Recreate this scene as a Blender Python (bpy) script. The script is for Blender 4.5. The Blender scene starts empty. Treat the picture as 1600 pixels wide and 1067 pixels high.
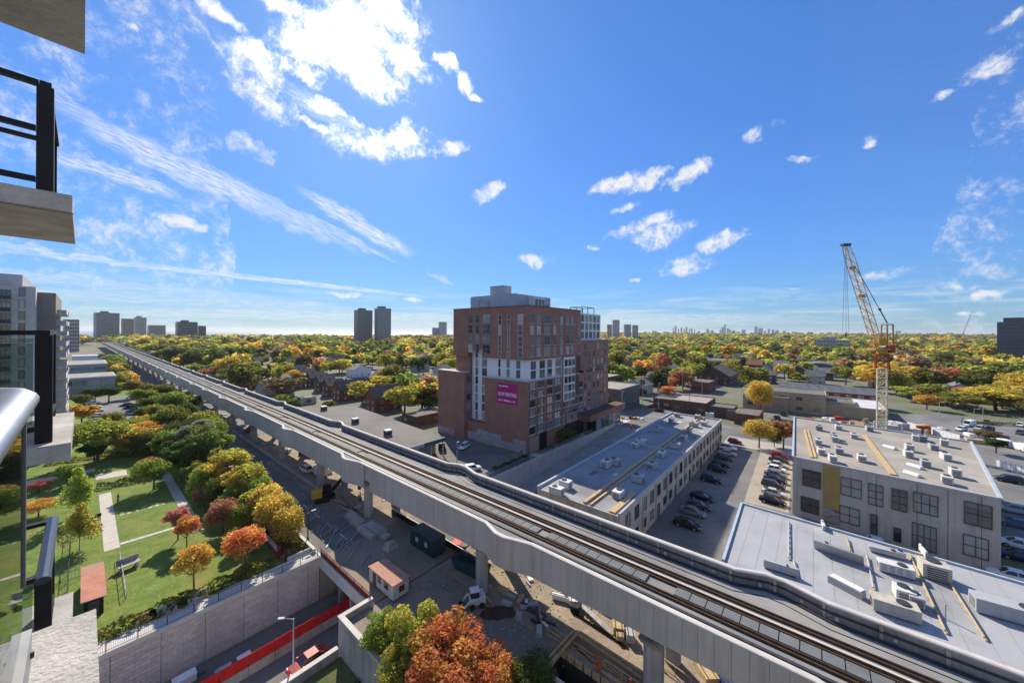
import bpy, math, random
import numpy as np
from mathutils import Vector, Matrix
R = math.radians
rnd = random.Random(11)
SC = bpy.context.scene
COL = SC.collection
# ------------------------------------------------------------------ camera
F, TH, RO, H, CY = 562.0, R(50), .006, 35.0, 519.0
FW = Vector((math.sin(TH), math.cos(TH), 0)); RT = Vector((math.cos(TH), -math.sin(TH), 0)); UP = Vector((0, 0, 1))
cam = bpy.data.objects.new('camera', bpy.data.cameras.new('camera')); COL.objects.link(cam)
cr = (RT + UP * RO).normalized(); cu = (UP - RT * RO).normalized()
m = Matrix((cr, cu, -FW)).transposed().to_4x4(); m.translation = (0, 0, H)
cam.matrix_world = m
cam.data.sensor_width = 36; cam.data.lens = 36 * F / 1600
cam.data.shift_y = -14.5 / 1600
cam.data.clip_start = .05; cam.data.clip_end = 90000
SC.camera = cam
SC.view_settings.view_transform = 'Standard'; SC.view_settings.look = 'None'
SC.view_settings.gamma = 1; SC.view_settings.use_curve_mapping = False
SC.view_settings.exposure = EXPOSURE = 1.02
# ------------------------------------------------------------------ daylight
SUN_AZ, SUN_EL = R(28), R(37)
sund = Vector((math.sin(SUN_AZ) * math.cos(SUN_EL), math.cos(SUN_AZ) * math.cos(SUN_EL), math.sin(SUN_EL)))
sl = bpy.data.lights.new('sun', 'SUN'); sl.energy = 3.5; sl.angle = R(.53); sl.color = (1, .9, .73)
so = bpy.data.objects.new('sun', sl); COL.objects.link(so); so.location = (0, 0, 120)
so.rotation_euler = (-sund).to_track_quat('-Z', 'Y').to_euler()
W = bpy.data.worlds.new('World'); SC.world = W; W.use_nodes = True
nt = W.node_tree; N = nt.nodes; N.clear()
def nd(t, **k):
    n = N.new(t)
    for a, b in k.items(): setattr(n, a, b)
    return n
def lk(a, b): nt.links.new(a, b)
def mth(op, a, b=None, c=None, clamp=False):
    n = nd('ShaderNodeMath', operation=op, use_clamp=clamp)
    for i, s in enumerate((a, b, c)):
        if s is None: continue
        if isinstance(s, (int, float)): n.inputs[i].default_value = s
        else: lk(s, n.inputs[i])
    return n.outputs[0]
def vmt(op, a, b=None, sc=None):
    n = nd('ShaderNodeVectorMath', operation=op)
    for i, s in enumerate((a, b)):
        if s is None: continue
        if hasattr(s, 'is_output'): lk(s, n.inputs[i])
        else: n.inputs[i].default_value = s
    if sc is not None: n.inputs['Scale'].default_value = sc
    return n
def pdir(px, py):
    u, v = px - 800, py - CY
    return (FW + RT * ((u + RO * v) / F) - UP * ((v - RO * u) / F)).normalized()
out = nd('ShaderNodeOutputWorld'); bg = nd('ShaderNodeBackground'); lk(bg.outputs[0], out.inputs[0])
sky = nd('ShaderNodeTexSky', sky_type='NISHITA', sun_disc=False, sun_elevation=SUN_EL, sun_rotation=SUN_AZ)
sky.air_density = 1.0; sky.dust_density = .35; sky.ozone_density = 4.5; sky.altitude = 150
bg.inputs[1].default_value = .11
tc = nd('ShaderNodeTexCoord'); D = tc.outputs['Generated']
def noise(vec, scale, detail=5, rough=.55, out='Fac'):
    n = nd('ShaderNodeTexNoise'); n.inputs['Scale'].default_value = scale
    n.inputs['Detail'].default_value = detail; n.inputs['Roughness'].default_value = rough
    lk(vec, n.inputs['Vector']); return n.outputs[out]
w1 = vmt('SUBTRACT', noise(D, 9, 3, .6, 'Color'), (.5, .5, .5)); w1 = vmt('SCALE', w1.outputs[0], sc=.055)
w2 = vmt('SUBTRACT', noise(D, 34, 4, .6, 'Color'), (.5, .5, .5)); w2 = vmt('SCALE', w2.outputs[0], sc=.022)
DW = vmt('ADD', vmt('ADD', D, w1.outputs[0]).outputs[0], w2.outputs[0]).outputs[0]
def blob(vec, px, py, hw, hh, rot=0):
    """elliptic patch of sky round one direction: 1 in its middle, 0 on its rim"""
    c = pdir(px, py); ca, sa = math.cos(R(rot)), math.sin(R(rot))
    a = pdir(px + hw * ca, py + hw * sa) - c; b = pdir(px - hh * sa, py + hh * ca) - c
    a = a / a.length_squared; b = b / b.length_squared
    x = mth('SUBTRACT', vmt('DOT_PRODUCT', vec, tuple(a)).outputs['Value'], a.dot(c))
    y = mth('SUBTRACT', vmt('DOT_PRODUCT', vec, tuple(b)).outputs['Value'], b.dot(c))
    r2 = mth('ADD', mth('MULTIPLY', x, x), mth('MULTIPLY', y, y))
    front = vmt('DOT_PRODUCT', vec, tuple(c)).outputs['Value']
    return mth('MULTIPLY', mth('SUBTRACT', 1, r2), mth('GREATER_THAN', front, 0)), x, y
CLOUDS = [(500, 40, 50, 36, -20), (500, 75, 80, 46, -20), (580, 62, 92, 66, 0), (605, 30, 62, 50, 0), (560, 105, 84, 42, 10), (470, 110, 40, 22, 10), (410, 128, 80, 44, 25), (520, 172, 60, 11, 12), (490, 195, 40, 8, 20),
 (400, 92, 45, 22, 20), (605, 226, 85, 32, -4), (640, 212, 40, 26, 0), (388, 232, 44, 18, 28), (405, 240, 26, 16, 0),
 (292, 351, 46, 11, 10), (330, 8, 50, 13, 15), (440, 8, 42, 18, 0), (690, 97, 22, 13, 10), (725, 132, 26, 14, 35), (740, 150, 22, 8, 20),
 (705, 235, 26, 10, -10), (768, 300, 30, 13, -22), (960, 292, 42, 15, -6), (1010, 285, 50, 13, -14), (1075, 275, 50, 14, -24),
 (1000, 352, 60, 13, -12), (1022, 370, 45, 22, 0), (1050, 355, 34, 12, 0), (1135, 377, 48, 14, -14), (835, 407, 30, 10, 0),
 (1070, 416, 48, 15, -4), (1180, 212, 24, 14, -40), (1215, 187, 18, 10, -50), (975, 326, 36, 7, -12), (928, 384, 12, 5, 0), (994, 436, 9, 4, 0),
 (1375, 427, 70, 13, -3), (1235, 453, 14, 5, 0), (1248, 248, 26, 11, 20), (1500, 440, 70, 14, 3), (1540, 455, 60, 9, 0), (1510, 484, 50, 6, 0),
 (1480, 150, 40, 10, -38), (1555, 95, 70, 20, -32), (1560, 40, 40, 12, -20), (540, 460, 26, 5, 0), (650, 470, 20, 4, 0),
 (1358, 222, 18, 8, -30), (200, 38, 16, 10, 50)]
def ramp(v, lo, hi):
    n = nd('ShaderNodeMapRange', interpolation_type='SMOOTHSTEP'); lk(v, n.inputs['Value'])
    n.inputs['From Min'].default_value = lo; n.inputs['From Max'].default_value = hi
    return n.outputs[0]
fld = None
for c in CLOUDS:
    b = blob(DW, *c)[0]
    if (c[0] > 1170 and c[0] < 1540) or c[0] < 260 or c[0] in (725, 740, 975): b = mth('SUBTRACT', mth('MULTIPLY', b, 1.1), .42)
    fld = b if fld is None else mth('MAXIMUM', fld, b)
n1 = noise(D, 13, 12, .68); n2 = noise(DW, 46, 8, .7)
# clouds added to the unseen sky, behind the camera too, to whiten ambient light
away = ramp(vmt('DOT_PRODUCT', D, tuple(FW)).outputs['Value'], .5, .1)
gen = mth('ADD', mth('MULTIPLY', mth('SUBTRACT', noise(DW, 3.2, 4, .5), .56), 5.0), mth('MULTIPLY', mth('SUBTRACT', away, 1), 4))
fld = mth('MAXIMUM', fld, gen)
dens = mth('ADD', fld, mth('ADD', mth('MULTIPLY', mth('SUBTRACT', n1, .5), 4.2), mth('MULTIPLY', mth('SUBTRACT', n2, .5), 3.2)))
alpha = mth('MULTIPLY', mth('POWER', ramp(dens, -.35, 1.5), 1.25), ramp(fld, -.9, .3))
# thin ice-cloud streaks
STREAK = [(300, 270, 190, 26, 27, .85), (430, 330, 150, 15, 27, .55), (180, 275, 120, 17, 15, .8), (560, 352, 105, 17, 28, .95), (520, 365, 130, 7, 24, .6), (110, 165, 140, 16, 22, .5),
 (130, 400, 130, 8, 4, .75), (430, 438, 280, 5, 3.5, .8), (300, 470, 330, 11, 1, .42), (520, 493, 330, 10, 0, .6), (690, 437, 28, 4, 24, .5), (520, 180, 80, 18, 20, .35),
 (250, 452, 260, 10, 3, .4), (1010, 500, 330, 12, 0, .5), (60, 430, 200, 8, 2, .5), (880, 505, 420, 9, 0, .5), (1130, 470, 200, 7, -2, .22)]
sf = None
for (px, py, hw, hh, rot, wt) in STREAK:
    b, x, y = blob(D if hw > 200 else DW, px, py, hw, hh, rot)
    b0, x0, y0 = blob(D, px, py, hw, hh, rot)
    cv = nd('ShaderNodeCombineXYZ'); lk(mth('MULTIPLY', x0, hw / 40), cv.inputs[0]); lk(mth('MULTIPLY', y0, hh / 5), cv.inputs[1])
    st = noise(cv.outputs[0], 1.6, 6, .65)
    a = mth('MULTIPLY', mth('MULTIPLY', ramp(b, -.1, .9), wt), ramp(st, .28, .68))
    sf = a if sf is None else mth('MAXIMUM', sf, a)
# faint band of low cloud all round the horizon
sx = nd('ShaderNodeSeparateXYZ'); lk(D, sx.inputs[0])
el = sx.outputs['Z']
mp = nd('ShaderNodeMapping'); mp.inputs['Scale'].default_value = (5, 5, 60); lk(D, mp.inputs['Vector'])
hb = mth('MULTIPLY', ramp(noise(mp.outputs[0], 1.2, 6, .6), .45, .72), mth('MULTIPLY', ramp(el, .0, .02), mth('SUBTRACT', 1, ramp(el, .05, .14))))
A = mth('MAXIMUM', mth('MAXIMUM', alpha, sf), mth('MULTIPLY', hb, .45))
thick = mth('MULTIPLY', ramp(dens, .9, 2.3), ramp(noise(DW, 22, 5, .6), .35, .65))
cc = nd('ShaderNodeMix', data_type='RGBA'); lk(thick, cc.inputs[0])
cc.inputs[6].default_value = (4.2, 4.25, 4.3, 1); cc.inputs[7].default_value = (2.7, 2.8, 3.0, 1)
# cloud lit through by the sun behind it
sg = vmt('DOT_PRODUCT', D, tuple(sund)).outputs['Value']
glow = ramp(sg, .955, .998)
gl = nd('ShaderNodeMix', data_type='RGBA'); lk(glow, gl.inputs[0]); lk(cc.outputs[2], gl.inputs[6]); gl.inputs[7].default_value = (8.5, 8.3, 7.9, 1)
lum = vmt('DOT_PRODUCT', sky.outputs[0], (.25, .6, .15)).outputs['Value']
soft = mth('DIVIDE', 1, mth('ADD', 1, mth('MULTIPLY', lum, .16)))
tint = vmt('MULTIPLY', sky.outputs[0], (.44, .72, 1.06))
tn = nd('ShaderNodeVectorMath', operation='SCALE'); lk(tint.outputs[0], tn.inputs[0]); lk(soft, tn.inputs['Scale'])
mx = nd('ShaderNodeMix', data_type='RGBA'); lk(A, mx.inputs[0]); lk(tn.outputs[0], mx.inputs[6]); lk(gl.outputs[2], mx.inputs[7])
lk(mx.outputs[2], bg.inputs[0])
# ------------------------------------------------------------------ helpers
def ray(px, py):
    u, v = px - 800, py - CY
    return FW + RT * ((u + RO * v) / F) - UP * ((v - RO * u) / F)
def P(px, py, z=0.0):
    d = ray(px, py); t = (z - H) / d.z
    return Vector((d.x * t, d.y * t, z))
def onX(px, py, X):
    d = ray(px, py); t = X / d.x; return (d.y * t, H + d.z * t)
def onY(px, py, Y):
    d = ray(px, py); t = Y / d.y; return (d.x * t, H + d.z * t)
ORG = {}
class MB:
    def __init__(s): s.v = []; s.f = []
    def add(s, vs, fs):
        n = len(s.v); s.v += [tuple(a) for a in vs]; s.f += [tuple(i + n for i in f) for f in fs]; return s
    def box(s, x0, x1, y0, y1, z0, z1):
        return s.add([(x0, y0, z0), (x1, y0, z0), (x1, y1, z0), (x0, y1, z0), (x0, y0, z1), (x1, y0, z1), (x1, y1, z1), (x0, y1, z1)],
                     [(3, 2, 1, 0), (4, 5, 6, 7), (0, 1, 5, 4), (1, 2, 6, 5), (2, 3, 7, 6), (3, 0, 4, 7)])
    def obb(s, cx, cy, z0, lx, ly, lz, rot=0):
        c, n = math.cos(rot), math.sin(rot); p = []
        for z in (z0, z0 + lz):
            for a, b in ((-1, -1), (1, -1), (1, 1), (-1, 1)):
                x, y = a * lx / 2, b * ly / 2; p.append((cx + x * c - y * n, cy + x * n + y * c, z))
        return s.add(p, [(3, 2, 1, 0), (4, 5, 6, 7), (0, 1, 5, 4), (1, 2, 6, 5), (2, 3, 7, 6), (3, 0, 4, 7)])
    def prism(s, pts, z0, z1):
        n = len(pts)
        a = sum(pts[i][0] * pts[(i + 1) % n][1] - pts[(i + 1) % n][0] * pts[i][1] for i in range(n))
        if a < 0: pts = pts[::-1]
        v = [(p[0], p[1], z0) for p in pts] + [(p[0], p[1], z1) for p in pts]
        return s.add(v, [tuple(range(n - 1, -1, -1)), tuple(range(n, 2 * n))] + [(i, (i + 1) % n, n + (i + 1) % n, n + i) for i in range(n)])
    def sheet(s, pts, z=0):
        n = len(pts)
        a = sum(pts[i][0] * pts[(i + 1) % n][1] - pts[(i + 1) % n][0] * pts[i][1] for i in range(n))
        if a < 0: pts = pts[::-1]
        return s.add([(p[0], p[1], p[2] if len(p) > 2 else z) for p in pts], [tuple(range(n))])
    def quad(s, *p): return s.add(p, [tuple(range(len(p)))])
    def beam(s, p, q, w, h=None, n=4, w2=None):
        p, q = Vector(p), Vector(q); h = w if h is None else h; d = (q - p)
        if d.length < 1e-6: return s
        d.normalize(); u = d.cross(UP)
        u = Vector((1, 0, 0)) if u.length < 1e-3 else u.normalized(); t = u.cross(d)
        vs = []; k = 1 if w2 is None else w2 / w
        for e, sc in ((p, 1), (q, k)):
            for i in range(n):
                a = 2 * math.pi * (i + .5) / n; r = .7071 if n == 4 else .5
                vs.append(e + u * math.cos(a) * w * r * sc + t * math.sin(a) * h * r * sc)
        return s.add(vs, [(i, n + i, n + (i + 1) % n, (i + 1) % n) for i in range(n)] + [tuple(range(n)), tuple(range(2 * n - 1, n - 1, -1))])
    def cyl(s, p, q, r, n=10, r2=None): return s.beam(p, q, 2 * r, 2 * r, n, None if r2 is None else 2 * r2)
    def build(s, name, mat, parent=None, smooth=False, world=True, mesh_only=False):
        o = Vector((0, 0, 0))
        if world:
            if parent: o = ORG[parent]
            else:
                a = np.array(s.v); mn, mx_ = a.min(0), a.max(0); o = Vector(((mn[0] + mx_[0]) / 2, (mn[1] + mx_[1]) / 2, mn[2]))
        me = bpy.data.meshes.new(name)
        me.from_pydata([(a[0] - o[0], a[1] - o[1], a[2] - o[2]) for a in s.v], [], s.f)
        if smooth: me.shade_smooth()
        me.materials.append(mat)
        if mesh_only: return me
        ob = bpy.data.objects.new(name, me); COL.objects.link(ob)
        if parent: ob.parent = parent; ORG[ob] = ORG[parent]
        else: ob.location = o; ORG[ob] = o
        return ob
def ob_mesh(name, me, parent, loc=(0, 0, 0), rot=0, scale=None, color=None):
    o = bpy.data.objects.new(name, me); COL.objects.link(o); o.parent = parent; o.location = loc; o.rotation_euler = (0, 0, rot)
    if scale: o.scale = scale
    if color: o.color = color
    return o
def tag(o, label, cat, group=None):
    o['label'] = label; o['category'] = cat
    if group: o['group'] = group
    return o
def thing(name, label, cat, loc, rot=0, group=None):
    o = bpy.data.objects.new(name, None); COL.objects.link(o); o.location = loc; o.rotation_euler = (0, 0, rot)
    o.empty_display_size = .2; ORG[o] = Vector(loc); return tag(o, label, cat, group)
def struct(name, mb, mat, **k):
    o = mb.build(name, mat, **k); o['kind'] = 'structure'; return o
def stuff(o, ): o['kind'] = 'stuff'; return o
def dup(o, parent=None, loc=None, rot=None, label=None, group=None, color=None, kids=None):
    c = o.copy(); COL.objects.link(c)
    if parent: c.parent = parent
    if loc is not None: c.location = loc
    if rot is not None: c.rotation_euler = (0, 0, rot)
    if label: c['label'] = label
    if group: c['group'] = group
    if color: c.color = color
    for ch in list(o.children): dup(ch, c, color=color)
    return c
# ------------------------------------------------------------------ materials
MC = {}
def mat(name, col, rough=.85, var=.18, scale=.6, bump=0., metal=0., col2=None, s2=None, spec=.3, fine=9., objcol=False, stain=None, contrast=(.35, .65), streak=0.):
    if name in MC: return MC[name]
    m = bpy.data.materials.new(name); m.use_nodes = True; t = m.node_tree; n = t.nodes; b = n['Principled BSDF']
    b.inputs['Roughness'].default_value = rough; b.inputs['Metallic'].default_value = metal; b.inputs['Specular IOR Level'].default_value = spec
    tcn = n.new('ShaderNodeTexCoord')
    def nz(s, d=4):
        x = n.new('ShaderNodeTexNoise'); x.inputs['Scale'].default_value = s; x.inputs['Detail'].default_value = d; x.inputs['Roughness'].default_value = .6
        t.links.new(tcn.outputs['Object'], x.inputs['Vector']); return x
    def mixn(f, a, c, bt='MIX'):
        x = n.new('ShaderNodeMix'); x.data_type = 'RGBA'; x.blend_type = bt
        if hasattr(f, 'is_output'): t.links.new(f, x.inputs[0])
        else: x.inputs[0].default_value = f
        for i, q in ((6, a), (7, c)):
            if hasattr(q, 'is_output'): t.links.new(q, x.inputs[i])
            else: x.inputs[i].default_value = tuple(q[:3]) + (1,)
        return x.outputs[2]
    def rmp(v, lo, hi):
        x = n.new('ShaderNodeMapRange'); t.links.new(v, x.inputs[0]); x.inputs[1].default_value = lo; x.inputs[2].default_value = hi; return x.outputs[0]
    a = rmp(nz(scale, 6).outputs[0], *contrast)
    if objcol:
        oi = n.new('ShaderNodeObjectInfo'); base = oi.outputs['Color']
    elif col2 is not None: base = mixn(a, col, col2)
    else: base = mixn(a, [c * (1 - var) for c in col], [c * (1 + var) for c in col])
    f = rmp(nz(fine, 3).outputs[0], .25, .75)
    base = mixn(1, base, mixn(f, (1 - var * .7,) * 3, (1 + var * .7,) * 3), 'MULTIPLY')
    if stain is not None:
        sm = rmp(nz(scale * .35, 8).outputs[0], .52, .66); base = mixn(sm, base, stain)
    if streak:
        mp_ = n.new('ShaderNodeMapping'); mp_.inputs['Scale'].default_value = (1.3, 1.3, .09); t.links.new(tcn.outputs['Object'], mp_.inputs['Vector'])
        sk_ = nz(1.0, 6); t.links.new(mp_.outputs[0], sk_.inputs['Vector']); base = mixn(rmp(sk_.outputs[0], .48, .72), base, mixn(1, base, [1 - streak, 1 - streak, 1 - streak * 1.1], 'MULTIPLY'))
    t.links.new(base, b.inputs['Base Color'])
    if bump:
        bp = n.new('ShaderNodeBump'); bp.inputs['Distance'].default_value = bump; bp.inputs['Strength'].default_value = .6
        t.links.new(nz(fine * 1.5, 4).outputs[0], bp.inputs['Height']); t.links.new(bp.outputs[0], b.inputs['Normal'])
    MC[name] = m; return m
def brickmat(name, c1, c2, mortar, sx=4., bumpd=.02, bw=.5, rh=.25, wall_axis='XY'):
    m = mat(name, c1, .9, .2, .25, 0, col2=c2, fine=3)
    t = m.node_tree; n = t.nodes; b = n['Principled BSDF']; src = b.inputs['Base Color'].links[0].from_socket
    tcn = n.new('ShaderNodeTexCoord'); s = n.new('ShaderNodeSeparateXYZ'); t.links.new(tcn.outputs['Object'], s.inputs[0])
    ad = n.new('ShaderNodeMath'); t.links.new(s.outputs[0], ad.inputs[0]); t.links.new(s.outputs[1], ad.inputs[1])
    cb = n.new('ShaderNodeCombineXYZ'); t.links.new(ad.outputs[0], cb.inputs[0]); t.links.new(s.outputs[2], cb.inputs[1])
    br = n.new('ShaderNodeTexBrick'); t.links.new(cb.outputs[0], br.inputs['Vector']); br.inputs['Scale'].default_value = sx
    br.inputs['Brick Width'].default_value = bw; br.inputs['Row Height'].default_value = rh; br.inputs['Mortar Size'].default_value = .012
    br.inputs['Color1'].default_value = (.9, .9, .9, 1); br.inputs['Color2'].default_value = (1.1, 1.1, 1.1, 1); br.inputs['Mortar'].default_value = tuple(mortar) + (1,)
    x = n.new('ShaderNodeMix'); x.data_type = 'RGBA'; x.blend_type = 'MULTIPLY'; x.inputs[0].default_value = 1
    t.links.new(src, x.inputs[6]); t.links.new(br.outputs[0], x.inputs[7]); t.links.new(x.outputs[2], b.inputs['Base Color'])
    bp = n.new('ShaderNodeBump'); bp.inputs['Distance'].default_value = bumpd; bp.invert = True; t.links.new(br.outputs['Fac'], bp.inputs['Height']); t.links.new(bp.outputs[0], b.inputs['Normal'])
    return m
def glassmat(name, col=(.02, .03, .035), rough=.06, hi=(.3, .31, .31), lo=.4):
    m = bpy.data.materials.new(name); m.use_nodes = True; t = m.node_tree; b = t.nodes['Principled BSDF']
    b.inputs['Roughness'].default_value = rough; b.inputs['Specular IOR Level'].default_value = .8
    oi = t.nodes.new('ShaderNodeObjectInfo'); r = t.nodes.new('ShaderNodeMapRange'); t.links.new(oi.outputs['Random'], r.inputs[0])
    r.inputs[1].default_value = lo; r.inputs[2].default_value = 1.05
    x = t.nodes.new('ShaderNodeMix'); x.data_type = 'RGBA'; t.links.new(r.outputs[0], x.inputs[0])
    x.inputs[6].default_value = tuple(col) + (1,); x.inputs[7].default_value = tuple(hi) + (1,)
    t.links.new(x.outputs[2], b.inputs['Base Color']); return m
def leafmat():
    m = bpy.data.materials.new('leaves'); m.use_nodes = True; t = m.node_tree; n = t.nodes; n.clear()
    o = n.new('ShaderNodeOutputMaterial'); oi = n.new('ShaderNodeObjectInfo')
    at = n.new('ShaderNodeAttribute'); at.attribute_name = 'tone'
    tn = n.new('ShaderNodeSeparateXYZ'); t.links.new(at.outputs['Vector'], tn.inputs[0])
    hs = n.new('ShaderNodeHueSaturation'); hs.inputs['Saturation'].default_value = .88; t.links.new(oi.outputs['Color'], hs.inputs['Color'])
    for i, (s, lo, hi) in enumerate((('Hue', .468, .54), ('Value', .62, 1.35))):
        r = n.new('ShaderNodeMapRange'); t.links.new(tn.outputs[i], r.inputs[0]); r.inputs[3].default_value = lo; r.inputs[4].default_value = hi
        t.links.new(r.outputs[0], hs.inputs[s])
    d = n.new('ShaderNodeBsdfDiffuse'); tr = n.new('ShaderNodeBsdfTranslucent'); mxs = n.new('ShaderNodeMixShader'); mxs.inputs[0].default_value = .58
    t.links.new(hs.outputs[0], d.inputs[0]); t.links.new(hs.outputs[0], tr.inputs[0]); t.links.new(d.outputs[0], mxs.inputs[1]); t.links.new(tr.outputs[0], mxs.inputs[2])
    t.links.new(mxs.outputs[0], o.inputs[0]); return m
def woodmat_forest():
    """far wood: per-leaf colour comes from the mesh"""
    m = bpy.data.materials.new('forest_leaves'); m.use_nodes = True; t = m.node_tree; n = t.nodes; n.clear()
    o = n.new('ShaderNodeOutputMaterial'); at = n.new('ShaderNodeAttribute'); at.attribute_name = 'leafcol'
    d = n.new('ShaderNodeBsdfDiffuse'); tr = n.new('ShaderNodeBsdfTranslucent'); mxs = n.new('ShaderNodeMixShader'); mxs.inputs[0].default_value = .58
    t.links.new(at.outputs['Color'], d.inputs[0]); t.links.new(at.outputs['Color'], tr.inputs[0]); t.links.new(d.outputs[0], mxs.inputs[1]); t.links.new(tr.outputs[0], mxs.inputs[2])
    t.links.new(mxs.outputs[0], o.inputs[0]); return m
LEAF = leafmat(); FOREST = woodmat_forest()
BARK = mat('bark', (.09, .07, .05), .95, .3, 2, .02)
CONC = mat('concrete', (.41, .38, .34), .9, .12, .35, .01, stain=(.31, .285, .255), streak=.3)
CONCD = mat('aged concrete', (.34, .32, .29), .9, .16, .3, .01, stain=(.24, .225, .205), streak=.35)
CONCL = mat('pale concrete', (.54, .51, .47), .85, .1, .5, .005)
ASPH = mat('asphalt', (.15, .143, .132), .9, .22, .18, .01, stain=(.18, .165, .15))
ASPH2 = mat('worn asphalt', (.18, .177, .172), .9, .2, .12, .01, stain=(.12, .12, .122))
DIRT = mat('site dirt', (.3, .235, .17), .95, .2, .22, .06, col2=(.17, .15, .13), fine=2.5, stain=(.2, .185, .165))
MUD = mat('muddy asphalt', (.3, .24, .175), .93, .25, .13, .06, col2=(.185, .17, .145), fine=2, stain=(.3, .225, .15))
SAND = mat('site sand', (.36, .285, .205), .95, .25, .35, .09, fine=2, col2=(.25, .205, .16), stain=(.17, .145, .12))
GRASS = mat('grass', (.075, .145, .02), .95, .38, .45, .1, col2=(.18, .235, .04), fine=3.2, stain=(.22, .2, .055), contrast=(.3, .7))
GRASSD = mat('rough grass', (.06, .09, .02), .95, .3, .5, .08, col2=(.14, .13, .05), fine=3)
PATHM = mat('path concrete', (.5, .46, .4), .9, .08, .6)
PAINT = mat('road paint', (.7, .7, .68), .7, .15, 2)
BLACK = mat('black metal', (.015, .015, .017), .45, .2, 3, 0, .3)
DKGREY = mat('dark grey metal', (.06, .062, .066), .5, .2, 2, 0, .3)
STEEL = mat('galvanised steel', (.3, .31, .32), .6, .12, 2, 0, .3)
ALU = mat('brushed aluminium', (.33, .35, .39), .38, .06, 8, 0, .8)
RUST = mat('rusty rail', (.06, .036, .022), .8, .3, 2)
WHITE = mat('white paint', (.78, .78, .76), .6, .06, 1.5)
GREYP = mat('grey paint', (.4, .41, .42), .6, .08, 1)
TIMBER = mat('raw timber', (.5, .36, .19), .85, .2, 2.5, 0, fine=14)
REDP = mat('red mesh', (.55, .02, .02), .8, .2, 1.2)
DKRED = mat('dark red paint', (.16, .025, .02), .7, .3, 1.2)
RUBBER = mat('rubber', (.02, .02, .02), .8, .1)
GLASS = glassmat('window glass', hi=(.42, .43, .42), lo=.25); CARGLASS = glassmat('car glass', (.012, .014, .016), .08, (.02, .022, .025))  # lighter window panes: blinds and sky reflection are put into the base colour
CARP = mat('car paint', (1, 1, 1), .45, .03, .5, spec=.22, objcol=True)
LAMPR = mat('tail lamp red', (.4, .01, .01), .3, .1); LAMPW = mat('lamp lens', (.7, .7, .68), .25, .05)
# ------------------------------------------------------------------ terrain, lake, local ground
def az_of(x, y): return math.degrees(math.atan2(x * RT.x + y * RT.y, x * FW.x + y * FW.y))
def sstep(a, b, x):
    t = min(1, max(0, (x - a) / (b - a))); return t * t * (3 - 2 * t)
def terr(x, y):
    r = math.hypot(x, y); a = az_of(x, y)
    lake = 1 - sstep(-11, 2, a) if a > -140 else 0
    z = -.06 - 9 * (1 - sstep(190, 300, r))
    z -= lake * 62 * sstep(1500, 3300, r)
    z += (1 - lake) * 16 * sstep(1200, 4500, r)
    return z
tv = []; tf = []
rings = [0, 120, 200, 240, 300, 450, 700, 1000, 1300, 1700, 2200, 2700, 3300, 4000, 5000, 6500, 9000, 14000]
NA = 72
for r in rings:
    for k in range(NA):
        a = 2 * math.pi * k / NA; x, y = r * math.cos(a), r * math.sin(a); tv.append((x, y, terr(x, y)))
for i in range(len(rings) - 1):
    for k in range(NA):
        k2 = (k + 1) % NA; tf.append((i * NA + k, (i + 1) * NA + k, (i + 1) * NA + k2, i * NA + k2))
g = MB().add(tv, tf)
TERR = mat('far ground', (.10, .11, .06), .95, .3, .012, col2=(.2, .18, .14), fine=.08)
struct('terrain', g, TERR, smooth=True)
WATER = bpy.data.materials.new('lake water'); WATER.use_nodes = True
wb = WATER.node_tree.nodes['Principled BSDF']; wb.inputs['Base Color'].default_value = (.03, .06, .09, 1); wb.inputs['Roughness'].default_value = .32
struct('lake', MB().sheet([(-45000, -45000), (45000, -45000), (45000, 45000), (-45000, 45000)], -50), WATER)
hz = MB().box(-46000, 46000, -46000, 46000, -72, 190); HZM = bpy.data.materials.new('haze'); HZM.use_nodes = True; ht = HZM.node_tree; ht.nodes.clear()
ho = ht.nodes.new('ShaderNodeOutputMaterial'); hv = ht.nodes.new('ShaderNodeVolumePrincipled'); hv.inputs['Color'].default_value = (.86, .92, 1, 1); hv.inputs['Density'].default_value = 4.5e-5; hv.inputs['Anisotropy'].default_value = .25
ht.links.new(hv.outputs[0], ho.inputs['Volume']); hzo = hz.build('haze', HZM); hzo['kind'] = 'stuff'
PIT = (27.5, 34.0, 7.0, 21.3)
g = MB()
for x0, x1, y0, y1 in ((-250, 450, -250, 5), (-250, -70, 5, 43), (20, PIT[0], 5, 43), (PIT[1], 450, 5, 43), (PIT[0], PIT[1], 5, PIT[2]), (PIT[0], PIT[1], PIT[3], 43),
                       (-250, -70, 43, 58.5), (130, 450, 43, 58.5), (-250, 450, 58.5, 450)):
    g.sheet([(x0, y0), (x1, y0), (x1, y1), (x0, y1)], 0)
LOCALG = mat('local ground', (.19, .18, .165), .95, .25, .05, .01, col2=(.12, .14, .06), fine=1.5)
struct('ground', g, LOCALG)
def sheet(name, pts, material, lvl=1): return struct(name, MB().sheet(pts, .004 * lvl), material)
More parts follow.
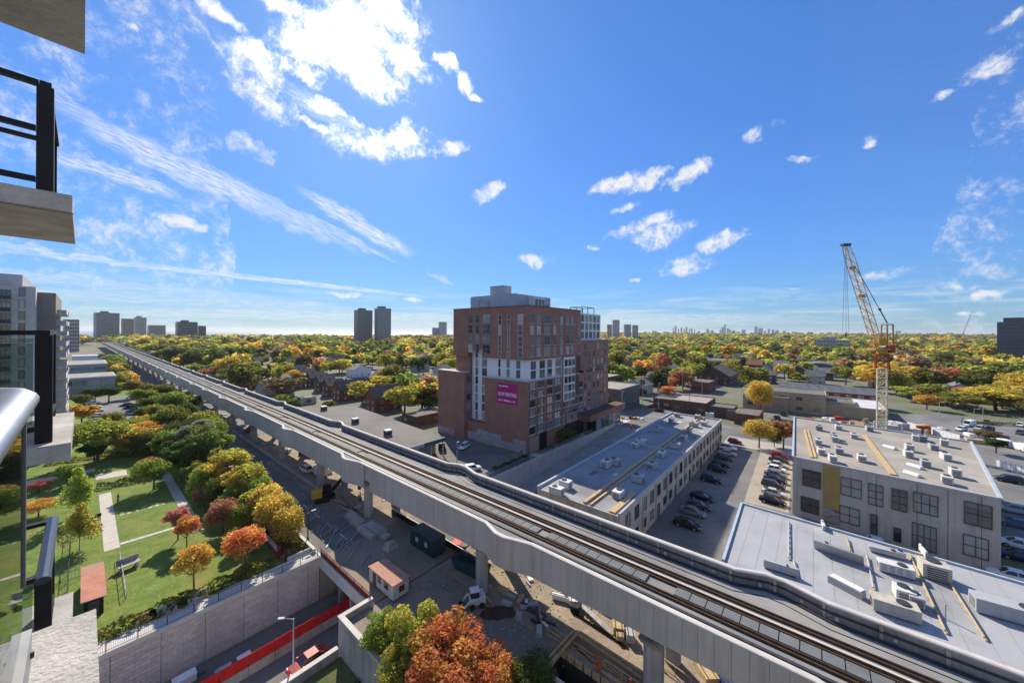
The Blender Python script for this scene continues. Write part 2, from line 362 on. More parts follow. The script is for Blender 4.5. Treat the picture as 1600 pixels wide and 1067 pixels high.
# park
sheet('lawn', [(-40, 59.5), (19.3, 59.5), (19.3, 330), (-40, 330)], GRASS, 1)
sheet('shrub_bed_soil', [(19.9, 60), (23.4, 60), (23.4, 120), (19.9, 120)], GRASSD, 1)
def path(x0, x1, y0, y1, n, along, lvl=2):
    base = MB().box(x0, x1, y0, y1, .004, .03).build('park_path', CONCD); base['kind'] = 'structure'
    for k in range(n):
        if along == 'y': q = (x0 + .02, x1 - .02, y0 + (y1 - y0) * k / n + .025, y0 + (y1 - y0) * (k + 1) / n - .025)
        else: q = (x0 + (x1 - x0) * k / n + .025, x0 + (x1 - x0) * (k + 1) / n - .025, y0 + .02, y1 - .02)
        MB().box(*q, .031, .05 + rnd.uniform(0, .008)).build('paving_slab', PATHM, base)
path(2.2, 3.95, 85.4, 116, 19, 'y'); path(3.98, 13.0, 86.2, 87.1, 9, 'x'); path(12.2, 13.8, 82, 124, 24, 'y'); path(-1, 2.15, 96, 100, 3, 'x')
sheet('park_path', [(2, 128), (7, 127), (7, 132), (2, 133)], PATHM, 2)
sheet('park_path', [(-30, 136), (2, 136), (2, 139), (-30, 139)], PATHM, 2)
for k in range(9):
    x = 4.6 + k * .95; o = sheet('lawn_mark', [(x, 100.2), (x + .5, 100.2), (x + .5, 100.55), (x, 100.55)], PAINT, 2)
sheet('car_park', [(2.5, 196), (18.5, 193), (18.5, 282), (2.5, 282)], ASPH2, 2)
# street beside the guideway, dirt of the building site under it
sheet('street', [(24, -200), (33.2, -200), (33.2, 0), (24, 0)], ASPH, 2)
sheet('street', [(20.3, 21.4), (PIT[1], 21.4), (PIT[1], 43), (20.3, 43)], MUD, 1)
sheet('street', [(20.3, 0), (PIT[0], 0), (PIT[0], 21.4), (20.3, 21.4)], MUD, 1)
sheet('street', [(24, 58.5), (33.2, 58.5), (33.2, 449), (24, 449)], ASPH, 2)
sheet('site_dirt', [(33.2, 58.5), (46.5, 58.5), (46.5, 140), (33.2, 140)], SAND, 1)
sheet('site_dirt', [(33.2, 140), (46.5, 140), (46.5, 449), (33.2, 449)], ASPH2, 1)
sheet('site_dirt', [(PIT[1], -60), (47.5, -60), (47.5, 43), (PIT[1], 43)], SAND, 1)
def wavy(x0, x1, y0, y1, amp, seed):
    q = random.Random(seed); n = 22; L = [(x0 + q.uniform(-amp, amp) * (0 < k < n), y0 + (y1 - y0) * k / n) for k in range(n + 1)]; return L + [(x1, y1), (x1, y0)]
sheet('site_dirt', wavy(29.3, 33.99, 21.4, 43, .9, 1), DIRT, 3)
sheet('site_dirt', wavy(31.6, 33.3, 58.6, 112, .5, 2), DIRT, 3)
for k in range(26):
    y = 60 + k * 5.4
    sheet('lane_mark', [(28.6, y), (28.72, y), (28.72, y + 2.6), (28.6, y + 2.6)], PAINT, 3)
kb = MB().box(23.7, 24.0, 58.6, 300, 0, .14); struct('kerb', kb, CONCL)
# yards beyond the guideway
sheet('side_lot', [(49, 58.6), (80.2, 58.6), (80.2, 79), (49, 79)], ASPH, 2)
sheet('side_lot', [(66, 79), (79.9, 79), (79.9, 104), (66, 104)], ASPH, 2)
sheet('car_park', [(48, -2), (131, 0), (131, 22.5), (48, 22.5)], ASPH2, 2)
sheet('car_park', [(131, -4), (146, -4), (146, 22), (131, 22)], mat('pale paving', (.38, .36, .33), .9, .15, .3, .01), 2)
sheet('lot_paving', [(88.6, 3.6), (131, 4.4), (131, 12), (88.6, 11)], mat('tan paving', (.34, .3, .25), .92, .15, .3, .01), 3)
sheet('lane', [(74.5, -60), (87, -60), (87, 0), (74.5, 0)], ASPH2, 2)
sheet('car_park', [(87, -110), (134, -110), (134, -30), (87, -24)], ASPH2, 2)
sheet('car_park', [(134, -112), (236, -150), (236, -34), (190, -14), (134, -8)], ASPH2, 1)
sheet('plaza', [(82, 58.6), (131, 58.6), (131, 61.9), (82, 61.9)], CONCL, 2)
sheet('plaza', [(131, 38), (141, 38), (141, 62), (131, 62)], CONCL, 2)
sheet('street', [(141, -20), (156, -20), (170, 449), (155, 449)], ASPH2, 3)
sheet('street', [(130, 46), (141, 46), (141, 56), (130, 56)], ASPH2, 3)
sheet('street', [(150, 44), (449, 44), (449, 58), (150, 58)], ASPH2, 4)
sheet('lane', [(46.6, 38.6), (130, 38.6), (130, 43), (46.6, 43)], CONCL, 2)
WORN = mat('worn paint', (.27, .265, .255), .9, .2, 1.5)
for k in range(12):
    x = 66 + k * 5.4
    sheet('bay_mark', [(x, 15), (x + .1, 15), (x + .1, 20.5), (x, 20.5)], WORN, 3)
# ------------------------------------------------------------------ underpass
UZ = -6.5
struct('underpass_road', MB().sheet([(-70, 47.2, UZ), (46, 47.2, UZ), (46, 58.4, UZ), (-70, 58.4, UZ)]), ASPH)
struct('underpass_road', MB().sheet([(46, 45, UZ), (130, 45, -.02), (130, 57.6, -.02), (46, 57.6, UZ)]), mat('pale road', (.3, .29, .27), .9, .15, .3, .01))
struct('pavement', MB().box(-70, 46, 43.5, 47.2, UZ - .3, UZ + .14), CONCL)
for k in range(9):
    x = -14 + k * 4.4; struct('lane_mark', MB().sheet([(x, 54.9), (x + 2, 54.9), (x + 2, 55.03), (x, 55.03)], UZ + .004), PAINT)
struct('lower_yard', MB().sheet([(-70, 5, -3.6), (20, 5, -3.6), (20, 42.9, -3.6), (-70, 42.9, -3.6)]), GRASSD)
BLOCK = brickmat('concrete block', (.6, .545, .475), (.5, .455, .4), (.6, .6, .6), 1.0, .02, .9, .45)
w = thing('retaining_wall', 'long grey block retaining wall along the far side of the sunken road', 'wall', (-23, 58.8, UZ))
MB().box(-70, 23.6, 58.5, 59.2, UZ - .4, -.42).build('block_face', BLOCK, w)
for x in range(-10, 24, 4):
    MB().box(x - .02, x + .02, 58.484, 58.5, UZ, -.45).build('joint', DKGREY, w)
MB().box(-70, 23.6, 58.35, 59.3, -.42, .12).build('coping', CONCL, w)
struct('footway', MB().box(-70, 23.6, 59.3, 60.9, -.3, .1), CONCL)
def railing(name, label, p, q, h=1.1, step=2.4, mt=BLACK, z=.1, pick=.16, cat='railing', top=.05):
    p, q = Vector(p), Vector(q); L = (q - p).length; n = max(1, round(L / step)); d = (q - p) / L
    t = thing(name, label, cat, tuple((p + q) / 2))
    me = None
    for i in range(n + 1):
        c = p + d * (L * i / n)
        MB().beam(c, c + UP * h, .07).build('post', mt, t)
    MB().beam(p + UP * h, q + UP * h, top).build('top_rail', mt, t); MB().beam(p + UP * .12, q + UP * .12, .04).build('bottom_rail', mt, t)
    if pick:
        b = MB(); k = int(L / pick)
        for i in range(1, k):
            c = p + d * (L * i / k); b.beam(c + UP * .12, c + UP * h, .018)
        stuff(b.build('pickets', mt, t))
    return t
railing('railing', 'dark picket railing on top of the long block retaining wall', (-20, 58.6, .12), (23.4, 58.6, .12))
w = thing('retaining_wall', 'low plain concrete wall on the near side of the sunken road by the red car', 'wall', (-25, 43.2, UZ))
MB().box(-70, 19.6, 43, 43.5, UZ - .4, -2.7).build('wall_face', CONCD, w); MB().box(-70, 19.6, 42.95, 43.55, -2.7, -2.55).build('coping', CONCL, w)
w = thing('planter_wall', 'concrete planter wall at the corner under the orange and green trees', 'wall', (21, 30, -3.6))
MB().box(19.8, 20.2, 5, 43.5, -6.8, .75).build('wall_face', CONC, w); MB().box(20.2, 24, 43.1, 43.5, -6.8, .75).build('wall_face', CONC, w)
MB().box(19.7, 20.3, 5, 43.6, .75, .9).build('coping', CONCL, w); MB().box(20.3, 24, 43, 43.6, .75, .9).build('coping', CONCL, w)
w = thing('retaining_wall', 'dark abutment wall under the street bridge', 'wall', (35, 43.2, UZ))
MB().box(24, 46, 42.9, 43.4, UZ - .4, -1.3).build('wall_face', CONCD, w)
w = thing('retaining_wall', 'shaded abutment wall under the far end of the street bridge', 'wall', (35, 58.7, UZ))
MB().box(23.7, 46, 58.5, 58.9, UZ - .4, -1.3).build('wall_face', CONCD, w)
b = thing('street_bridge', 'short concrete street bridge over the sunken road beside the guideway', 'bridge', (35, 51, -1.3))
MB().box(24, 46.4, 43.3, 58.6, -.9, -.002).build('deck', DIRT, b); MB().box(23.6, 24, 43, 58.9, -1.5, .25).build('edge_beam', CONCL, b)
MB().box(46.4, 46.8, 43, 58.9, -1.5, .6).build('edge_beam', CONCL, b)
for y in (47.1, 50.9, 54.5):
    MB().box(25, 25.7, y, y + .6, UZ, -.9).build('pillar', CONC, b)
railing('bridge_railing', 'dark red railing with posts along the edge of the street bridge', (23.8, 43.4, .25), (23.8, 58.4, .25), 1.15, 2.1, DKRED, 0, .12)
b = MB().box(23.72, 23.78, 43.5, 58.3, .3, 1.05); tag(b.build('screen_panel', DKRED), 'dark red mesh screen fixed to the street bridge railing', 'screen')
struct('street', MB().sheet([(p[0], p[1]) for p in wavy(24.02, 32.2, 43.3, 58.5, .5, 4)][::-1] if False else [(24.02, 43.2), (32.6, 43.2), (32.1, 48), (32.9, 53), (32.4, 58.55), (24.02, 58.55)], .006), MUD)
# far ramp of the underpass
w = thing('ramp_wall', 'pale concrete wall with a fence on top beside the brick block ramp', 'wall', (90, 58.1, -3))
MB().add([(46.8, 57.6, UZ - .2), (130, 57.6, -.3), (130, 57.6, .7), (46.8, 57.6, .7), (46.8, 58.2, UZ - .2), (130, 58.2, -.3), (130, 58.2, .7), (46.8, 58.2, .7)],
         [(0, 1, 2, 3), (7, 6, 5, 4), (3, 2, 6, 7), (0, 3, 7, 4), (1, 5, 6, 2)]).build('wall_face', CONCL, w)
railing('ramp_fence', 'grey picket fence on top of the pale ramp wall beside the brick block', (48, 57.9, .7), (112, 57.9, .7), 1.3, 3.2, GREYP, 0, .3, 'fence')
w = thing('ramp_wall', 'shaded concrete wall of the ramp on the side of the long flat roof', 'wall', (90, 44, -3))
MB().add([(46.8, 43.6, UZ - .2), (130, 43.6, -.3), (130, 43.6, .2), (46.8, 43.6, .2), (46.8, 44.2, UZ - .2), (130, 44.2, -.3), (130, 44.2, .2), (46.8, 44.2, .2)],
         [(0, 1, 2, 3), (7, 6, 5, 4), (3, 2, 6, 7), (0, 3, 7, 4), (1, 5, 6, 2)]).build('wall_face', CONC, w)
f = thing('hoarding', 'dark red construction hoarding along the ramp beside the long flat roof', 'fence', (90, 43.9, .2))
for k in range(24):
    x = 58 + k * 2.4; MB().box(x, x + 2.34, 43.85, 43.95, .21, 1.9).build('panel', DKRED, f)
    MB().box(x - .05, x + .03, 43.75, 43.85, .21, 2).build('post', DKGREY, f)
# median barriers with red mesh
f = thing('road_barrier', 'row of concrete barriers with bright red fence panels down the sunken road', 'barrier', (4, 52.2, UZ))
xs = -15.
MB().box(-19, 29, 52.6, 52.75, UZ, UZ + .01)
for k in range(16):
    x = xs + k * 2.8
    pr = [(0, 51.85), (0, 52.55)]
    MB().add([(x, 51.85, UZ), (x, 52.55, UZ), (x, 52.35, UZ + .95), (x, 52.05, UZ + .95), (x + 2.74, 51.85, UZ), (x + 2.74, 52.55, UZ), (x + 2.74, 52.35, UZ + .95), (x + 2.74, 52.05, UZ + .95)],
             [(0, 1, 2, 3), (7, 6, 5, 4), (3, 2, 6, 7), (1, 5, 6, 2), (0, 3, 7, 4)]).build('concrete_block', CONC, f)
    MB().box(x + .02, x + 2.72, 52.17, 52.22, UZ + .96, UZ + 2.35).build('red_panel', REDP, f)
    MB().beam((x, 52.24, UZ + .95), (x, 52.24, UZ + 2.4), .06).build('post', DKGREY, f)
# ------------------------------------------------------------------ elevated guideway
ZT, ZD, ZB = 11.0, 9.7, 6.9
def drift(Y): return -.0085 * max(0, Y - 120)
NB = [-3.5, 28.4, 67.8, 100, 132, 163, 190, 215, 250, 285, 320, 360, 400]
FB = [2.8, 48, 96, 137, 180, 215, 250, 285, 320, 360, 400]
def tri(Y, cs, amp):
    for c in cs:
        if c - 4 < Y < c + 3.2:
            return amp * (1 if abs(Y - c) < .7 else ((c + 3.2 - Y) / 2.5 if Y > c else (Y - c + 4) / 3.3))
    return 0
def zB(Y):
    return float(np.interp(Y, [-30, 5, 12, 24, 40, 60, 90], [8.1, 7.9, 7.8, 7.4, 6.95, 6.7, 6.6]))
def nX(Y): return 32.6 + drift(Y) - tri(Y, NB, .95)
def fX(Y): return 43.1 + drift(Y) + tri(Y, FB, 1.05)
def ylist(cs, y0, y1, step):
    s = set()
    y = y0
    while y <= y1: s.add(round(y, 2)); y += step
    for c in cs:
        for e in (-4, -.7, .7, 3.2):
            if y0 < c + e < y1: s.add(round(c + e, 2))
    return sorted(s)
gw = thing('elevated_guideway', 'long raised concrete railway guideway on pairs of columns running to the horizon', 'guideway', (38, 40, 0))
ys = ylist(NB, -30, 420, 6) + [470, 540, 640, 760, 900, 1100]; yf = ylist(FB, -30, 420, 6) + [470, 540, 640, 760, 900, 1100]
def loft(ysl, xf, prof):
    """strip extruded along the line: prof = closed list of (dx, z)"""
    b = MB(); n = len(prof)
    vs = [(xf(y) + dx, y, z) for y in ysl for dx, z in prof]; fs = []
    for i in range(len(ysl) - 1):
        for k in range(n):
            fs.append((i * n + k, i * n + (k + 1) % n, (i + 1) * n + (k + 1) % n, (i + 1) * n + k))
    fs += [tuple(range(n)), tuple(range(len(ysl) * n - 1, (len(ysl) - 1) * n - 1, -1))]
    return b.add(vs, fs)
GIRD = mat('girder concrete', (.47, .43, .375), .88, .07, .25, .004, stain=(.42, .385, .335), streak=.22)
NEARP = [y for y in ys if y <= 62]; FARP = [y for y in ys if y >= 60]
loft(ys, nX, [(.12, 8.2), (.42, 8.2), (.42, ZT - .1), (.12, ZT - .1)]).build('parapet_core', CONC, gw)
pp = []                                                   # near face: separate precast panels
for a, b2 in zip(NEARP[:-1], NEARP[1:]):
    n = max(1, round((b2 - a) / 1.12))
    for i in range(n): pp.append((a + (b2 - a) * i / n, a + (b2 - a) * (i + 1) / n))
for a, b2 in pp:
    e = .011; x0, x1 = nX(a + .01), nX(b2 - .01)
    z0, z1 = zB(a), zB(b2); zt = ZT - .1
    MB().add([(x0, a + e, z0), (x1, b2 - e, z1), (x1 + .1, b2 - e, z1), (x0 + .1, a + e, z0), (x0, a + e, zt), (x1, b2 - e, zt), (x1 + .1, b2 - e, zt), (x0 + .1, a + e, zt)], [(3, 2, 1, 0), (4, 5, 6, 7), (1, 0, 4, 5), (2, 1, 5, 6), (3, 2, 6, 7), (0, 3, 7, 4)]).build('face_panel', GIRD, gw)
loft([62] + [y for y in ys if y > 62], nX, [(0, 6.65), (.1, 6.65), (.1, ZT - .1), (0, ZT - .1)]).build('girder_face', GIRD, gw)
loft(ys, nX, [(-.04, ZT - .1), (.5, ZT - .1), (.5, ZT + .02), (.4, ZT + .06), (.06, ZT + .06), (-.04, ZT + .02)]).build('coping', CONCL, gw)
loft(yf, fX, [(-.4, 9.1), (0, 9.1), (0, ZT - .1), (-.4, ZT - .1)]).build('far_parapet', CONCD, gw)
loft(yf, fX, [(-.5, ZT - .1), (.08, ZT - .1), (.08, ZT + .05), (-.02, ZT + .12), (-.38, ZT + .12), (-.5, ZT + .05)]).build('far_coping', CONCL, gw)
DECKM = mat('deck concrete', (.215, .213, .208), .85, .15, .22, .006, stain=(.29, .28, .265))
b = MB(); n = len(ys)
yd = sorted(set(ys + yf))
vs = []
for y in yd: vs += [(nX(y) + .42, y, ZD), (fX(y) - .4, y, ZD), (fX(y) - .4, y, ZD - .5), (nX(y) + .42, y, ZD - .5)]
b.add(vs, [f for i in range(len(yd) - 1) for f in ((4 * i, 4 * i + 1, 4 * i + 5, 4 * i + 4), (4 * i + 3, 4 * i + 7, 4 * i + 6, 4 * i + 2))]).build('deck', DECKM, gw)
loft(ys, lambda Y: 33.9 + drift(Y), [(0, ZB - .1), (2.6, ZB - .1), (3.2, ZD - .5), (-.6, ZD - .5)]).build('box_girder', CONCD, gw)
loft(ys, lambda Y: 38.4 + drift(Y), [(0, ZB - .1), (2.0, ZB - .1), (3.2, ZD - .5), (-.6, ZD - .5)]).build('box_girder', CONCD, gw)
yt = [-30, 0, 40, 80, 120, 160, 200, 260, 320, 380, 440, 540, 760, 1100]
for x in (36.25, 38.35, 39.75):
    loft(yt, lambda Y: x + drift(Y), [(-.36, ZD), (.36, ZD), (.3, ZD + .2), (-.3, ZD + .2)]).build('rail_beam', RUST, gw)
    loft(yt, lambda Y: x + drift(Y), [(-.06, ZD + .2), (.06, ZD + .2), (.04, ZD + .36), (-.04, ZD + .36)]).build('running_rail', mat('worn rail', (.13, .08, .055), .5, .2, 2, 0, .6), gw)
loft(yt, lambda Y: 38.75 + drift(Y), [(0, ZD), (.24, ZD), (.24, ZD + .12), (0, ZD + .12)]).build('kerb_strip', CONCL, gw)
loft(yt, lambda Y: 34.9 + drift(Y), [(0, ZD), (.3, ZD), (.3, ZD + .15), (0, ZD + .15)]).build('cable_tray', DKGREY, gw)
loft(yf, lambda Y: fX(Y) - 1.0, [(0, ZD), (.3, ZD), (.3, ZD + .14), (0, ZD + .14)]).build('cable_tray', DKGREY, gw)
loft(yf, lambda Y: fX(Y) - .62, [(0, ZD + .62), (.14, ZD + .62), (.14, ZD + .76), (0, ZD + .76)]).build('cable_duct', DKGREY, gw)
loft(yf, lambda Y: fX(Y) - 1.9, [(0, ZD), (.06, ZD), (.06, ZD + .05), (0, ZD + .05)]).build('conduit', DKGREY, gw)
PLATE = mat('reaction plate', (.14, .15, .155), .75, .12, .8, 0, 0)
y = -6.0
while y < 52:
    if abs(y - 11.5) > 1.2 and abs(y - 24.8) > .7:
        MB().box(36.75, 37.95, y, y + 1.28, ZD + .02, ZD + .16).build('track_plate', PLATE, gw)
    y += 1.36
b = MB()
while y < 420:
    if int(y) % 23 > 2: b.box(36.75 + drift(y), 37.95 + drift(y), y, y + 1.3, ZD + .02, ZD + .16)
    y += 1.36
stuff(b.build('track_plates', PLATE, gw))
y = -8
while y < 130:
    x = fX(y) - .4
    MB().box(x - .16, x - .005, y - .12, y + .12, ZD, ZT - .12).build('wall_post', CONC, gw)
    y += 3.6
b = MB()
for k in range(60):
    y = -5 + k * 3.1 + rnd.uniform(-1, 1); x = fX(y) - rnd.uniform(.5, .75); b.box(x - .09, x + .09, y - .12, y + .12, ZD + .28, ZD + .58)
stuff(b.build('junction_boxes', GREYP, gw))
b = MB()
for k in range(130):
    y = -6 + k * 1.6
    for x in (36.25, 38.35, 39.75): b.box(x + drift(y) - .34, x + drift(y) + .34, y, y + .18, ZD + .01, ZD + .1)
stuff(b.build('rail_clips', DKGREY, gw))
PIERS = [-14, 11.5, 34.4, 64.6, 86, 111, 135, 159, 184, 210, 236, 262, 288, 315, 342, 370, 400, 430, 470, 510, 560, 620, 700]
for Y in PIERS:
    dx = drift(Y)
    for x in (34.9, 40.6):
        pts = [(x + dx + .75 * math.cos(a) * (1.0), Y + .95 * math.sin(a)) for a in [math.pi * (k + .5) / 4 for k in range(8)]]
        MB().prism(pts, -.1, ZB - 1.0).build('column', CONC, gw)
    b = MB().add([(33.2 + dx, Y - .9, ZB - .1), (42.6 + dx, Y - .9, ZB - .1), (41.6 + dx, Y - .9, ZB - 1.1), (34 + dx, Y - .9, ZB - 1.1), (33.2 + dx, Y + .9, ZB - .1), (42.6 + dx, Y + .9, ZB - .1), (41.6 + dx, Y + .9, ZB - 1.1), (34 + dx, Y + .9, ZB - 1.1)],
                 [(0, 3, 2, 1), (4, 5, 6, 7), (0, 1, 5, 4), (3, 7, 6, 2), (0, 4, 7, 3), (1, 2, 6, 5)])
    b.build('pier_cap', CONC, gw)
# ------------------------------------------------------------------ buildings
BRICK = brickmat('red brown brick', (.345, .178, .128), (.275, .138, .10), (.8, .72, .68), 1.0, .01, .6, .2)
BRICK2 = brickmat('red brick', (.24, .085, .05), (.17, .06, .04), (.85, .8, .75), 1.0, .01, .5, .2)
BRICKD = brickmat('brown brick', (.15, .09, .06), (.10, .065, .045), (.9, .85, .8), 1.0, .01, .5, .2)
RENDER = mat('cream painted block', (.50, .47, .40), .9, .1, .4, .006, stain=(.40, .38, .33), streak=.35)
PRECAST = mat('grey precast wall', (.49, .435, .365), .9, .07, .3, .006, stain=(.40, .36, .315), streak=.22)
STUCCOW = mat('white stucco', (.72, .72, .73), .85, .05, .5)
ROOFG = mat('grey membrane roof', (.30, .30, .305), .85, .1, .22, .008, stain=(.2, .2, .205), contrast=(.3, .7))
ROOFT = mat('gravel roof', (.33, .30, .26), .95, .16, .15, .015, stain=(.25, .23, .2))
ROOFB = mat('pale metal roof', (.37, .375, .385), .6, .06, .25, .004, stain=(.27, .27, .275))
ROOFD = mat('dark tar roof', (.15, .145, .14), .95, .15, .2, .01, stain=(.2, .19, .18))
SHING = mat('brown shingles', (.14, .11, .095), .95, .2, .4, .02, fine=7)
SHING2 = mat('grey shingles', (.15, .155, .165), .95, .2, .4, .02, fine=7)
SHING3 = mat('red brown shingles', (.2, .105, .075), .95, .2, .4, .02, fine=7)
TEAL = mat('teal fascia', (.03, .10, .12), .5, .1, 1)
YELLOWP = mat('ochre panel', (.36, .25, .085), .85, .1, .6)
BLUEF = mat('pale blue flashing', (.40, .47, .53), .5, .1, 1)
TANW = mat('tan wall', (.43, .33, .19), .9, .12, .3)
FRAMEW = mat('white window frame', (.7, .7, .7), .5, .04); FRAMED = mat('dark window frame', (.06, .06, .065), .5, .1); FRAMEG = mat('grey window frame', (.3, .31, .32), .5, .08)
FOOT = []                                               # footprints kept free of trees
class Fac:
    """upright wall from A to B, A on the left seen from outside"""
    def __init__(s, A, B):
        s.A = Vector((A[0], A[1], 0)); d = Vector((B[0] - A[0], B[1] - A[1], 0)); s.L = d.length; s.t = d / s.L; s.n = Vector((s.t.y, -s.t.x, 0)); s.rot = math.atan2(s.t.y, s.t.x)
    def at(s, px, py):
        d = ray(px, py); det = d.x * s.t.y - d.y * s.t.x; k = (s.A.x * s.t.y - s.A.y * s.t.x) / det
        q = Vector((d.x * k, d.y * k, 0)) - s.A
        return q.dot(s.t), H + d.z * k
    def rect(s, x0, y0, x1, y1):
        a, b = s.at(x0, (y0 + y1) / 2)[0], s.at(x1, (y0 + y1) / 2)[0]; xm = (x0 + x1) / 2
        return a, b, s.at(xm, y1)[1], s.at(xm, y0)[1]
    def pt(s, q, z, out=0): v = s.A + s.t * q + s.n * out; return Vector((v.x, v.y, z))
WM = {}
def window(root, f, s0, s1, z0, z1, nx=2, ny=1, fm=None, sill=None, name='window', gm=None, dep=.1):
    fm = fm or FRAMED; gm = gm or GLASS; w, h = round(s1 - s0, 1), round(z1 - z0, 1)
    k = (w, h, nx, ny, fm.name, dep)
    if k not in WM:
        b = MB(); e = min(.07, w * .1)
        b.box(0, w, -dep, .01, 0, e).box(0, w, -dep, .01, h - e, h).box(0, e, -dep, .01, e, h - e).box(w - e, w, -dep, .01, e, h - e)
        for i in range(1, nx): b.box(w * i / nx - e / 2, w * i / nx + e / 2, -dep * .8, .01, e, h - e)
        for j in range(1, ny): b.box(e, w - e, -dep * .7, .01, h * j / ny - e / 2, h * j / ny + e / 2)
        me = b.build(name, fm, world=False, mesh_only=True)
        pm = MB().quad((e, -.02, e), (w - e, -.02, e), (w - e, -.02, h - e), (e, -.02, h - e)).build('pane', gm, world=False, mesh_only=True)
        WM[k] = (me, pm)
    me, pm = WM[k]; p = f.pt(s0, z0) - ORG[root]
    o = ob_mesh(name, me, root, p, f.rot); ORG[o] = ORG[root]
    ob_mesh('pane', pm, o)
    if sill:
        ks = ('sill', w, sill.name)
        if ks not in WM: WM[ks] = MB().box(-.12, w + .12, -.22, .01, -.14, -.002).build('sill', sill, world=False, mesh_only=True)
        ob_mesh('sill', WM[ks], o)
    return o
# --- the tall brick block
bk = thing('brick_apartment_block', 'tall red brick apartment block with stepped corner and pink banner', 'apartment block', (105, 80, 0))
FOOT.append((78, 142, 55, 104))
b = MB()
b.box(81, 133, 62, 79, 0, 21).box(81, 133, 79.003, 87, 0, 6.2).box(83.4, 133, 79.003, 87, 6.2, 21).box(79.8, 133, 87.003, 100.5, 0, 21.7)
b.box(111, 133, 62.01, 96, 21.703, 32.3)
b.box(82.3, 111, 87.003, 94, 21.703, 27).box(81, 111, 87.003, 94, 27.003, 42.5)
b.box(81, 111, 62, 79, 27.003, 42.5).box(81.003, 111, 79.003, 87, 29.5, 42.5).box(83.4, 111, 79.003, 87, 21.003, 29.5)
b.build('wall', BRICK, bk)
MB().box(81.9, 111, 62.7, 78.9, 21.003, 27.0).build('white_storey', STUCCOW, bk)
b = MB().box(83.2, 83.39, 79.1, 86.9, 6.3, 29.4); b.build('recess_panel', STUCCOW, bk)
MB().box(80.8, 111, 61.85, 62, 20.85, 21.1).box(80.75, 81, 61.85, 79, 20.85, 21.1).build('ledge', CONCL, bk)
MB().box(80.85, 111.1, 61.85, 94.1, 42.503, 42.75).build('coping', BRICKD, bk)
MB().box(79.6, 82.2, 86.9, 100.6, 21.703, 21.95).build('coping', CONCL, bk)
MB().box(111.05, 133.1, 61.9, 96.1, 32.303, 32.5).build('coping', CONCL, bk)
# penthouse plant storey
PH = mat('plant room cladding', (.42, .44, .47), .7, .08, .4)
MB().box(87, 107, 72, 92, 42.76, 47.2).box(88.5, 92.5, 78, 84, 47.203, 50.4).build('plant_room', PH, bk)
MB().box(94, 100, 69.5, 71.9, 42.76, 46.6).build('glazed_room', FRAMEW, bk)
f = Fac((87, 92), (87, 72))
fp = Fac((94, 69.5), (100, 69.5))
for k in range(3): window(bk, fp, .3 + k * 1.9, 1.9 + k * 1.9, 43.6, 46, 1, 1, FRAMEW)
fp = Fac((87, 72), (107, 72))
for k in range(6): window(bk, fp, 9 + k * 1.8, 9.8 + k * 1.8, 44, 44.7, 1, 1, FRAMED)
MB().box(111.1, 130.5, 64.2, 91, 32.503, 42.0).build('white_penthouse', STUCCOW, bk)
fp = Fac((111.1, 64.2), (130.5, 64.2))
for k in range(6):
    for j in range(3): window(bk, fp, .9 + k * 3.1, 2.9 + k * 3.1, 33 + j * 3.0, 35.4 + j * 3.0, 2, 1, FRAMED)
b = MB()
for x in (119, 123.5, 128.5):
    for y in (66, 71): b.beam((x, y, 42), (x, y, 44.6), .2)
b.beam((119, 66, 44.6), (128.5, 66, 44.6), .2).beam((119, 71, 44.6), (128.5, 71, 44.6), .2).beam((119, 66, 44.6), (119, 71, 44.6), .2).beam((128.5, 66, 44.6), (128.5, 71, 44.6), .2)
b.build('pergola', DKGREY, bk)
b = MB().beam((83.5, 84, 42.7), (83.5, 84, 45.2), .08).beam((82.5, 82, 45.1), (84.5, 86, 45.1), .06).beam((83.5, 80, 42.7), (83.5, 80, 45), .08).beam((83.5, 78, 44.8), (83.5, 84, 45), .05); b.build('aerial', DKGREY, bk)
FL = Fac((81, 94), (81, 62)); FR = Fac((81, 62), (133, 62))
def wcol(f, px0, px1, z0, n, pitch, wh, nx=1, fm=None, sill=None, ym=560, dropz=0):
    s0, s1 = f.at(px0, ym)[0], f.at(px1, ym)[0]
    for j in range(n): window(bk, f, s0, s1, z0 + j * pitch, z0 + j * pitch + wh, nx, 2, fm or FRAMEG, sill)
for a, c in ((731.5, 738.5), (743, 749), (754, 766)): wcol(FL, a, c, 28 + .3 if a > 750 else 28.3, 4, 3.15, 2.75, 2 if c - a > 8 else 1, FRAMEG)
for a, c in ((778.5, 783), (792.5, 797), (809, 817)): wcol(FL, a, c, 27.7, 4, 3.2, 2.9, 1, FRAMEW)
UPR = [(824.8 + 3, 832.5 + 1.5, 2), (838, 845, 2), (850, 859, 2), (864, 869, 1), (875, 879, 1), (884, 889.5, 1), (892, 896, 1), (903, 905, 1)]
for a, c, nx in UPR: wcol(FR, a, c, 28.0, 4, 3.2, 2.6, nx, FRAMEG, CONCL)
# white storeys
fw = Fac((81.9, 78.9), (81.9, 62.7)); fw2 = Fac((81.9, 62.7), (111, 62.7))
for a, c in ((779, 782), (792, 796), (807, 813)): 
    s0, s1 = fw.at(a, 580)[0], fw.at(c, 580)[0]
    for j in range(2): window(bk, fw, s0, s1, 21.6 + j * 2.75, 23.9 + j * 2.75, 1, 1, FRAMED)
for a, c in ((829, 837), (843, 851), (855, 862), (868, 876), (883, 889), (893, 900)):
    s0, s1 = fw2.at(a, 580)[0], fw2.at(c, 580)[0]
    for j in range(2): window(bk, fw2, s0, s1, 21.4 + j * 2.75, 23.8 + j * 2.75, 2, 1, FRAMEG)
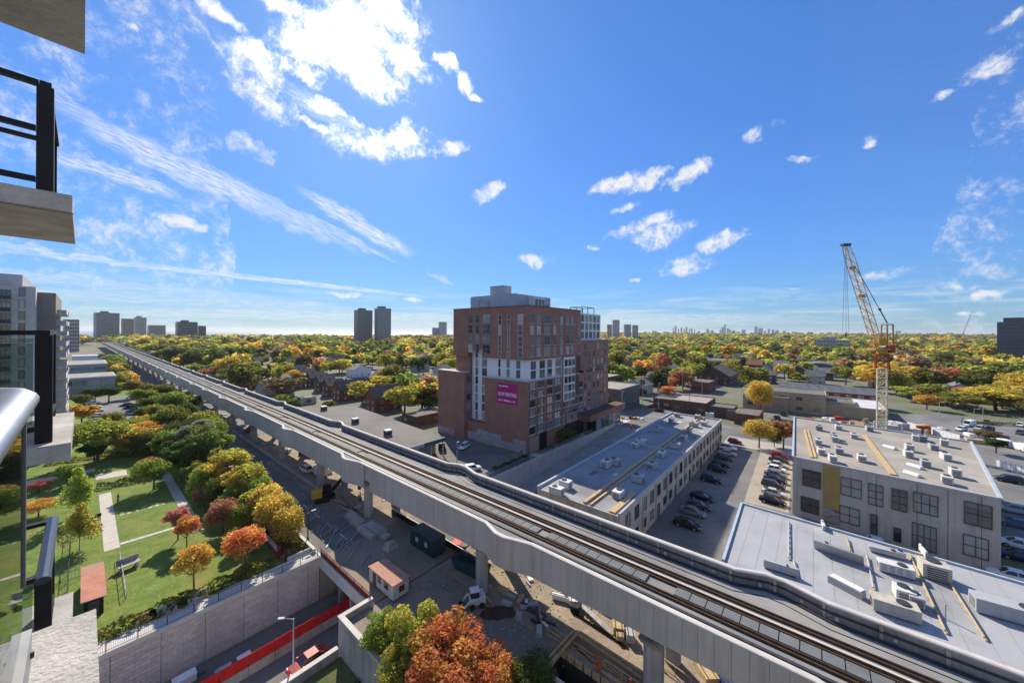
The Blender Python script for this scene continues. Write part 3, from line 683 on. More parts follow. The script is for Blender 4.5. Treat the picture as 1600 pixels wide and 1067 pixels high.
# recessed glazing of the left face
fr = Fac((83.19, 86.9), (83.19, 79.1))
for j in range(8):
    window(bk, fr, 4.6, 7.3, 6.6 + j * 2.85, 9.1 + j * 2.85, 2, 1, FRAMEG)
    window(bk, fr, 1.6, 2.7, 6.6 + j * 2.85, 9.1 + j * 2.85, 1, 1, FRAMEG)
fs = Fac((79.8, 87), (83.4, 87))
for j in range(5): window(bk, fs, .8, 2.9, 6.5 + j * 3.0, 8.9 + j * 3.0, 1, 1, FRAMEG)
LOWC = [(827.5, 835.5), (840.5, 849), (854.5, 862.5), (866.5, 875), (879, 882), (886, 893), (895.5, 901.5), (904.5, 909.5)]
for i, (a, c) in enumerate(LOWC):
    s0, s1 = FR.at(a, 620)[0], FR.at(c, 620)[0]
    for j in range(6 if i < 4 else 5):
        z = 5.6 + j * 2.62
        if z > 19 or (879 <= a <= 896 and z > 12): continue
        window(bk, FR, s0, s1, z, z + 1.95, 2, 2, FRAMED, STUCCOW)
for a, c in ((912, 916), (919, 923), (926, 930), (932.5, 936), (938.5, 942), (944, 947)):
    s0, s1 = FR.at(a, 560)[0], FR.at(c, 560)[0]
    for j in range(9): window(bk, FR, s0, s1, 6.4 + j * 2.85, 8.4 + j * 2.85, 1, 2, FRAMEG)
p0_, p1_ = FR.at(880, 590)[0], FR.at(898, 590)[0]
wb_ = MB().box(81 + p0_, 81 + p1_, 61.8, 61.998, 12.6, 26.9).build('white_bay', STUCCOW, bk)
fb_ = Fac((81 + p0_, 61.8), (81 + p1_, 61.8))
for k in range(3):
    for j in range(5): window(bk, fb_, .4 + k * fb_.L / 3.1, fb_.L / 3.1 * (k + 1) - .1, 13 + j * 2.75, 15.2 + j * 2.75, 1, 1, FRAMEG)
MB().box(81 + p1_ + .3, 81 + p1_ + 2.6, 61.9, 61.998, 14, 27).build('recess_shade_strip', DKGREY, bk)  # flat dark strip on the wall; the recess shade is put into its colour
# ground floor, canopy and shop
MB().box(110, 139, 57.6, 61.95, 4.8, 7.0).build('canopy', BRICK, bk); MB().box(109.9, 139.1, 57.5, 61.98, 7.003, 7.12).build('canopy_coping', BRICKD, bk)
MB().box(116, 137, 58.6, 61.95, 0, 4.79).build('shop', DKGREY, bk)
fsn = Fac((116, 58.6), (137, 58.6))
for k in range(6): window(bk, fsn, .6 + k * 3.4, 3.6 + k * 3.4, .6, 4.4, 2, 1, FRAMEW)
x0 = FR.at(868, 670)[0]
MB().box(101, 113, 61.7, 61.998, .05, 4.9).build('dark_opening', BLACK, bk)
MB().box(82.2, 86, 61.92, 61.998, .05, 4.6).build('garage_door', mat('ochre door', (.34, .29, .2), .8, .06), bk)
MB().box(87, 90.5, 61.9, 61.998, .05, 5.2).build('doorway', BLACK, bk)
# banner with its lettering
BANN = mat('pink banner', (.42, .012, .16), .6, .06, 1)
s0, z1 = FL.at(777, 597); s1 = FL.at(808.5, 598)[0]; z0 = FL.at(793, 631)[1]
bn = MB().box(80.9, 80.99, FL.A.y - s1, FL.A.y - s0, z0, z1).build('banner', BANN, bk)
def letters(text, parent, fac, s, z, size, material, outw, sx=1, name='lettering'):
    cu_ = bpy.data.curves.new(name, 'FONT'); cu_.body = text; cu_.size = size; cu_.extrude = .01; cu_.offset = size * .012
    t = bpy.data.objects.new(name, cu_); COL.objects.link(t)
    me = bpy.data.meshes.new_from_object(t.evaluated_get(bpy.context.evaluated_depsgraph_get())); bpy.data.objects.remove(t)
    me.materials.clear(); me.materials.append(material)
    p = fac.pt(s, z, outw); o = bpy.data.objects.new(name, me); COL.objects.link(o); o.parent = parent; o.location = p - ORG[parent]
    o.matrix_local = Matrix.Translation(p - ORG[parent]) @ Matrix((( -(-fac.t.x), 0, fac.n.x, 0), (fac.t.y, 0, fac.n.y, 0), (0, 1, 0, 0), (0, 0, 0, 1)))
    o.scale = (sx, 1, 1); return o
bw = s1 - s0
LET = mat('banner lettering', (.85, .75, .8), .6, .03)
letters('NOW RENTING', bn, FL, s0 + bw * .05, z0 + (z1 - z0) * .37, 1.55, LET, .11, bw * .9 / (1.55 * 6.9))
def fineprint(s, z, words, h):
    b = MB()
    for wl in words:
        for k in range(wl):
            y = FL.A.y - s; b.box(80.86, 80.895, y - h * .55, y, z, z + h * rnd.choice((.7, 1, 1))); s += h * .72
        s += h * .7
    return b
fineprint(s0 + bw * .08, z0 + (z1 - z0) * .12, [4, 1, 9, 1, 3], .42).build('small_lettering', LET, bn)
fineprint(s0 + bw * .08, z0 + (z1 - z0) * .82, [5, 9], .36).build('small_lettering', LET, bn)
fineprint(s0 + bw * .12, z0 + (z1 - z0) * .7, [5, 9, 4], .26).build('small_lettering', BRICK2, bn)
# spray-painted pieces along the foot of the left face
def graffiti(n, c1, c2, seed):
    m = bpy.data.materials.new('spray paint'); m.use_nodes = True; t = m.node_tree; bs = t.nodes['Principled BSDF']; bs.inputs['Roughness'].default_value = .7
    tcn = t.nodes.new('ShaderNodeTexCoord'); mp_ = t.nodes.new('ShaderNodeMapping'); mp_.inputs['Location'].default_value = (seed * 7.3, seed, seed * 3.1); mp_.inputs['Scale'].default_value = (1, .55, .9)
    t.links.new(tcn.outputs['Object'], mp_.inputs['Vector'])
    wv = t.nodes.new('ShaderNodeTexVoronoi'); wv.inputs['Scale'].default_value = 1.6; nz = t.nodes.new('ShaderNodeTexNoise'); nz.inputs['Scale'].default_value = 1.7; nz.inputs['Detail'].default_value = 5
    t.links.new(mp_.outputs[0], nz.inputs['Vector']); t.links.new(nz.outputs['Color'], wv.inputs['Vector'])
    cr_ = t.nodes.new('ShaderNodeValToRGB'); e = cr_.color_ramp; e.interpolation = 'CONSTANT'
    cols = [(.03, .03, .035), c1, (.19, .085, .06), c2, (.3, .29, .3), c1]
    while len(e.elements) < len(cols): e.elements.new(.5)
    for i, c in enumerate(cols): e.elements[i].position = i / len(cols) * .8 + .05; e.elements[i].color = c + (1,)
    t.links.new(wv.outputs['Distance'], cr_.inputs[0]); t.links.new(cr_.outputs[0], bs.inputs['Base Color']); return m
for i, (y0, y1, zz, c1, c2) in enumerate(((92, 97.5, 2.6, (.4, .36, .4), (.38, .1, .16)), (97.6, 100.2, 2.4, (.3, .34, .42), (.2, .3, .34)), (82.4, 86.9, 2.8, (.33, .3, .33), (.45, .45, .47)), (77.5, 82.3, 4.2, (.36, .35, .37), (.5, .47, .4)), (72, 77.4, 4.0, (.2, .38, .55), (.35, .36, .4)), (67.5, 71.9, 2.6, (.32, .05, .06), (.36, .3, .32)), (62.5, 67.4, 4.0, (.3, .08, .08), (.45, .4, .4)))):
    xx = 79.8 if y0 > 87 else 81
    MB().box(xx - .03, xx - .004, y0, y1, .25, zz).build('graffiti', graffiti(i, c1, c2, i + 1), bk)
# --- long cream workshop with the grey flat roof
lw = thing('workshop_building', 'long two storey cream workshop with grey flat roof beside the car park', 'workshop', (92, 30, 0)); FOOT.append((50, 136, 20, 42))
MB().box(52.6, 132, 22.5, 38, 0, 7).build('wall', RENDER, lw)
MB().box(52.9, 131.7, 22.8, 37.7, 7.0, 7.02).build('roof', ROOFG, lw)
MB().box(52.6, 132, 22.44, 22.8, 7.003, 7.45).build('parapet', GREYP, lw); MB().box(52.6, 132, 37.7, 38.06, 7.003, 7.45).build('parapet', BLUEF, lw); MB().box(131.7, 132.05, 22.8, 37.7, 7.003, 7.45).build('parapet', CONCL, lw)
MB().box(88.4, 88.8, 22.8, 37.7, 7.025, 7.5).build('fire_wall', GREYP, lw)
MB().box(52.9, 131.7, 28.4, 28.9, 7.025, 7.35).build('roof_timber', TIMBER, lw); MB().box(52.9, 131.7, 27.4, 27.7, 7.025, 7.3).build('roof_timber', TIMBER, lw)
MB().box(52.9, 62, 23.4, 24.4, 7.025, 7.25).build('roof_timber', TIMBER, lw)
for k in range(16):
    x, y = rnd.uniform(54, 128), rnd.choice((rnd.uniform(29.5, 36.5), rnd.uniform(23.3, 26.8))); w_, h_ = rnd.uniform(1, 3.4), rnd.uniform(.5, 1.2)
    MB().box(x, x + w_, y, y + h_, 7.021, 7.034 + .002 * (k % 5)).build('roof_patch', (ROOFD, CONCL, ROOFT)[k % 3], lw)
for x in range(60, 130, 9): MB().box(x, x + .07, 29, 37.6, 7.021, 7.03).build('roof_seam', ROOFD, lw)
for k in range(7): x = 58 + k * 10.5; MB().cyl((x, 35.6 - (k % 3), 7.02), (x, 35.6 - (k % 3), 7.6), .16, 8).build('vent_pipe', GREYP, lw)
fl = Fac((52.6, 22.5), (132, 22.5))
for k in range(21):
    s = 2.2 + k * 3.72
    window(lw, fl, s, s + 1.75, 4.2, 6.3, 2, 2, FRAMED, RENDER)
    if k % 3 == 1: window(lw, fl, s + .2, s + 1.5, .1, 2.6, 1, 1, FRAMED, None, 'door')
    else: window(lw, fl, s - .1, s + 1.6, 1.2, 2.7, 2, 1, FRAMED, RENDER)
for k in range(12):
    x = 55.6 + k * 6.6; MB().beam((x, 22.38, 0), (x, 22.38, 6.9), .14).build('downpipe', GREYP, lw)
# --- grey two storey precast building
cf = [(88.7, 3.0), (85.9, -21.0), (127.5, -27.0), (131.0, 4.2)]
cb = thing('precast_building', 'grey two storey precast commercial building with an ochre stripe and gravel roof', 'commercial building', (108, -10, 0)); FOOT.append((84, 134, -30, 6))
MB().prism(cf, 0, 11).build('wall', PRECAST, cb)
def inset(p, k): 
    c = Vector((sum(a[0] for a in p) / 4, sum(a[1] for a in p) / 4)); return [tuple(Vector(a[:2]) + (c - Vector(a[:2])).normalized() * k) for a in p]
MB().sheet(inset(cf, .55), 11.015).build('roof', ROOFT, cb)
for i in range(4):
    a, c = Vector(cf[i]), Vector(cf[(i + 1) % 4]); 
    MB().beam((a.x, a.y, 11.17), (c.x, c.y, 11.17), .36, .3).build('parapet', BLUEF if i in (1, 3) else GREYP, cb)
fc = Fac(cf[0], cf[1])
def zz(x, y): return 1200 + x / 3.5575, 600 + y / 3.5575
def wz(x0, y0, x1, y1, nx, ny, name='window', fm=None):
    a = fc.rect(*zz(x0, y0), *zz(x1, y1)); return window(cb, fc, a[0], a[1], max(.05, a[2]), a[3], nx, ny, fm or FRAMED, None, name, dep=.2)
for r in ((192, 480, 297, 572, 2, 2), (405, 525, 520, 625, 2, 2), (558, 556, 640, 674, 2, 3), (687, 585, 775, 703, 2, 3), (808, 612, 945, 722, 3, 2), (1090, 662, 1245, 790, 2, 2),
          (183, 632, 287, 715, 2, 2), (398, 685, 510, 775, 2, 2), (1083, 848, 1230, 962, 2, 2), (697, 797, 742, 875, 1, 2)): wz(*r)
wz(568, 722, 610, 830, 1, 2, 'door'); wz(800, 780, 935, 920, 4, 2, 'entrance')
a = fc.rect(*zz(305, 445), *zz(400, 790))
def wallstrip(q0, q1, z0, z1, out, name, m, root=cb, f=fc):
    p0, p1 = f.pt(q0, 0), f.pt(q1, 0); p2, p3 = f.pt(q1, 0, out), f.pt(q0, 0, out)
    return MB().prism([(p[0], p[1]) for p in (p0, p1, p2, p3)], z0, z1).build(name, m, root)
wallstrip(a[0], a[1], 3.2, 10.95, .06, 'ochre_stripe', YELLOWP); wallstrip(a[0], a[1], .3, 3.1, .05, 'graffiti', graffiti(9, (.1, .09, .09), (.3, .2, .15), 9))
for q in (a[1] + 4.6, a[1] + 9.2, a[1] + 12.4, a[1] + 15.6): wallstrip(q, q + .06, .1, 10.9, .02, 'joint', DKGREY)
wallstrip(.1, fc.L - .1, 5.2, 5.32, .035, 'floor_band', GREYP)
for (p, q, wd) in (((1257, 672), (1268, 715), .5), ((1350, 680), (1396, 742), .9)):
    p, q = P(*p, 11.05), P(*q, 11.05); MB().beam(p + UP * .1, q + UP * .1, wd, .12).build('roof_timber', TIMBER, cb)
for (p, q) in (((1262, 672), (1274, 715)),):
    p, q = P(*p, 11.05), P(*q, 11.05); MB().beam(p + UP * .1, q + UP * .1, .4, .12).build('roof_timber', TIMBER, cb)
# --- low pale metal roof in front of it
pr = [(74.7, 9.6), (54.3, 9.0), (48.5, 8.8), (48.5, -60), (71.4, -60), (72.9, -19)]
pb = thing('flat_roof_shed', 'wide low building with a pale blue grey metal roof beside the guideway', 'industrial building', (62, -20, 0)); FOOT.append((46, 77, -62, 12))
MB().prism(pr, 0, 4.95).build('wall', PRECAST, pb); MB().prism(pr, 4.953, 5.02).build('roof', ROOFB, pb)
for i, m_ in ((0, BLUEF), (5, BLUEF), (4, BLUEF)):
    a, c = pr[i], pr[(i + 1) % 6]; MB().beam((a[0], a[1], 5.15), (c[0], c[1], 5.15), .34, .3).build('parapet', m_, pb)
for k in range(22):
    y = 7.5 - k * 1.9; MB().box(52, 73.3, y, y + .05, 5.021, 5.034).build('roof_seam', ROOFG, pb)
# --- low building with dark roof and three vents beyond the guideway
gr = [(49.3, 80), (66, 80), (70.3, 140), (52.5, 156)]
gb = thing('low_shop_building', 'low building with a wide brown grey roof and teal fascia behind the guideway', 'shop', (58, 110, 0)); FOOT.append((46, 73, 77, 160))
MB().prism([(49.3, 83.5), (65.5, 83.5), (70, 140), (52.5, 156)], 0, 4.4).build('wall', CONCD, gb); MB().prism(gr, 4.403, 5).build('roof', mat('weathered roof', (.17, .16, .145), .95, .12, .15, .01, stain=(.2, .19, .17)), gb)
MB().box(59, 66.05, 79.88, 80, 4.0, 5.1).build('fascia', TEAL, gb); MB().box(66.02, 66.14, 80, 84, 4.0, 5.1).build('fascia', TEAL, gb); MB().box(49.3, 58.9, 79.88, 80, 4.2, 5.05).build('fascia', GREYP, gb)
for x in (52, 57, 61.5, 65.6): MB().beam((x, 80.3, 0), (x, 80.3, 4.4), .25).build('post', CONCL, gb)
# --- generic smaller buildings: near corner placed on the ground
def block(label, px, py, lx, ly, h, wm, rm, floors=1, nwx=3, nwy=3, cat='building', name='building', par=.35, ptm=None, fm=None, wh=1.4):
    p = P(px, py); x0, y0 = p.x, p.y; t = thing(name, label, cat, (x0 + lx / 2, y0 + ly / 2, 0)); FOOT.append((x0 - 2, x0 + lx + 2, y0 - 2, y0 + ly + 2))
    MB().box(x0, x0 + lx, y0, y0 + ly, -.3, h).build('wall', wm, t); MB().box(x0 + .25, x0 + lx - .25, y0 + .25, y0 + ly - .25, h + .002, h + .03).build('roof', rm, t)
    pm = ptm or wm
    MB().box(x0 - .03, x0 + lx + .03, y0 - .03, y0 + .25, h + .001, h + par).box(x0 - .03, x0 + .25, y0 + .25, y0 + ly, h + .001, h + par).box(x0 + lx - .25, x0 + lx + .03, y0 + .25, y0 + ly, h + .001, h + par).build('parapet', pm, t)
    fh = h / floors
    for f, n in ((Fac((x0, y0 + ly), (x0, y0)), nwy), (Fac((x0, y0), (x0 + lx, y0)), nwx)):
        for j in range(floors):
            for i in range(n):
                s = f.L * (i + .5) / n; w2 = min(1.1, f.L / n * .36); window(t, f, s - w2, s + w2, j * fh + fh * .32, j * fh + fh * .32 + min(wh, fh * .5), 2, 1, fm or FRAMED)
    return t
def house(label, px, py, lx, ly, h, rh, axis, wm, rm, cat='house', name='house', chim=1, group=None, wins=2, steps=1):
    p = P(px, py); x0, y0 = p.x, p.y; t = thing(name, label, cat, (x0 + lx / 2, y0 + ly / 2, 0), 0, group); FOOT.append((x0 - 1.5, x0 + lx + 1.5, y0 - 1.5, y0 + ly + 1.5))
    x1, y1 = x0 + lx, y0 + ly; e = .4
    if axis == 'X':
        ym = (y0 + y1) / 2; wv = [(x0, y0, -.3), (x1, y0, -.3), (x1, y1, -.3), (x0, y1, -.3), (x0, y0, h), (x1, y0, h), (x1, y1, h), (x0, y1, h), (x0, ym, h + rh), (x1, ym, h + rh)]
        wf = [(0, 1, 5, 4), (2, 3, 7, 6), (3, 0, 4, 8, 7), (1, 2, 6, 9, 5)]
        k = rh / (ly / 2)
        rf = [[(x0 - e, y0 - e, h - k * e), (x1 + e, y0 - e, h - k * e), (x1 + e, ym, h + rh), (x0 - e, ym, h + rh)], [(x1 + e, y1 + e, h - k * e), (x0 - e, y1 + e, h - k * e), (x0 - e, ym, h + rh), (x1 + e, ym, h + rh)]]
    else:
        xm = (x0 + x1) / 2; wv = [(x0, y0, -.3), (x1, y0, -.3), (x1, y1, -.3), (x0, y1, -.3), (x0, y0, h), (x1, y0, h), (x1, y1, h), (x0, y1, h), (xm, y0, h + rh), (xm, y1, h + rh)]
        wf = [(0, 1, 5, 8, 4), (2, 3, 7, 9, 6), (3, 0, 4, 7), (1, 2, 6, 5)]
        k = rh / (lx / 2)
        rf = [[(x0 - e, y1 + e, h - k * e), (x0 - e, y0 - e, h - k * e), (xm, y0 - e, h + rh), (xm, y1 + e, h + rh)], [(x1 + e, y0 - e, h - k * e), (x1 + e, y1 + e, h - k * e), (xm, y1 + e, h + rh), (xm, y0 - e, h + rh)]]
    MB().add(wv, wf).build('wall', wm, t)
    b = MB()
    for q in rf:
        up = [(a, c, z + .22) for a, c, z in q]; b.add(q + up, [(3, 2, 1, 0), (4, 5, 6, 7), (0, 1, 5, 4), (1, 2, 6, 5), (2, 3, 7, 6), (3, 0, 4, 7)])
    rr = b.build('roof', rm, t)
    for c in range(chim):
        cx = x0 + lx * (.3 + .4 * c / max(1, chim - 1)) if axis == 'X' else (x0 + x1) / 2 + .8; cy = (y0 + y1) / 2 + .8 if axis == 'X' else y0 + ly * (.15 + .7 * c / max(1, chim - 1) if chim > 1 else .4)
        MB().box(cx - .35, cx + .35, cy - .35, cy + .35, h + rh * .5, h + rh + .9).build('chimney', BRICKD, rr)
    for f in (Fac((x0, y1), (x0, y0)), Fac((x0, y0), (x1, y0))):
        nn = max(wins, int(f.L / 4.5)) if wins else 0
        for j in range(max(1, int(h // 2.8))):
            for i in range(nn): s = f.L * (i + .5) / nn; window(t, f, s - .6, s + .6, .9 + j * 2.8, 2.3 + j * 2.8, 2, 1, FRAMEW)
    return t
# row houses and gable ends between the guideway and the wood
house('steep brown brick gable house just right of the low roof with vents', 586, 646, 13, 8, 6.5, 4.2, 'X', BRICK2, SHING)
house('brick gable house at the end of the row of brown roofs', 531, 628, 17, 8, 6, 4, 'X', BRICK2, SHING)
for i in range(5):
    house('terraced house with a brown pitched roof and chimney in the stepped row', 513 - i * 13.5, 621 - i * 7.6, 9, 8.2, 6 , 3, 'X', BRICKD, SHING, group='terrace of brown roofed houses')
house('long brown roofed bungalow row half hidden by trees left of the terrace', 362, 612, 12, 26, 4.5, 3, 'Y', BRICKD, SHING, chim=3)
house('grey roofed house left of the bungalow row beside the guideway', 330, 592, 10, 18, 4.5, 2.6, 'Y', RENDER, SHING2)
block('small pale flat roofed garage behind the guideway near the terrace', 470, 633, 7, 5, 3, RENDER, ROOFT, 1, 1, 1, 'garage', 'garage')
block('low brown outbuilding between the low roof and the brick block', 650, 668, 12, 9, 3.6, BRICKD, ROOFD, 1, 2, 2, 'outbuilding', 'outbuilding')
block('small grey shed with dark roof left of the brick block', 668, 655, 6, 6, 3, RENDER, ROOFD, 1, 1, 1, 'shed', 'shed')
# beyond the brick block and along the cross street
block('dark grey two storey corner shop block with a pale flat roof', 968, 643, 24, 16, 9.5, mat('dark render', (.12, .125, .13), .8, .1, .5), ROOFT, 2, 6, 4, 'shop block', 'shop_block', ptm=FRAMEG)
block('two storey shop block with pale flat roof tucked behind the brick block', 952, 614, 18, 20, 9, BRICKD, ROOFT, 2, 4, 4, 'shop block', 'shop_block')
block('low red brick shop with dark roof across the street junction', 1108, 615, 18, 10, 6, BRICK2, ROOFD, 1, 4, 3, 'shop', 'shop')
house('long brown gabled hall behind the low red shop', 1140, 603, 34, 20, 6, 6, 'X', BRICKD, SHING, 'hall', 'hall', 0)
block('low brown brick shop behind the far end of the cream workshop', 1078, 644, 9, 16, 4.2, BRICKD, ROOFD, 1, 2, 4, 'shop', 'shop')
block('flat roofed grey brown shop with vents left of the yellow street tree', 1104, 650, 18, 14, 5, BRICKD, ROOFT, 1, 4, 3, 'shop', 'shop')
block('narrow brown lean-to shop by the yellow street tree', 1146, 655, 10, 10, 4, BRICKD, ROOFD, 1, 2, 2, 'shop', 'shop')
block('small dark store at the end of the row of shops', 1166, 660, 9, 7, 3.6, mat('dark render', (.12, .125, .13)), ROOFT, 1, 2, 2, 'store', 'store')
block('pinkish brick workshop behind the parked dark van', 1186, 668, 15, 8, 4, BRICK2, ROOFD, 1, 3, 2, 'workshop', 'workshop')
block('black walled three storey block among the trees', 1149, 586, 40, 26, 11, mat('black cladding', (.035, .038, .042), .7, .2), ROOFD, 2, 6, 4, 'building', 'black_block')
house('grey clapboard house between two green trees', 1108, 580, 12, 12, 8, 4, 'Y', GREYP, SHING2)
house('dark round shouldered roof house left of the red tree', 984, 590, 17, 13, 5, 6, 'X', BRICKD, SHING3)
house('brown hipped house just left of the red tree', 1010, 592, 12, 11, 5, 5, 'Y', BRICKD, SHING3)
house('grey roofed house right of the red tree', 1050, 588, 22, 12, 6, 3, 'X', GREYP, SHING2)
for k, (x, y) in enumerate(((1012, 572), (1034, 570), (1062, 574), (1082, 569), (1162, 576), (1190, 582), (1208, 590), (1232, 584), (1262, 594), (1146, 560), (1100, 556), (1040, 552), (990, 570), (1210, 566), (1246, 566), (1330, 574), (1350, 562), (1430, 586), (1450, 570), (1520, 590), (1545, 574), (1575, 590), (430, 566), (500, 556), (520, 572), (560, 560), (600, 552), (640, 560), (668, 572), (395, 560), (470, 545), (540, 545))):
    wl = (BRICK2, BRICKD, GREYP, RENDER, STUCCOW)[(k * 7) % 5]; sh = (SHING, SHING2, SHING3)[k % 3]
    house('%s walled house with a %s pitched roof between tree crowns' % ({0: 'red brick', 1: 'brown brick', 2: 'grey', 3: 'cream', 4: 'white'}[(k * 7) % 5], ('brown', 'grey', 'red brown')[k % 3]), x, y, 12 + k % 4, 10 + k % 3, 6.5, 4, 'XY'[k % 2], wl, sh)
A0, A1 = P(1216, 624), P(1374, 640)
d = (A1 - A0); nrow = 9
for i in range(nrow):
    q = A0 + d * (i / nrow); L = d.length / nrow; rot = math.atan2(d.y, d.x); t = thing('row_house', 'red brick row house under a long grey roof behind the tan warehouses', 'row house', (q.x, q.y, 0), rot, 'red row houses in a line')
    ORG[t] = Vector((0, 0, 0)); FOOT.append((min(A0.x, A1.x) - 2, max(A0.x, A1.x) + 10, min(A0.y, A1.y) - 2, max(A0.y, A1.y) + 2)) if i == 0 else None
    MB().add([(0, 0, -.3), (L - .05, 0, -.3), (L - .05, 9, -.3), (0, 9, -.3), (0, 0, 6.6), (L - .05, 0, 6.6), (L - .05, 9, 6.6), (0, 9, 6.6), (0, 4.5, 9), (L - .05, 4.5, 9)], [(0, 1, 5, 4), (2, 3, 7, 6), (3, 0, 4, 8, 7), (1, 2, 6, 9, 5)]).build('wall', BRICK2, t)
    MB().add([(0, -.5, 6.4), (L, -.5, 6.4), (L, 4.5, 9.1), (0, 4.5, 9.1), (0, 9.5, 6.4), (L, 9.5, 6.4)], [(0, 1, 2, 3), (3, 2, 5, 4)]).build('roof', SHING2, t)
    MB().box(.2, 2.2, -1.3, -.02, 0, 3.1).build('porch', DKRED, t)
    ff = Fac((0, 0), (L, 0))
    for s in (1.2, L * .5, L - 2.4):
        window(t, ff, s, s + 1.1, 4.2, 5.7, 2, 1, FRAMEW)
        if s > 2: window(t, ff, s, s + 1.1, 1, 2.6, 2, 1, FRAMEW)
block('flat roofed mauve brown warehouse behind the tree left of the crane', 1232, 646, 15, 17, 6.5, mat('mauve brick', (.34, .24, .19), .9, .1, .5), ROOFT, 1, 3, 3, 'warehouse', 'warehouse')
block('taller tan warehouse with dark roof just left of the crane mast', 1291, 650, 18, 24, 8.5, TANW, ROOFD, 2, 2, 4, 'warehouse', 'warehouse')
block('low brown shed directly behind the crane mast', 1336, 652, 14, 10, 5.5, TANW, ROOFD, 1, 2, 2, 'shed', 'shed')
block('long low yellow brown shop row with white roof right of the crane mast', 1388, 660, 28, 30, 4.5, TANW, mat('white roof', (.55, .55, .56), .8, .1, .3), 1, 4, 0, 'shop row', 'shop_row')
def arch(label, px, py, lx, ly, h, rm, wm):
    p = P(px, py); t = thing('arched_hall', label, 'hall', (p.x + lx / 2, p.y + ly / 2, 0)); FOOT.append((p.x - 1, p.x + lx + 1, p.y - 1, p.y + ly + 1))
    MB().box(p.x, p.x + lx, p.y, p.y + ly, -.3, h * .4).build('wall', wm, t)
    n = 12; v = []
    for k in range(n + 1):
        a = math.pi * k / n; y = p.y + ly / 2 - math.cos(a) * ly / 2; z = h * .4 + math.sin(a) * h * .6; v += [(p.x, y, z), (p.x + lx, y, z)]
    MB().add(v, [(2 * k, 2 * k + 1, 2 * k + 3, 2 * k + 2) for k in range(n)] + [tuple(range(0, 2 * n + 2, 2)), tuple(range(1, 2 * n + 2, 2))[::-1]]).build('roof', rm, t, smooth=False)
arch('arched dark roof hall behind the row houses left of the crane, nearer one', 1312, 590, 30, 24, 11, SHING2, GREYP)
arch('smaller arched dark roof hall farther left behind the row houses', 1286, 584, 26, 18, 9, SHING2, GREYP)
house('white gabled church hall right of the crane among yellow trees', 1463, 602, 12, 24, 6, 6, 'X', WHITE, SHING2, 'church', 'church_hall', 0)
house('dark roofed house beside the white church hall', 1492, 603, 26, 12, 5, 5, 'X', GREYP, SHING2)
block('long low red brick school far behind the street junction', 1110, 548, 60, 30, 8, BRICK2, ROOFT, 2, 8, 4, 'school', 'school')
block('pale stone low block in front of the far skyline', 1250, 546, 40, 20, 7, RENDER, ROOFT, 2, 6, 3, 'building', 'low_block')
block('grey metal shed right of the crane mast', 1392, 556, 30, 24, 12, GREYP, ROOFB, 1, 3, 2, 'shed', 'metal_shed')
# left end of the park
block('blue glazed two storey office with a grey flat roof at the end of the park', 40, 612, 30, 24, 10, mat('slate cladding', (.2, .24, .29), .6, .08), ROOFT, 2, 9, 3, 'office', 'office_block', wh=3.2, ptm=GREYP) if False else None
def slab(label, x0, x1, y0, y1, h, wm, rm, floors, nwx, cat, name, wh=2):
    t = thing(name, label, cat, ((x0 + x1) / 2, (y0 + y1) / 2, 0)); FOOT.append((x0 - 2, x1 + 2, y0 - 2, y1 + 2))
    MB().box(x0, x1, y0, y1, -.3, h).build('wall', wm, t); MB().box(x0 - .2, x1 + .2, y0 - .2, y1 + .2, h + .002, h + .7).build('fascia', GREYP, t); MB().box(x0 + .3, x1 - .3, y0 + .3, y1 - .3, h + .703, h + .72).build('roof', rm, t)
    for j in range(floors):
        f = Fac((x0, y0), (x1, y0))
        for i in range(nwx): s = f.L / nwx * i + .25; window(t, f, s, s + f.L / nwx - .5, h / floors * j + 1, h / floors * j + 1 + wh, 2, 1, FRAMEG)
    return t
slab('blue glazed two storey office with a grey roof at the far end of the park', -28, 11.5, 296, 324, 9, mat('slate cladding', (.2, .24, .29), .6, .08), ROOFT, 2, 8, 'office', 'office_block', 2.6)
slab('wider grey office with flat roof behind the blue glazed one', -28, 10, 352, 395, 12.5, mat('grey blue cladding', (.27, .3, .33), .7, .08), ROOFT, 3, 6, 'office', 'office_block', 1.8)
slab('white gabled low building beside the far guideway', -6, 8, 470, 500, 12, WHITE, ROOFB, 2, 4, 'building', 'low_building', 2)
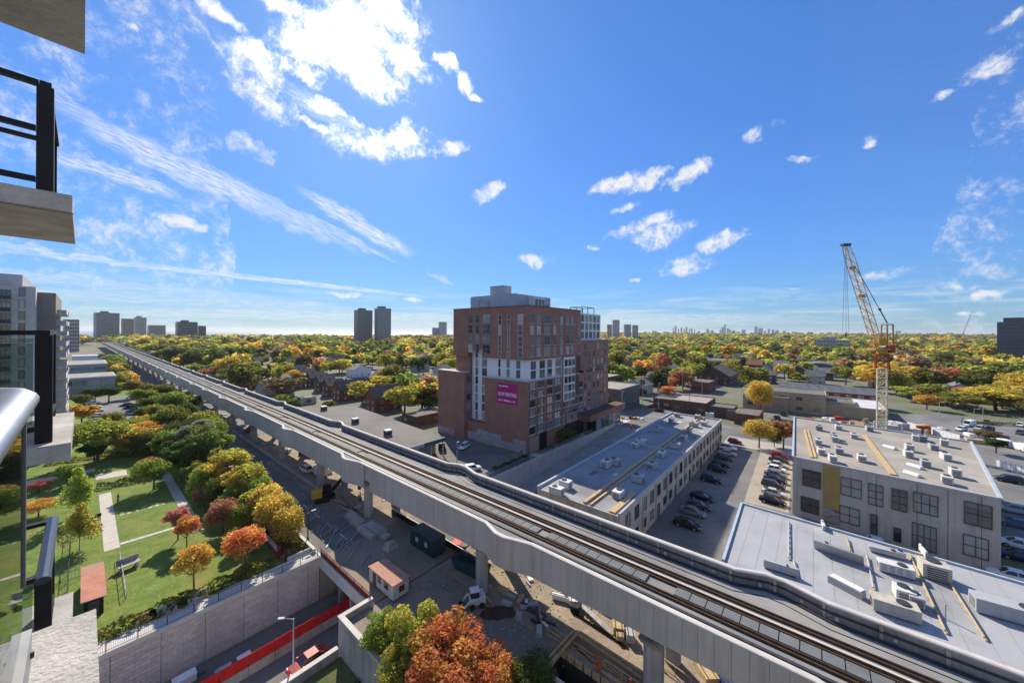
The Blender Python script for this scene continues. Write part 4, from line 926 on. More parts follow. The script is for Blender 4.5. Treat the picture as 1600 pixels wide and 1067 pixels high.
# --- far towers: real towers standing far off, floors as bands of windows
def tower(label, px0, px1, yt, D, wm, floors=14, cols=7, pent=None, cat='tower block', name='tower_block', dep=.7, rot=.2, group=None, detail=True, base=0):
    xc = (px0 + px1) / 2; d = ray(xc, 519); rn = d.normalized(); cth = rn.dot(FW); w = (px1 - px0) * D * cth / F / (math.cos(rot) + dep * math.sin(abs(rot))); c = Vector((d.x * D, d.y * D, base)); h = onX(xc, yt, c.x)[1] if abs(c.x) > 5 else 60
    t = thing(name, label, cat, c, math.atan2(-rn.x, rn.y) + rot, group); ORG[t] = Vector((0, 0, 0))
    FOOT.append((c.x - w, c.x + w, c.y - w, c.y + w)); h -= base
    MB().box(-w / 2, w / 2, -w * dep / 2, w * dep / 2, -60, h).build('wall', wm, t)
    if pent: MB().box(-w * pent / 2 - w * .1, w * pent / 2 - w * .1, -w * .2, w * .2, h + .01, h + (5 if D > 300 else 3)).build('plant_room', wm, t)
    if detail:
        b = MB(); fh = h / floors
        for j in range(floors):
            z = fh * j + fh * .35
            for i in range(cols):
                x = -w / 2 + w * (i + .18) / cols; b.box(x, x + w / cols * .62, -w * dep / 2 - .05, -w * dep / 2 + .02, z, z + fh * .5)
            for i in range(max(2, int(cols * dep))):
                n = max(2, int(cols * dep)); y = -w * dep / 2 + w * dep * (i + .18) / n; b.box(-w / 2 - .05, -w / 2 + .02, y, y + w * dep / n * .62, z, z + fh * .5); b.box(w / 2 - .02, w / 2 + .05, y, y + w * dep / n * .62, z, z + fh * .5)
        stuff(b.build('windows', GLASS, t))
    return t
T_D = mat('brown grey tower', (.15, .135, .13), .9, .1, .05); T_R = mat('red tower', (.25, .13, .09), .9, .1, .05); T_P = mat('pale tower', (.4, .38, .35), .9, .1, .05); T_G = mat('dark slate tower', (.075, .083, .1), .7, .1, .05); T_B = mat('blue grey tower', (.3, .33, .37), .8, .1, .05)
tower('wide brown grey apartment slab at the end of the guideway', 146, 187, 489, 1150, T_D, 12, 10, .3)
tower('small red brick tower right of the brown slab', 189, 209, 498, 1300, T_R, 10, 6)
tower('pale stone tower right of the small red one', 209, 229, 496, 1250, T_P, 11, 6, .4)
tower('long low dark block right of the pale tower', 230, 259, 508, 1500, T_D, 6, 8)
tower('dark slate block with a stepped roof left of the twin towers', 274, 309, 503, 1100, T_G, 7, 8, .35)
tower('low dark wing beside the dark slate block', 309, 322, 509, 1150, T_G, 5, 5)
tower('left one of the twin brown towers against the bright lake', 553, 582, 485, 900, T_D, 18, 8, .4, rot=.35)
tower('right one of the twin towers, greyer and slightly taller', 585, 611, 482, 900, mat('grey tower', (.17, .175, .18), .9, .1, .05), 18, 8, .5, rot=.35)
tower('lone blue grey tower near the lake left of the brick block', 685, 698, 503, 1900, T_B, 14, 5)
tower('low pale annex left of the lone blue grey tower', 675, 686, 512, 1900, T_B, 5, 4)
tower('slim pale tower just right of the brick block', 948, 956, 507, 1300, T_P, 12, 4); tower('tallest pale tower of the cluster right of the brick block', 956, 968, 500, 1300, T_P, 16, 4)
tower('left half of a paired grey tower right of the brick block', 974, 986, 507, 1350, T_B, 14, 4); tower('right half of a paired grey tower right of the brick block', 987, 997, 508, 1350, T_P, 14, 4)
tower('pale greenish apartment block behind the near tower on the left', 98, 124, 499, 560, T_P, 9, 6)
tower('dark glass office tower at the right edge beyond the trees', 1557, 1625, 503, 420, T_G, 12, 12, .55, 'office tower', 'office_tower', .8, -.25)
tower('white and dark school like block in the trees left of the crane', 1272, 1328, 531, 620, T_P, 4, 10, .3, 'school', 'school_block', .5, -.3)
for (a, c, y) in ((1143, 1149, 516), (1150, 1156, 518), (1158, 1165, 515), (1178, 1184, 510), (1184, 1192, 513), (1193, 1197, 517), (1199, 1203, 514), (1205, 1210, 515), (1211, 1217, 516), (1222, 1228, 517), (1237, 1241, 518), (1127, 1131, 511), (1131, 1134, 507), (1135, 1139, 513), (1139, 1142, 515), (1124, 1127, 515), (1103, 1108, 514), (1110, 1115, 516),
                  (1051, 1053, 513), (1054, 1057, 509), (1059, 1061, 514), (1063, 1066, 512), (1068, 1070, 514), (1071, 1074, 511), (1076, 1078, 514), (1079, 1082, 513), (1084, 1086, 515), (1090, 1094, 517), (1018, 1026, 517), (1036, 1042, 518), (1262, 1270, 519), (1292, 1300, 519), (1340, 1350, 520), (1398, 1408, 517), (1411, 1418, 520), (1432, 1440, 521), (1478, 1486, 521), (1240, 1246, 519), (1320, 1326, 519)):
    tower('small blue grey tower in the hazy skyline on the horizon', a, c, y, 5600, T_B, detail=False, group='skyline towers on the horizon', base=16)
# --- the near tower on the left: same estate, farther along
nt_ = thing('concrete_apartment_tower', 'pale concrete apartment tower with stacked balconies at the left edge', 'apartment tower', (-20, 170, 0)); FOOT.append((-60, 0, 150, 205))
MB().box(-45, -8.0, 155, 200, 0, 46).build('wall', CONCL, nt_); MB().box(-7.99, -4.9, 160, 200, 0, 45).build('core_wall', mat('taupe concrete', (.25, .225, .2), .9, .08, .3), nt_); MB().box(-40, -10.5, 162, 195, 46.01, 49.5).build('plant_room', GREYP, nt_)
MB().box(-22, -20.6, 163, 164.4, 49.5, 51.2).build('chimney', CONC, nt_)
ff = Fac((-45, 155), (-8, 155))
for j in range(15):
    for s in (34.4, 30.0, 20.5): window(nt_, ff, s, s + 1.0, 1.4 + j * 3, 3.6 + j * 3, 1, 1, FRAMED)
    MB().box(-14.2, -11.6, 153.6, 154.99, .2 + j * 3, .4 + j * 3).build('balcony_slab', CONC, nt_); MB().box(-14.1, -11.7, 153.65, 153.72, .4 + j * 3, 1.4 + j * 3).build('balustrade', DKGREY, nt_)
    window(nt_, ff, 31.2, 33.2, .5 + j * 3, 2.9 + j * 3, 3, 1, FRAMED)
    for y in (160.5, 168.5, 176.5, 184.5):
        if j > 13: continue
        MB().box(-4.89, -3.0, y, y + 6.5, .2 + j * 3, .42 + j * 3).build('balcony_slab', CONCL, nt_); MB().box(-3.1, -3.03, y + .05, y + 6.45, .43 + j * 3, 1.45 + j * 3).build('balustrade', WHITE if (j + int(y)) % 3 else DKRED, nt_)
        MB().box(-4.8, -3.1, y + .03, y + .1, .43 + j * 3, 1.45 + j * 3).build('balustrade', GREYP, nt_)
# ------------------------------------------------------------------ trees
def crown_mesh(seed, n, leaf, shape='round', lobes=12, lumpy=.42):
    g = np.random.default_rng(seed)
    C_, Rr, T_ = [], [], []
    for i in range(lobes):
        if shape == 'cone':
            z = g.uniform(-1, .95); a = g.uniform(0, 6.28); rr = (1 - (z + 1) / 2) * .75 + .08; q = (math.cos(a) * rr * g.uniform(.3, .9), math.sin(a) * rr * g.uniform(.3, .9), z); r = .16 + .26 * (1 - (z + 1) / 2)
        elif shape == 'spread':
            a = 2.4 * i + g.uniform(-.3, .3); rr = math.sqrt((i + .5) / lobes) * .8; q = (math.cos(a) * rr, math.sin(a) * rr, .75 * (1 - rr * rr) - .25 + g.uniform(-.5, .3)); r = g.uniform(.2, .38)
        elif shape == 'sprig':
            a = 2.4 * i + g.uniform(-.5, .5); e = g.uniform(.15, 1.0); rr = (.25 + .75 * e) * g.uniform(.2, .75); q = (math.cos(a) * rr, math.sin(a) * rr, -.75 + 1.5 * e * g.uniform(.5, 1.05) * (1 - .35 * rr)); r = g.uniform(.13, .24)
        elif shape == 'tall':
            a = g.uniform(0, 6.28); z = g.uniform(-.85, .85); rr = g.uniform(.1, .55) * math.sqrt(1 - z * z * .8); q = (math.cos(a) * rr, math.sin(a) * rr, z); r = g.uniform(.25, .42)
        else:
            z = -.75 + 1.55 * (i + .5) / lobes; a = 2.4 * i + g.uniform(-.4, .4); rr = .62 * math.sqrt(max(.05, 1 - z * z)) * g.uniform(.55, 1.1); q = (math.cos(a) * rr, math.sin(a) * rr, z * .8 + .05); r = g.uniform(.27, .5) * lumpy / .42
        C_.append(q); Rr.append(r); T_.append((g.uniform(.1, .9), g.uniform(.25, .75)))
    C_, Rr, T_ = np.array(C_), np.array(Rr), np.array(T_)
    pr = Rr ** 2 / (Rr ** 2).sum(); k = g.choice(lobes, n, p=pr)
    d = g.normal(size=(n, 3)); d[:, 2] = d[:, 2] * .9 + .18; d /= np.linalg.norm(d, axis=1)[:, None]
    # twigs: leaves gather in small tufts
    tuft = g.normal(size=(max(20, n // 14), 3)); tuft[:, 2] += .2; tuft /= np.linalg.norm(tuft, axis=1)[:, None]
    ti = g.integers(0, len(tuft), n); d = d * .45 + tuft[ti] * .75; d /= np.linalg.norm(d, axis=1)[:, None]
    p = C_[k] + d * (Rr[k] * (g.uniform(.62, 1.12, n) + (ti % 5) * .035))[:, None]
    p[:, 2] *= .92
    nrm = d * .55 + g.normal(size=(n, 3)) * .6; nrm /= np.linalg.norm(nrm, axis=1)[:, None]
    u = np.cross(nrm, g.normal(size=(n, 3))); u /= np.linalg.norm(u, axis=1)[:, None] + 1e-9; v = np.cross(nrm, u)
    s = leaf * g.uniform(.6, 1.3, n)[:, None]; v = v * .62
    V = np.stack([p - u * s, p - v * s + u * s * .15, p + u * s, p + v * s - u * s * .1], 1).reshape(-1, 3)
    tone = np.stack([np.clip(T_[k, 0] + g.normal(size=n) * .22, 0, 1), np.clip(T_[k, 1] + g.normal(size=n) * .2, 0, 1)], 1)
    return V, tone
def quads_mesh(name, V, material):
    n = len(V) // 4; me = bpy.data.meshes.new(name)
    me.vertices.add(n * 4); me.vertices.foreach_set('co', V.astype(np.float32).ravel())
    me.loops.add(n * 4); me.loops.foreach_set('vertex_index', np.arange(n * 4, dtype=np.int32))
    me.polygons.add(n); me.polygons.foreach_set('loop_start', np.arange(n, dtype=np.int32) * 4); me.polygons.foreach_set('loop_total', np.full(n, 4, dtype=np.int32))
    me.update(); me.materials.append(material); return me
def crown(name, *a, **k):
    V, tone = crown_mesh(*a, **k); me = quads_mesh(name, V, LEAF); n = len(tone)
    at = me.attributes.new('tone', 'FLOAT_VECTOR', 'FACE'); t3 = np.zeros((n, 3), np.float32); t3[:, :2] = tone
    at.data.foreach_set('vector', t3.ravel()); return me
def trunk_mesh(seed, spread=.55, nl=9, top=.8, thick=.035):
    """unit tree: ground at 0, top at 1; crown radius 1 horizontally"""
    g = random.Random(seed); b = MB(); z0 = .34
    b.cyl((0, 0, -.02), (.02, 0, z0), thick * 1.4, 8, thick); b.cyl((.02, 0, z0), (0, .03, top), thick, 6, thick * .3)
    for i in range(nl):
        a = 2.4 * i + g.uniform(-.3, .3); zs = z0 + (top - z0 - .1) * i / nl * .8; e = Vector((math.cos(a) * spread * g.uniform(.6, 1), math.sin(a) * spread * g.uniform(.6, 1), zs + g.uniform(.15, .3)))
        mid = Vector((e.x * .5, e.y * .5, zs + (e.z - zs) * .35)); b.cyl((0.01, 0, zs), mid, thick * .55, 5, thick * .35); b.cyl(mid, e, thick * .35, 5, thick * .1)
        b.cyl(mid, e + Vector((g.uniform(-.2, .2), g.uniform(-.2, .2), -.04)), thick * .25, 4, thick * .08)
    return b.build('trunk', BARK, world=False, mesh_only=True)
TRK = [trunk_mesh(i) for i in range(3)] 
NEAR = {'round': [crown('crown', 20 + i, 6000, .06, 'sprig', 64) for i in range(3)] + [crown('crown', 25, 6000, .06, 'round', 22)], 'spread': [crown('crown', 30 + i, 5600, .062, 'spread', 34) for i in range(3)],
        'cone': [crown('crown', 40 + i, 3200, .07, 'cone', 34) for i in range(2)], 'tall': [crown('crown', 50 + i, 4200, .07, 'tall', 15) for i in range(2)]}
MID = {'round': [crown('crown', 60 + i, 1100, .125, 'round', 11) for i in range(4)], 'spread': [crown('crown', 70 + i, 1100, .125, 'spread', 14) for i in range(3)], 'tall': [crown('crown', 80 + i, 900, .13, 'tall', 10) for i in range(2)], 'cone': [crown('crown', 90, 800, .12, 'cone', 20)]}
TC = {'green': (.115, .155, .028), 'dark green': (.07, .108, .03), 'olive green': (.17, .17, .025), 'yellow green': (.30, .29, .028), 'lime green': (.22, .28, .028), 'yellow': (.56, .40, .025), 'gold': (.60, .34, .02),
      'orange': (.60, .22, .025), 'red': (.44, .10, .05), 'russet': (.37, .16, .07), 'pink red': (.46, .17, .12), 'rust orange': (.50, .175, .025), 'brown': (.22, .14, .065), 'silver green': (.2, .25, .18), 'bright yellow green': (.38, .38, .03)}
TC = {k: tuple(min(.72, q * 1.22) for q in v) for k, v in TC.items()}
TREES = []
def tree(px, py, h, r, colname, shape='round', near=True, label=None, group=None, clear=.3, at=None, z=0., name=None, cat='tree'):
    p = P(px, py, z) if at is None else Vector((at[0], at[1], z))
    rot = rnd.uniform(0, 6.28)
    t = thing(name or 'tree', label or '', cat, (p.x, p.y, z), rot, group)
    me = rnd.choice((NEAR if near else MID)[shape]); ch = h * (1 - clear)
    jit = [max(.004, c * rnd.uniform(.88, 1.12)) for c in TC[colname]]
    ob_mesh('crown', me, t, (0, 0, h - ch / 2), 0, (r, r, ch / 2 * 1.05), (*jit, 1))
    ob_mesh('trunk', rnd.choice(TRK), t, (0, 0, 0), 0, (r * (1.0 if shape != 'cone' else .4), r * (1.0 if shape != 'cone' else .4), h * .95))
    TREES.append(t); return t
# nearest: the planter at the bottom of the picture
BIG = [crown('crown', 5, 17000, .034, 'sprig', 70), crown('crown', 6, 15000, .036, 'sprig', 60), crown('crown', 7, 9000, .045, 'round', 18)]
def bigtree(px, py, zc, h, r, col, k, label, shape='tall'):
    p = P(px, py, zc); t = thing('tree', label, 'tree', (p.x, p.y, 0)); ob_mesh('crown', BIG[k], t, (0, 0, zc), rnd.uniform(0, 6), (r, r, h), (*TC[col], 1)); ob_mesh('trunk', TRK[0], t, (0, 0, 0), 0, (r, r, zc + h * .7)); TREES.append(t); return t
bigtree(692, 1022, 3.1, 4.6, 6.4, 'rust orange', 0, 'large orange and rust leaved tree at the bottom centre of the picture')
bigtree(652, 985, 3.2, 4.4, 4.6, 'bright yellow green', 1, 'yellow green tree in the planter between the ferny green bush and the big orange tree')
bigtree(597, 985, 2.2, 2.5, 3.4, 'lime green', 1, 'light green feathery tree at the corner of the concrete planter')
bigtree(622, 1045, 2.0, 2.6, 3.2, 'yellow green', 1, 'yellow green bush on the planter wall under the big orange tree')
bigtree(766, 1058, 2.0, 3.4, 4.2, 'rust orange', 0, 'smaller rusty orange tree right of the large orange one')
bigtree(832, 1062, 1.5, 1.9, 2.4, 'green', 2, 'round green bush beside the pit at the bottom edge')
# park
for a in [(124, 860, 7.4, 2.7, 'bright yellow green', 'cone', 'slim yellow and green conifer on the lawn beside the rust roofed shed'),
          (122, 806, 9, 2.9, 'bright yellow green', 'cone', 'tall lime green conifer on the lawn above the yellow one'),
          (152, 722, 10.5, 6.4, 'yellow green', 'spread', 'broad olive and yellow tree by the car park on the left'),
          (212, 706, 8.0, 5.6, 'gold', 'spread', 'spreading golden tree right of the broad olive tree'),
          (128, 668, 9, 5.0, 'gold', 'round', 'golden orange tree left of the small car park'),
          (278, 843, 6.6, 2.4, 'pink red', 'round', 'pink red young maple by the lawn path'),
          (292, 856, 5.2, 1.7, 'orange', 'spread', 'thin small orange tree right of the pink red maple'),
          (303, 918, 5.6, 2.2, 'gold', 'spread', 'golden orange tree on the lawn nearest the long retaining wall'),
          (383, 890, 6.2, 2.7, 'orange', 'spread', 'bright orange tree beside the white topped wall'),
          (348, 832, 5.6, 2.7, 'russet', 'round', 'dark red shrubby tree left of the white topped wall'),
          (332, 764, 6.5, 2.8, 'orange', 'round', 'russet and orange tree in the row along the street'),
          (345, 775, 9, 3.9, 'gold', 'round', 'golden tree in the row along the street behind the russet one'),
          (372, 790, 8.5, 3.6, 'yellow', 'round', 'tall yellow tree in the street row near the lamp post'),
          (400, 818, 7.6, 3.4, 'bright yellow green', 'round', 'yellow green tree at the street edge above the shrub bed'),
          (428, 838, 7, 3.2, 'yellow', 'round', 'yellow tree at the near end of the street row over the shrub bed'),
          (285, 748, 10, 4.4, 'green', 'round', 'rounded dark green tree at the head of the right lawn path'),
          (305, 716, 11, 4.8, 'silver green', 'round', 'large grey green tree in the row left of the street'),
          (290, 700, 10, 4.6, 'dark green', 'round', 'dark green tree behind the large grey green one'),
          (268, 690, 10, 4.6, 'olive green', 'round', 'olive green tree in the street row behind the grey green one'),
          (326, 705, 9, 4.2, 'lime green', 'round', 'light green tree at the street side of the grey green one'),
          (250, 672, 10, 5.0, 'yellow green', 'round', 'yellow green tree right of the small car park'),
          (236, 655, 10, 5.2, 'green', 'round', 'green tree at the right back corner of the small car park'),
          (268, 655, 10, 5.0, 'lime green', 'round', 'lime green tree beside the guideway right of the small car park'),
          (290, 672, 10, 4.6, 'green', 'round', 'green tree next to the guideway in the long row'),
          (222, 640, 10, 5.6, 'lime green', 'round', 'lime green tree behind the small car park'),
          (205, 622, 10, 5.6, 'yellow green', 'round', 'yellow tipped tree at the far end of the park row'),
          (188, 612, 9, 4.6, 'olive green', 'round', 'olive tree in front of the blue glazed office'),
          (170, 628, 8, 5.6, 'dark green', 'round', 'dark green round tree in the hedge behind the small car park'),
          (148, 628, 8, 5.4, 'dark green', 'round', 'left one of the dark green trees behind the small car park'),
          (126, 640, 7, 4.6, 'olive green', 'round', 'small olive tree at the left end of the dark hedge trees'),
          (176, 604, 8, 2.0, 'gold', 'tall', 'narrow golden tree in front of the blue glazed office'),
          (232, 738, 3.6, 2.4, 'red', 'spread', 'low red leaved tree right of the golden spreading tree'),
          (240, 765, 6.4, 3.4, 'lime green', 'spread', 'pale green tree at the back edge of the small lawn'),
          (310, 795, 3.6, 1.8, 'red', 'round', 'small red tree beside the right lawn path'),
          (318, 690, 9, 4.0, 'yellow green', 'round', 'yellow green tree pressed against the street behind the grey green one'), (340, 726, 9, 4.2, 'lime green', 'round', 'lime tree at the street edge right of the grey green one'),
          (312, 740, 9.5, 4.4, 'green', 'round', 'green tree in front of the grey green one'), (362, 768, 8.5, 3.8, 'bright yellow green', 'round', 'yellow green tree at the street edge behind the tall yellow one'),
          (412, 800, 6.5, 3.0, 'gold', 'round', 'golden shrubby tree overhanging the street by the lamp'), (262, 720, 8, 3.8, 'olive green', 'round', 'olive tree left of the rounded dark green one'), (240, 690, 9, 4.4, 'lime green', 'round', 'lime green tree left of the row behind the golden one'),
          (302, 648, 9, 4.4, 'lime green', 'round', 'lime green tree under the guideway edge far along the street'), (280, 640, 9, 4.4, 'yellow green', 'round', 'yellow green tree at the guideway edge beyond the row'), (255, 632, 9, 4.4, 'olive green', 'round', 'olive tree at the guideway edge near the blue office'),
          (395, 868, 4.6, 2.2, 'brown', 'round', 'brown shrubby tree behind the bright orange one'),
          (60, 768, 2.2, 2.0, 'red', 'spread', 'low red bush beside the near tower'), (60, 806, 3.0, 2.4, 'gold', 'spread', 'yellow bush seen under the balcony rail')]:
    k = 1.14 if a[4] not in ('pink red', 'red', 'russet', 'orange') and a[1] < 800 else 1.0
    tree(a[0], a[1], a[2] * (1.06 if k > 1 else 1), a[3] * k, *a[4:6], True, a[6])
for i in range(26):
    x, y = rnd.uniform(12, 21), 300 + i * 11 + rnd.uniform(-4, 4)
    tree(0, 0, rnd.uniform(8, 11), rnd.uniform(4, 6), rnd.choice(('lime green', 'olive green', 'yellow green', 'green', 'gold')), 'round', False, 'tree in the line along the far end of the guideway', 'trees along the far guideway', at=(x, y), clear=.15)
for i, (x, y, cn) in enumerate(((6, 172, 'olive green'), (12, 168, 'gold'), (14, 182, 'green'), (20, 176, 'lime green'), (19.5, 160, 'green'), (17, 150, 'yellow green'), (21, 142, 'lime green'), (16.5, 138, 'dark green'), (20.5, 126, 'olive green'), (16, 112, 'green'), (20.8, 108, 'yellow green'), (18.5, 118, 'gold'))):
    tree(0, 0, rnd.uniform(8, 10), rnd.uniform(3.6, 4.8), cn, 'round', True, cn + ' tree filling the dense row between park and street', 'dense tree row along the street', at=(x, y), clear=.18)
for i, (x, y, cn, h_, r_) in enumerate(((15.8, 70, 'olive green', 4.5, 2.2), (18, 76, 'yellow green', 5, 2.4), (18.2, 84, 'lime green', 6, 2.8), (15.5, 92, 'russet', 5, 2.4), (16, 106, 'lime green', 6.5, 3.2), (18.8, 112, 'yellow green', 8, 3.6), (15.2, 134, 'lime green', 8, 3.8), (12, 142, 'olive green', 7, 3.6), (9, 150, 'yellow green', 7, 3.8), (2, 146, 'green', 7, 3.6), (-2, 128, 'lime green', 6, 3.0), (10, 160, 'lime green', 8, 4), (21.8, 66, 'yellow', 6, 2.8), (22.2, 71, 'bright yellow green', 6.5, 3.0), (21.4, 76, 'yellow', 7, 3.2), (22.2, 81.5, 'lime green', 7.5, 3.3), (21.6, 87, 'bright yellow green', 8, 3.5), (22.2, 92.5, 'yellow', 8, 3.5), (21.6, 98, 'gold', 8, 3.5), (22, 104, 'bright yellow green', 8.5, 3.6), (17.6, 90, 'olive green', 6, 3.0), (16.8, 97, 'lime green', 7, 3.4), (17.5, 104, 'orange', 6.5, 3.0),
                               (15.8, 118, 'green', 8, 3.8), (19, 130, 'lime green', 9, 4), (15.5, 128, 'dark green', 8.5, 4), (19, 148, 'yellow green', 9, 4.2), (15, 152, 'green', 9, 4.2), (20.5, 168, 'lime green', 9, 4.2), (17, 190, 'bright yellow green', 9, 4.4), (20.5, 196, 'green', 9, 4.2), (20, 212, 'lime green', 9, 4.4), (20, 230, 'yellow green', 9, 4.4), (20, 248, 'olive green', 9, 4.4), (20, 268, 'lime green', 9, 4.4))):
    tree(0, 0, h_, r_, cn, 'round', True, cn + ' tree packed into the belt beside the street', 'belt of trees beside the street', at=(x, y), clear=.12)
def hedge(pts, w, h, col, label, n=None, name='hedge', dens=1.0):
    """clipped or loose hedge: one mass of leaves along a line"""
    V_, T_ = [], []; g = np.random.default_rng(len(pts) * 7 + int(h * 10) + int(abs(pts[0][0]) * 3))
    for (a, c) in zip(pts[:-1], pts[1:]):
        a, c = np.array(a, float), np.array(c, float); L = np.linalg.norm(c - a); m = int(L * 95 * dens); q = g.uniform(0, 1, m); dirn = (c - a) / L; nr = np.array([-dirn[1], dirn[0]])
        off = g.uniform(-1, 1, m) * w / 2; zz_ = h * (1 - .35 * (off / (w / 2)) ** 2) * (.72 + .28 * np.sin(q * L * 1.7 + off)) * g.uniform(.25, 1, m) ** .5
        p = np.stack([a[0] + dirn[0] * L * q + nr[0] * off, a[1] + dirn[1] * L * q + nr[1] * off, zz_], 1)
        nn_ = g.normal(size=(m, 3)); nn_[:, 2] = abs(nn_[:, 2]) + .3; nn_ /= np.linalg.norm(nn_, axis=1)[:, None]; u = np.cross(nn_, g.normal(size=(m, 3))); u /= np.linalg.norm(u, axis=1)[:, None]; v = np.cross(nn_, u); s = .2 * g.uniform(.6, 1.3, m)[:, None]
        V_.append(np.stack([p - u * s, p - v * s * .7, p + u * s, p + v * s * .7], 1).reshape(-1, 3)); T_.append(np.stack([g.uniform(.1, .9, m), np.clip(.5 + .35 * np.sin(q * L * .9) + g.normal(size=m) * .2, 0, 1), g.uniform(0, 0, m)], 1))
    V_, T_ = np.concatenate(V_), np.concatenate(T_); o0 = V_.mean(0); o0[2] = 0
    me = quads_mesh(name, V_ - o0, LEAF); at = me.attributes.new('tone', 'FLOAT_VECTOR', 'FACE'); at.data.foreach_set('vector', T_.astype(np.float32).ravel())
    o = bpy.data.objects.new(name, me); COL.objects.link(o); o.location = o0; o.color = (*TC[col], 1); tag(o, label, 'hedge' if name == 'hedge' else 'shrubs'); return o
hedge([(2, 120.5), (12.5, 119.5)], 3.0, 1.4, 'dark green', 'dark clipped hedge along the back of the small lawn')
hedge([(-1, 61.8), (8, 61.8), (18.5, 62.2)], 2.6, 1.3, 'olive green', 'loose olive hedge along the footway on top of the long retaining wall')
hedge([(20.8, 61), (21.2, 74), (21.6, 96)], 2.6, 1.2, 'brown', 'rusty brown shrubs filling the bed between the white topped wall and the street', name='shrubs')
hedge([(22.6, 62), (22.7, 80)], 1.3, 1.0, 'olive green', 'olive shrubs on the street side of the planting bed', name='shrubs')
hedge([(-6, 152), (2, 150), (9, 147)], 3.0, 1.3, 'yellow green', 'yellow green shrubs under the broad olive tree', name='shrubs')
hedge([(84, 60.6), (108, 60.6)], 1.8, 1.0, 'olive green', 'low olive planting along the plaza at the foot of the brick block', name='shrubs')
hedge([(66, 61), (80, 60.8)], 2.0, 1.4, 'dark green', 'dark green bushes at the near corner of the brick block', name='shrubs')
hedge([(110, 59.4), (128, 59.2)], 2.0, 1.0, 'green', 'green planting in front of the canopy of the brick block', name='shrubs')
hedge([(2, 41), (19, 36)], 5, .6, 'brown', 'low rusty ground plants in the yard at the bottom edge', name='shrubs', dens=1.5)
bpy.data.objects[-1] if False else None
for o in list(COL.objects):
    if o.get('category') == 'shrubs' and 'yard at the bottom' in o['label']: o.location.z = -3.6
# right of the brick block and around the lots
for a in [(880, 690, 4.5, 3.8, 'olive green', 'spread', 'low olive tree on the plaza in front of the brick block'), (1186, 700, 8.5, 4.6, 'yellow', 'round', 'yellow tree at the far corner of the cream workshop'),
          (1188, 650, 15, 5.6, 'yellow', 'round', 'tall golden street tree behind the row of low shops'), (1224, 702, 10.5, 4.6, 'russet', 'round', 'russet and green tree beside the left corner of the precast building'),
          (1210, 698, 4.5, 2.6, 'green', 'round', 'green tree left of the russet tree by the precast building'), (1036, 588, 17, 7.5, 'red', 'round', 'striking red maple right of the brick block'),
          (1084, 600, 13, 7, 'yellow green', 'round', 'yellow green tree left of the pale street pole'), (1098, 590, 15, 7, 'olive green', 'tall', 'taller olive tree beside the yellow green one by the street pole'),
          (1125, 592, 9, 9, 'gold', 'spread', 'golden bushy tree in front of the long brown hall'), (1140, 590, 9, 7, 'orange', 'spread', 'orange bushy tree left of the long brown hall'),
          (1043, 620, 6, 5, 'orange', 'round', 'small orange street tree right of the grey corner shop block'), (1055, 610, 8, 5, 'red', 'round', 'small dark red street tree at the junction'),
          (1225, 622, 7, 5.5, 'orange', 'spread', 'orange red tree in front of the left end of the row houses'), (1274, 626, 7, 4.6, 'red', 'spread', 'red tree in front of the middle of the row houses'),
          (1365, 612, 17, 11, 'gold', 'round', 'big golden orange tree left of the crane mast'), (1410, 610, 16, 12, 'gold', 'round', 'big golden tree directly right of the crane mast'),
          (1458, 628, 10, 8, 'yellow green', 'round', 'yellow green tree at the end of the shop row right of the crane'), (1508, 640, 8, 10, 'yellow green', 'round', 'yellow green tree left of the large golden one by the right hand lot'),
          (1556, 642, 13, 15, 'yellow', 'round', 'large golden yellow tree at the right edge beyond the parking lot'), (1590, 640, 12, 12, 'yellow green', 'round', 'yellow green tree at the extreme right beyond the parking lot'),
          (1432, 628, 6, 7, 'yellow green', 'spread', 'low yellow green tree in the row right of the crane mast'), (1448, 640, 7, 5, 'gold', 'round', 'small golden tree left of the orange one at the shop row'), (1420, 622, 7, 8, 'bright yellow green', 'spread', 'bright yellow green tree just right of the crane mast'), (1480, 634, 6, 6, 'olive green', 'round', 'olive tree by the sign pole right of the shop row'), (1530, 628, 8, 9, 'gold', 'spread', 'golden tree behind the lot lamps'),
          (1556, 708, 5, 4, 'dark green', 'round', 'dark green shrubby tree right of the precast building'), (1540, 690, 4.5, 4, 'brown', 'round', 'brown leaved tree right of the back corner of the precast building'),
          (968, 596, 8, 7, 'lime green', 'spread', 'light green tree behind the pale roofed shop block'), (1000, 600, 6, 6, 'yellow', 'spread', 'low yellow tree above the grey corner shop block'), (1034, 600, 6, 7, 'bright yellow green', 'spread', 'low yellow green tree at the foot of the red maple'),
          (962, 640, 5, 3.6, 'dark green', 'round', 'dark green shrubs left of the grey corner shop block')]:
    tree(*a[:6], a[1] > 640, a[6])
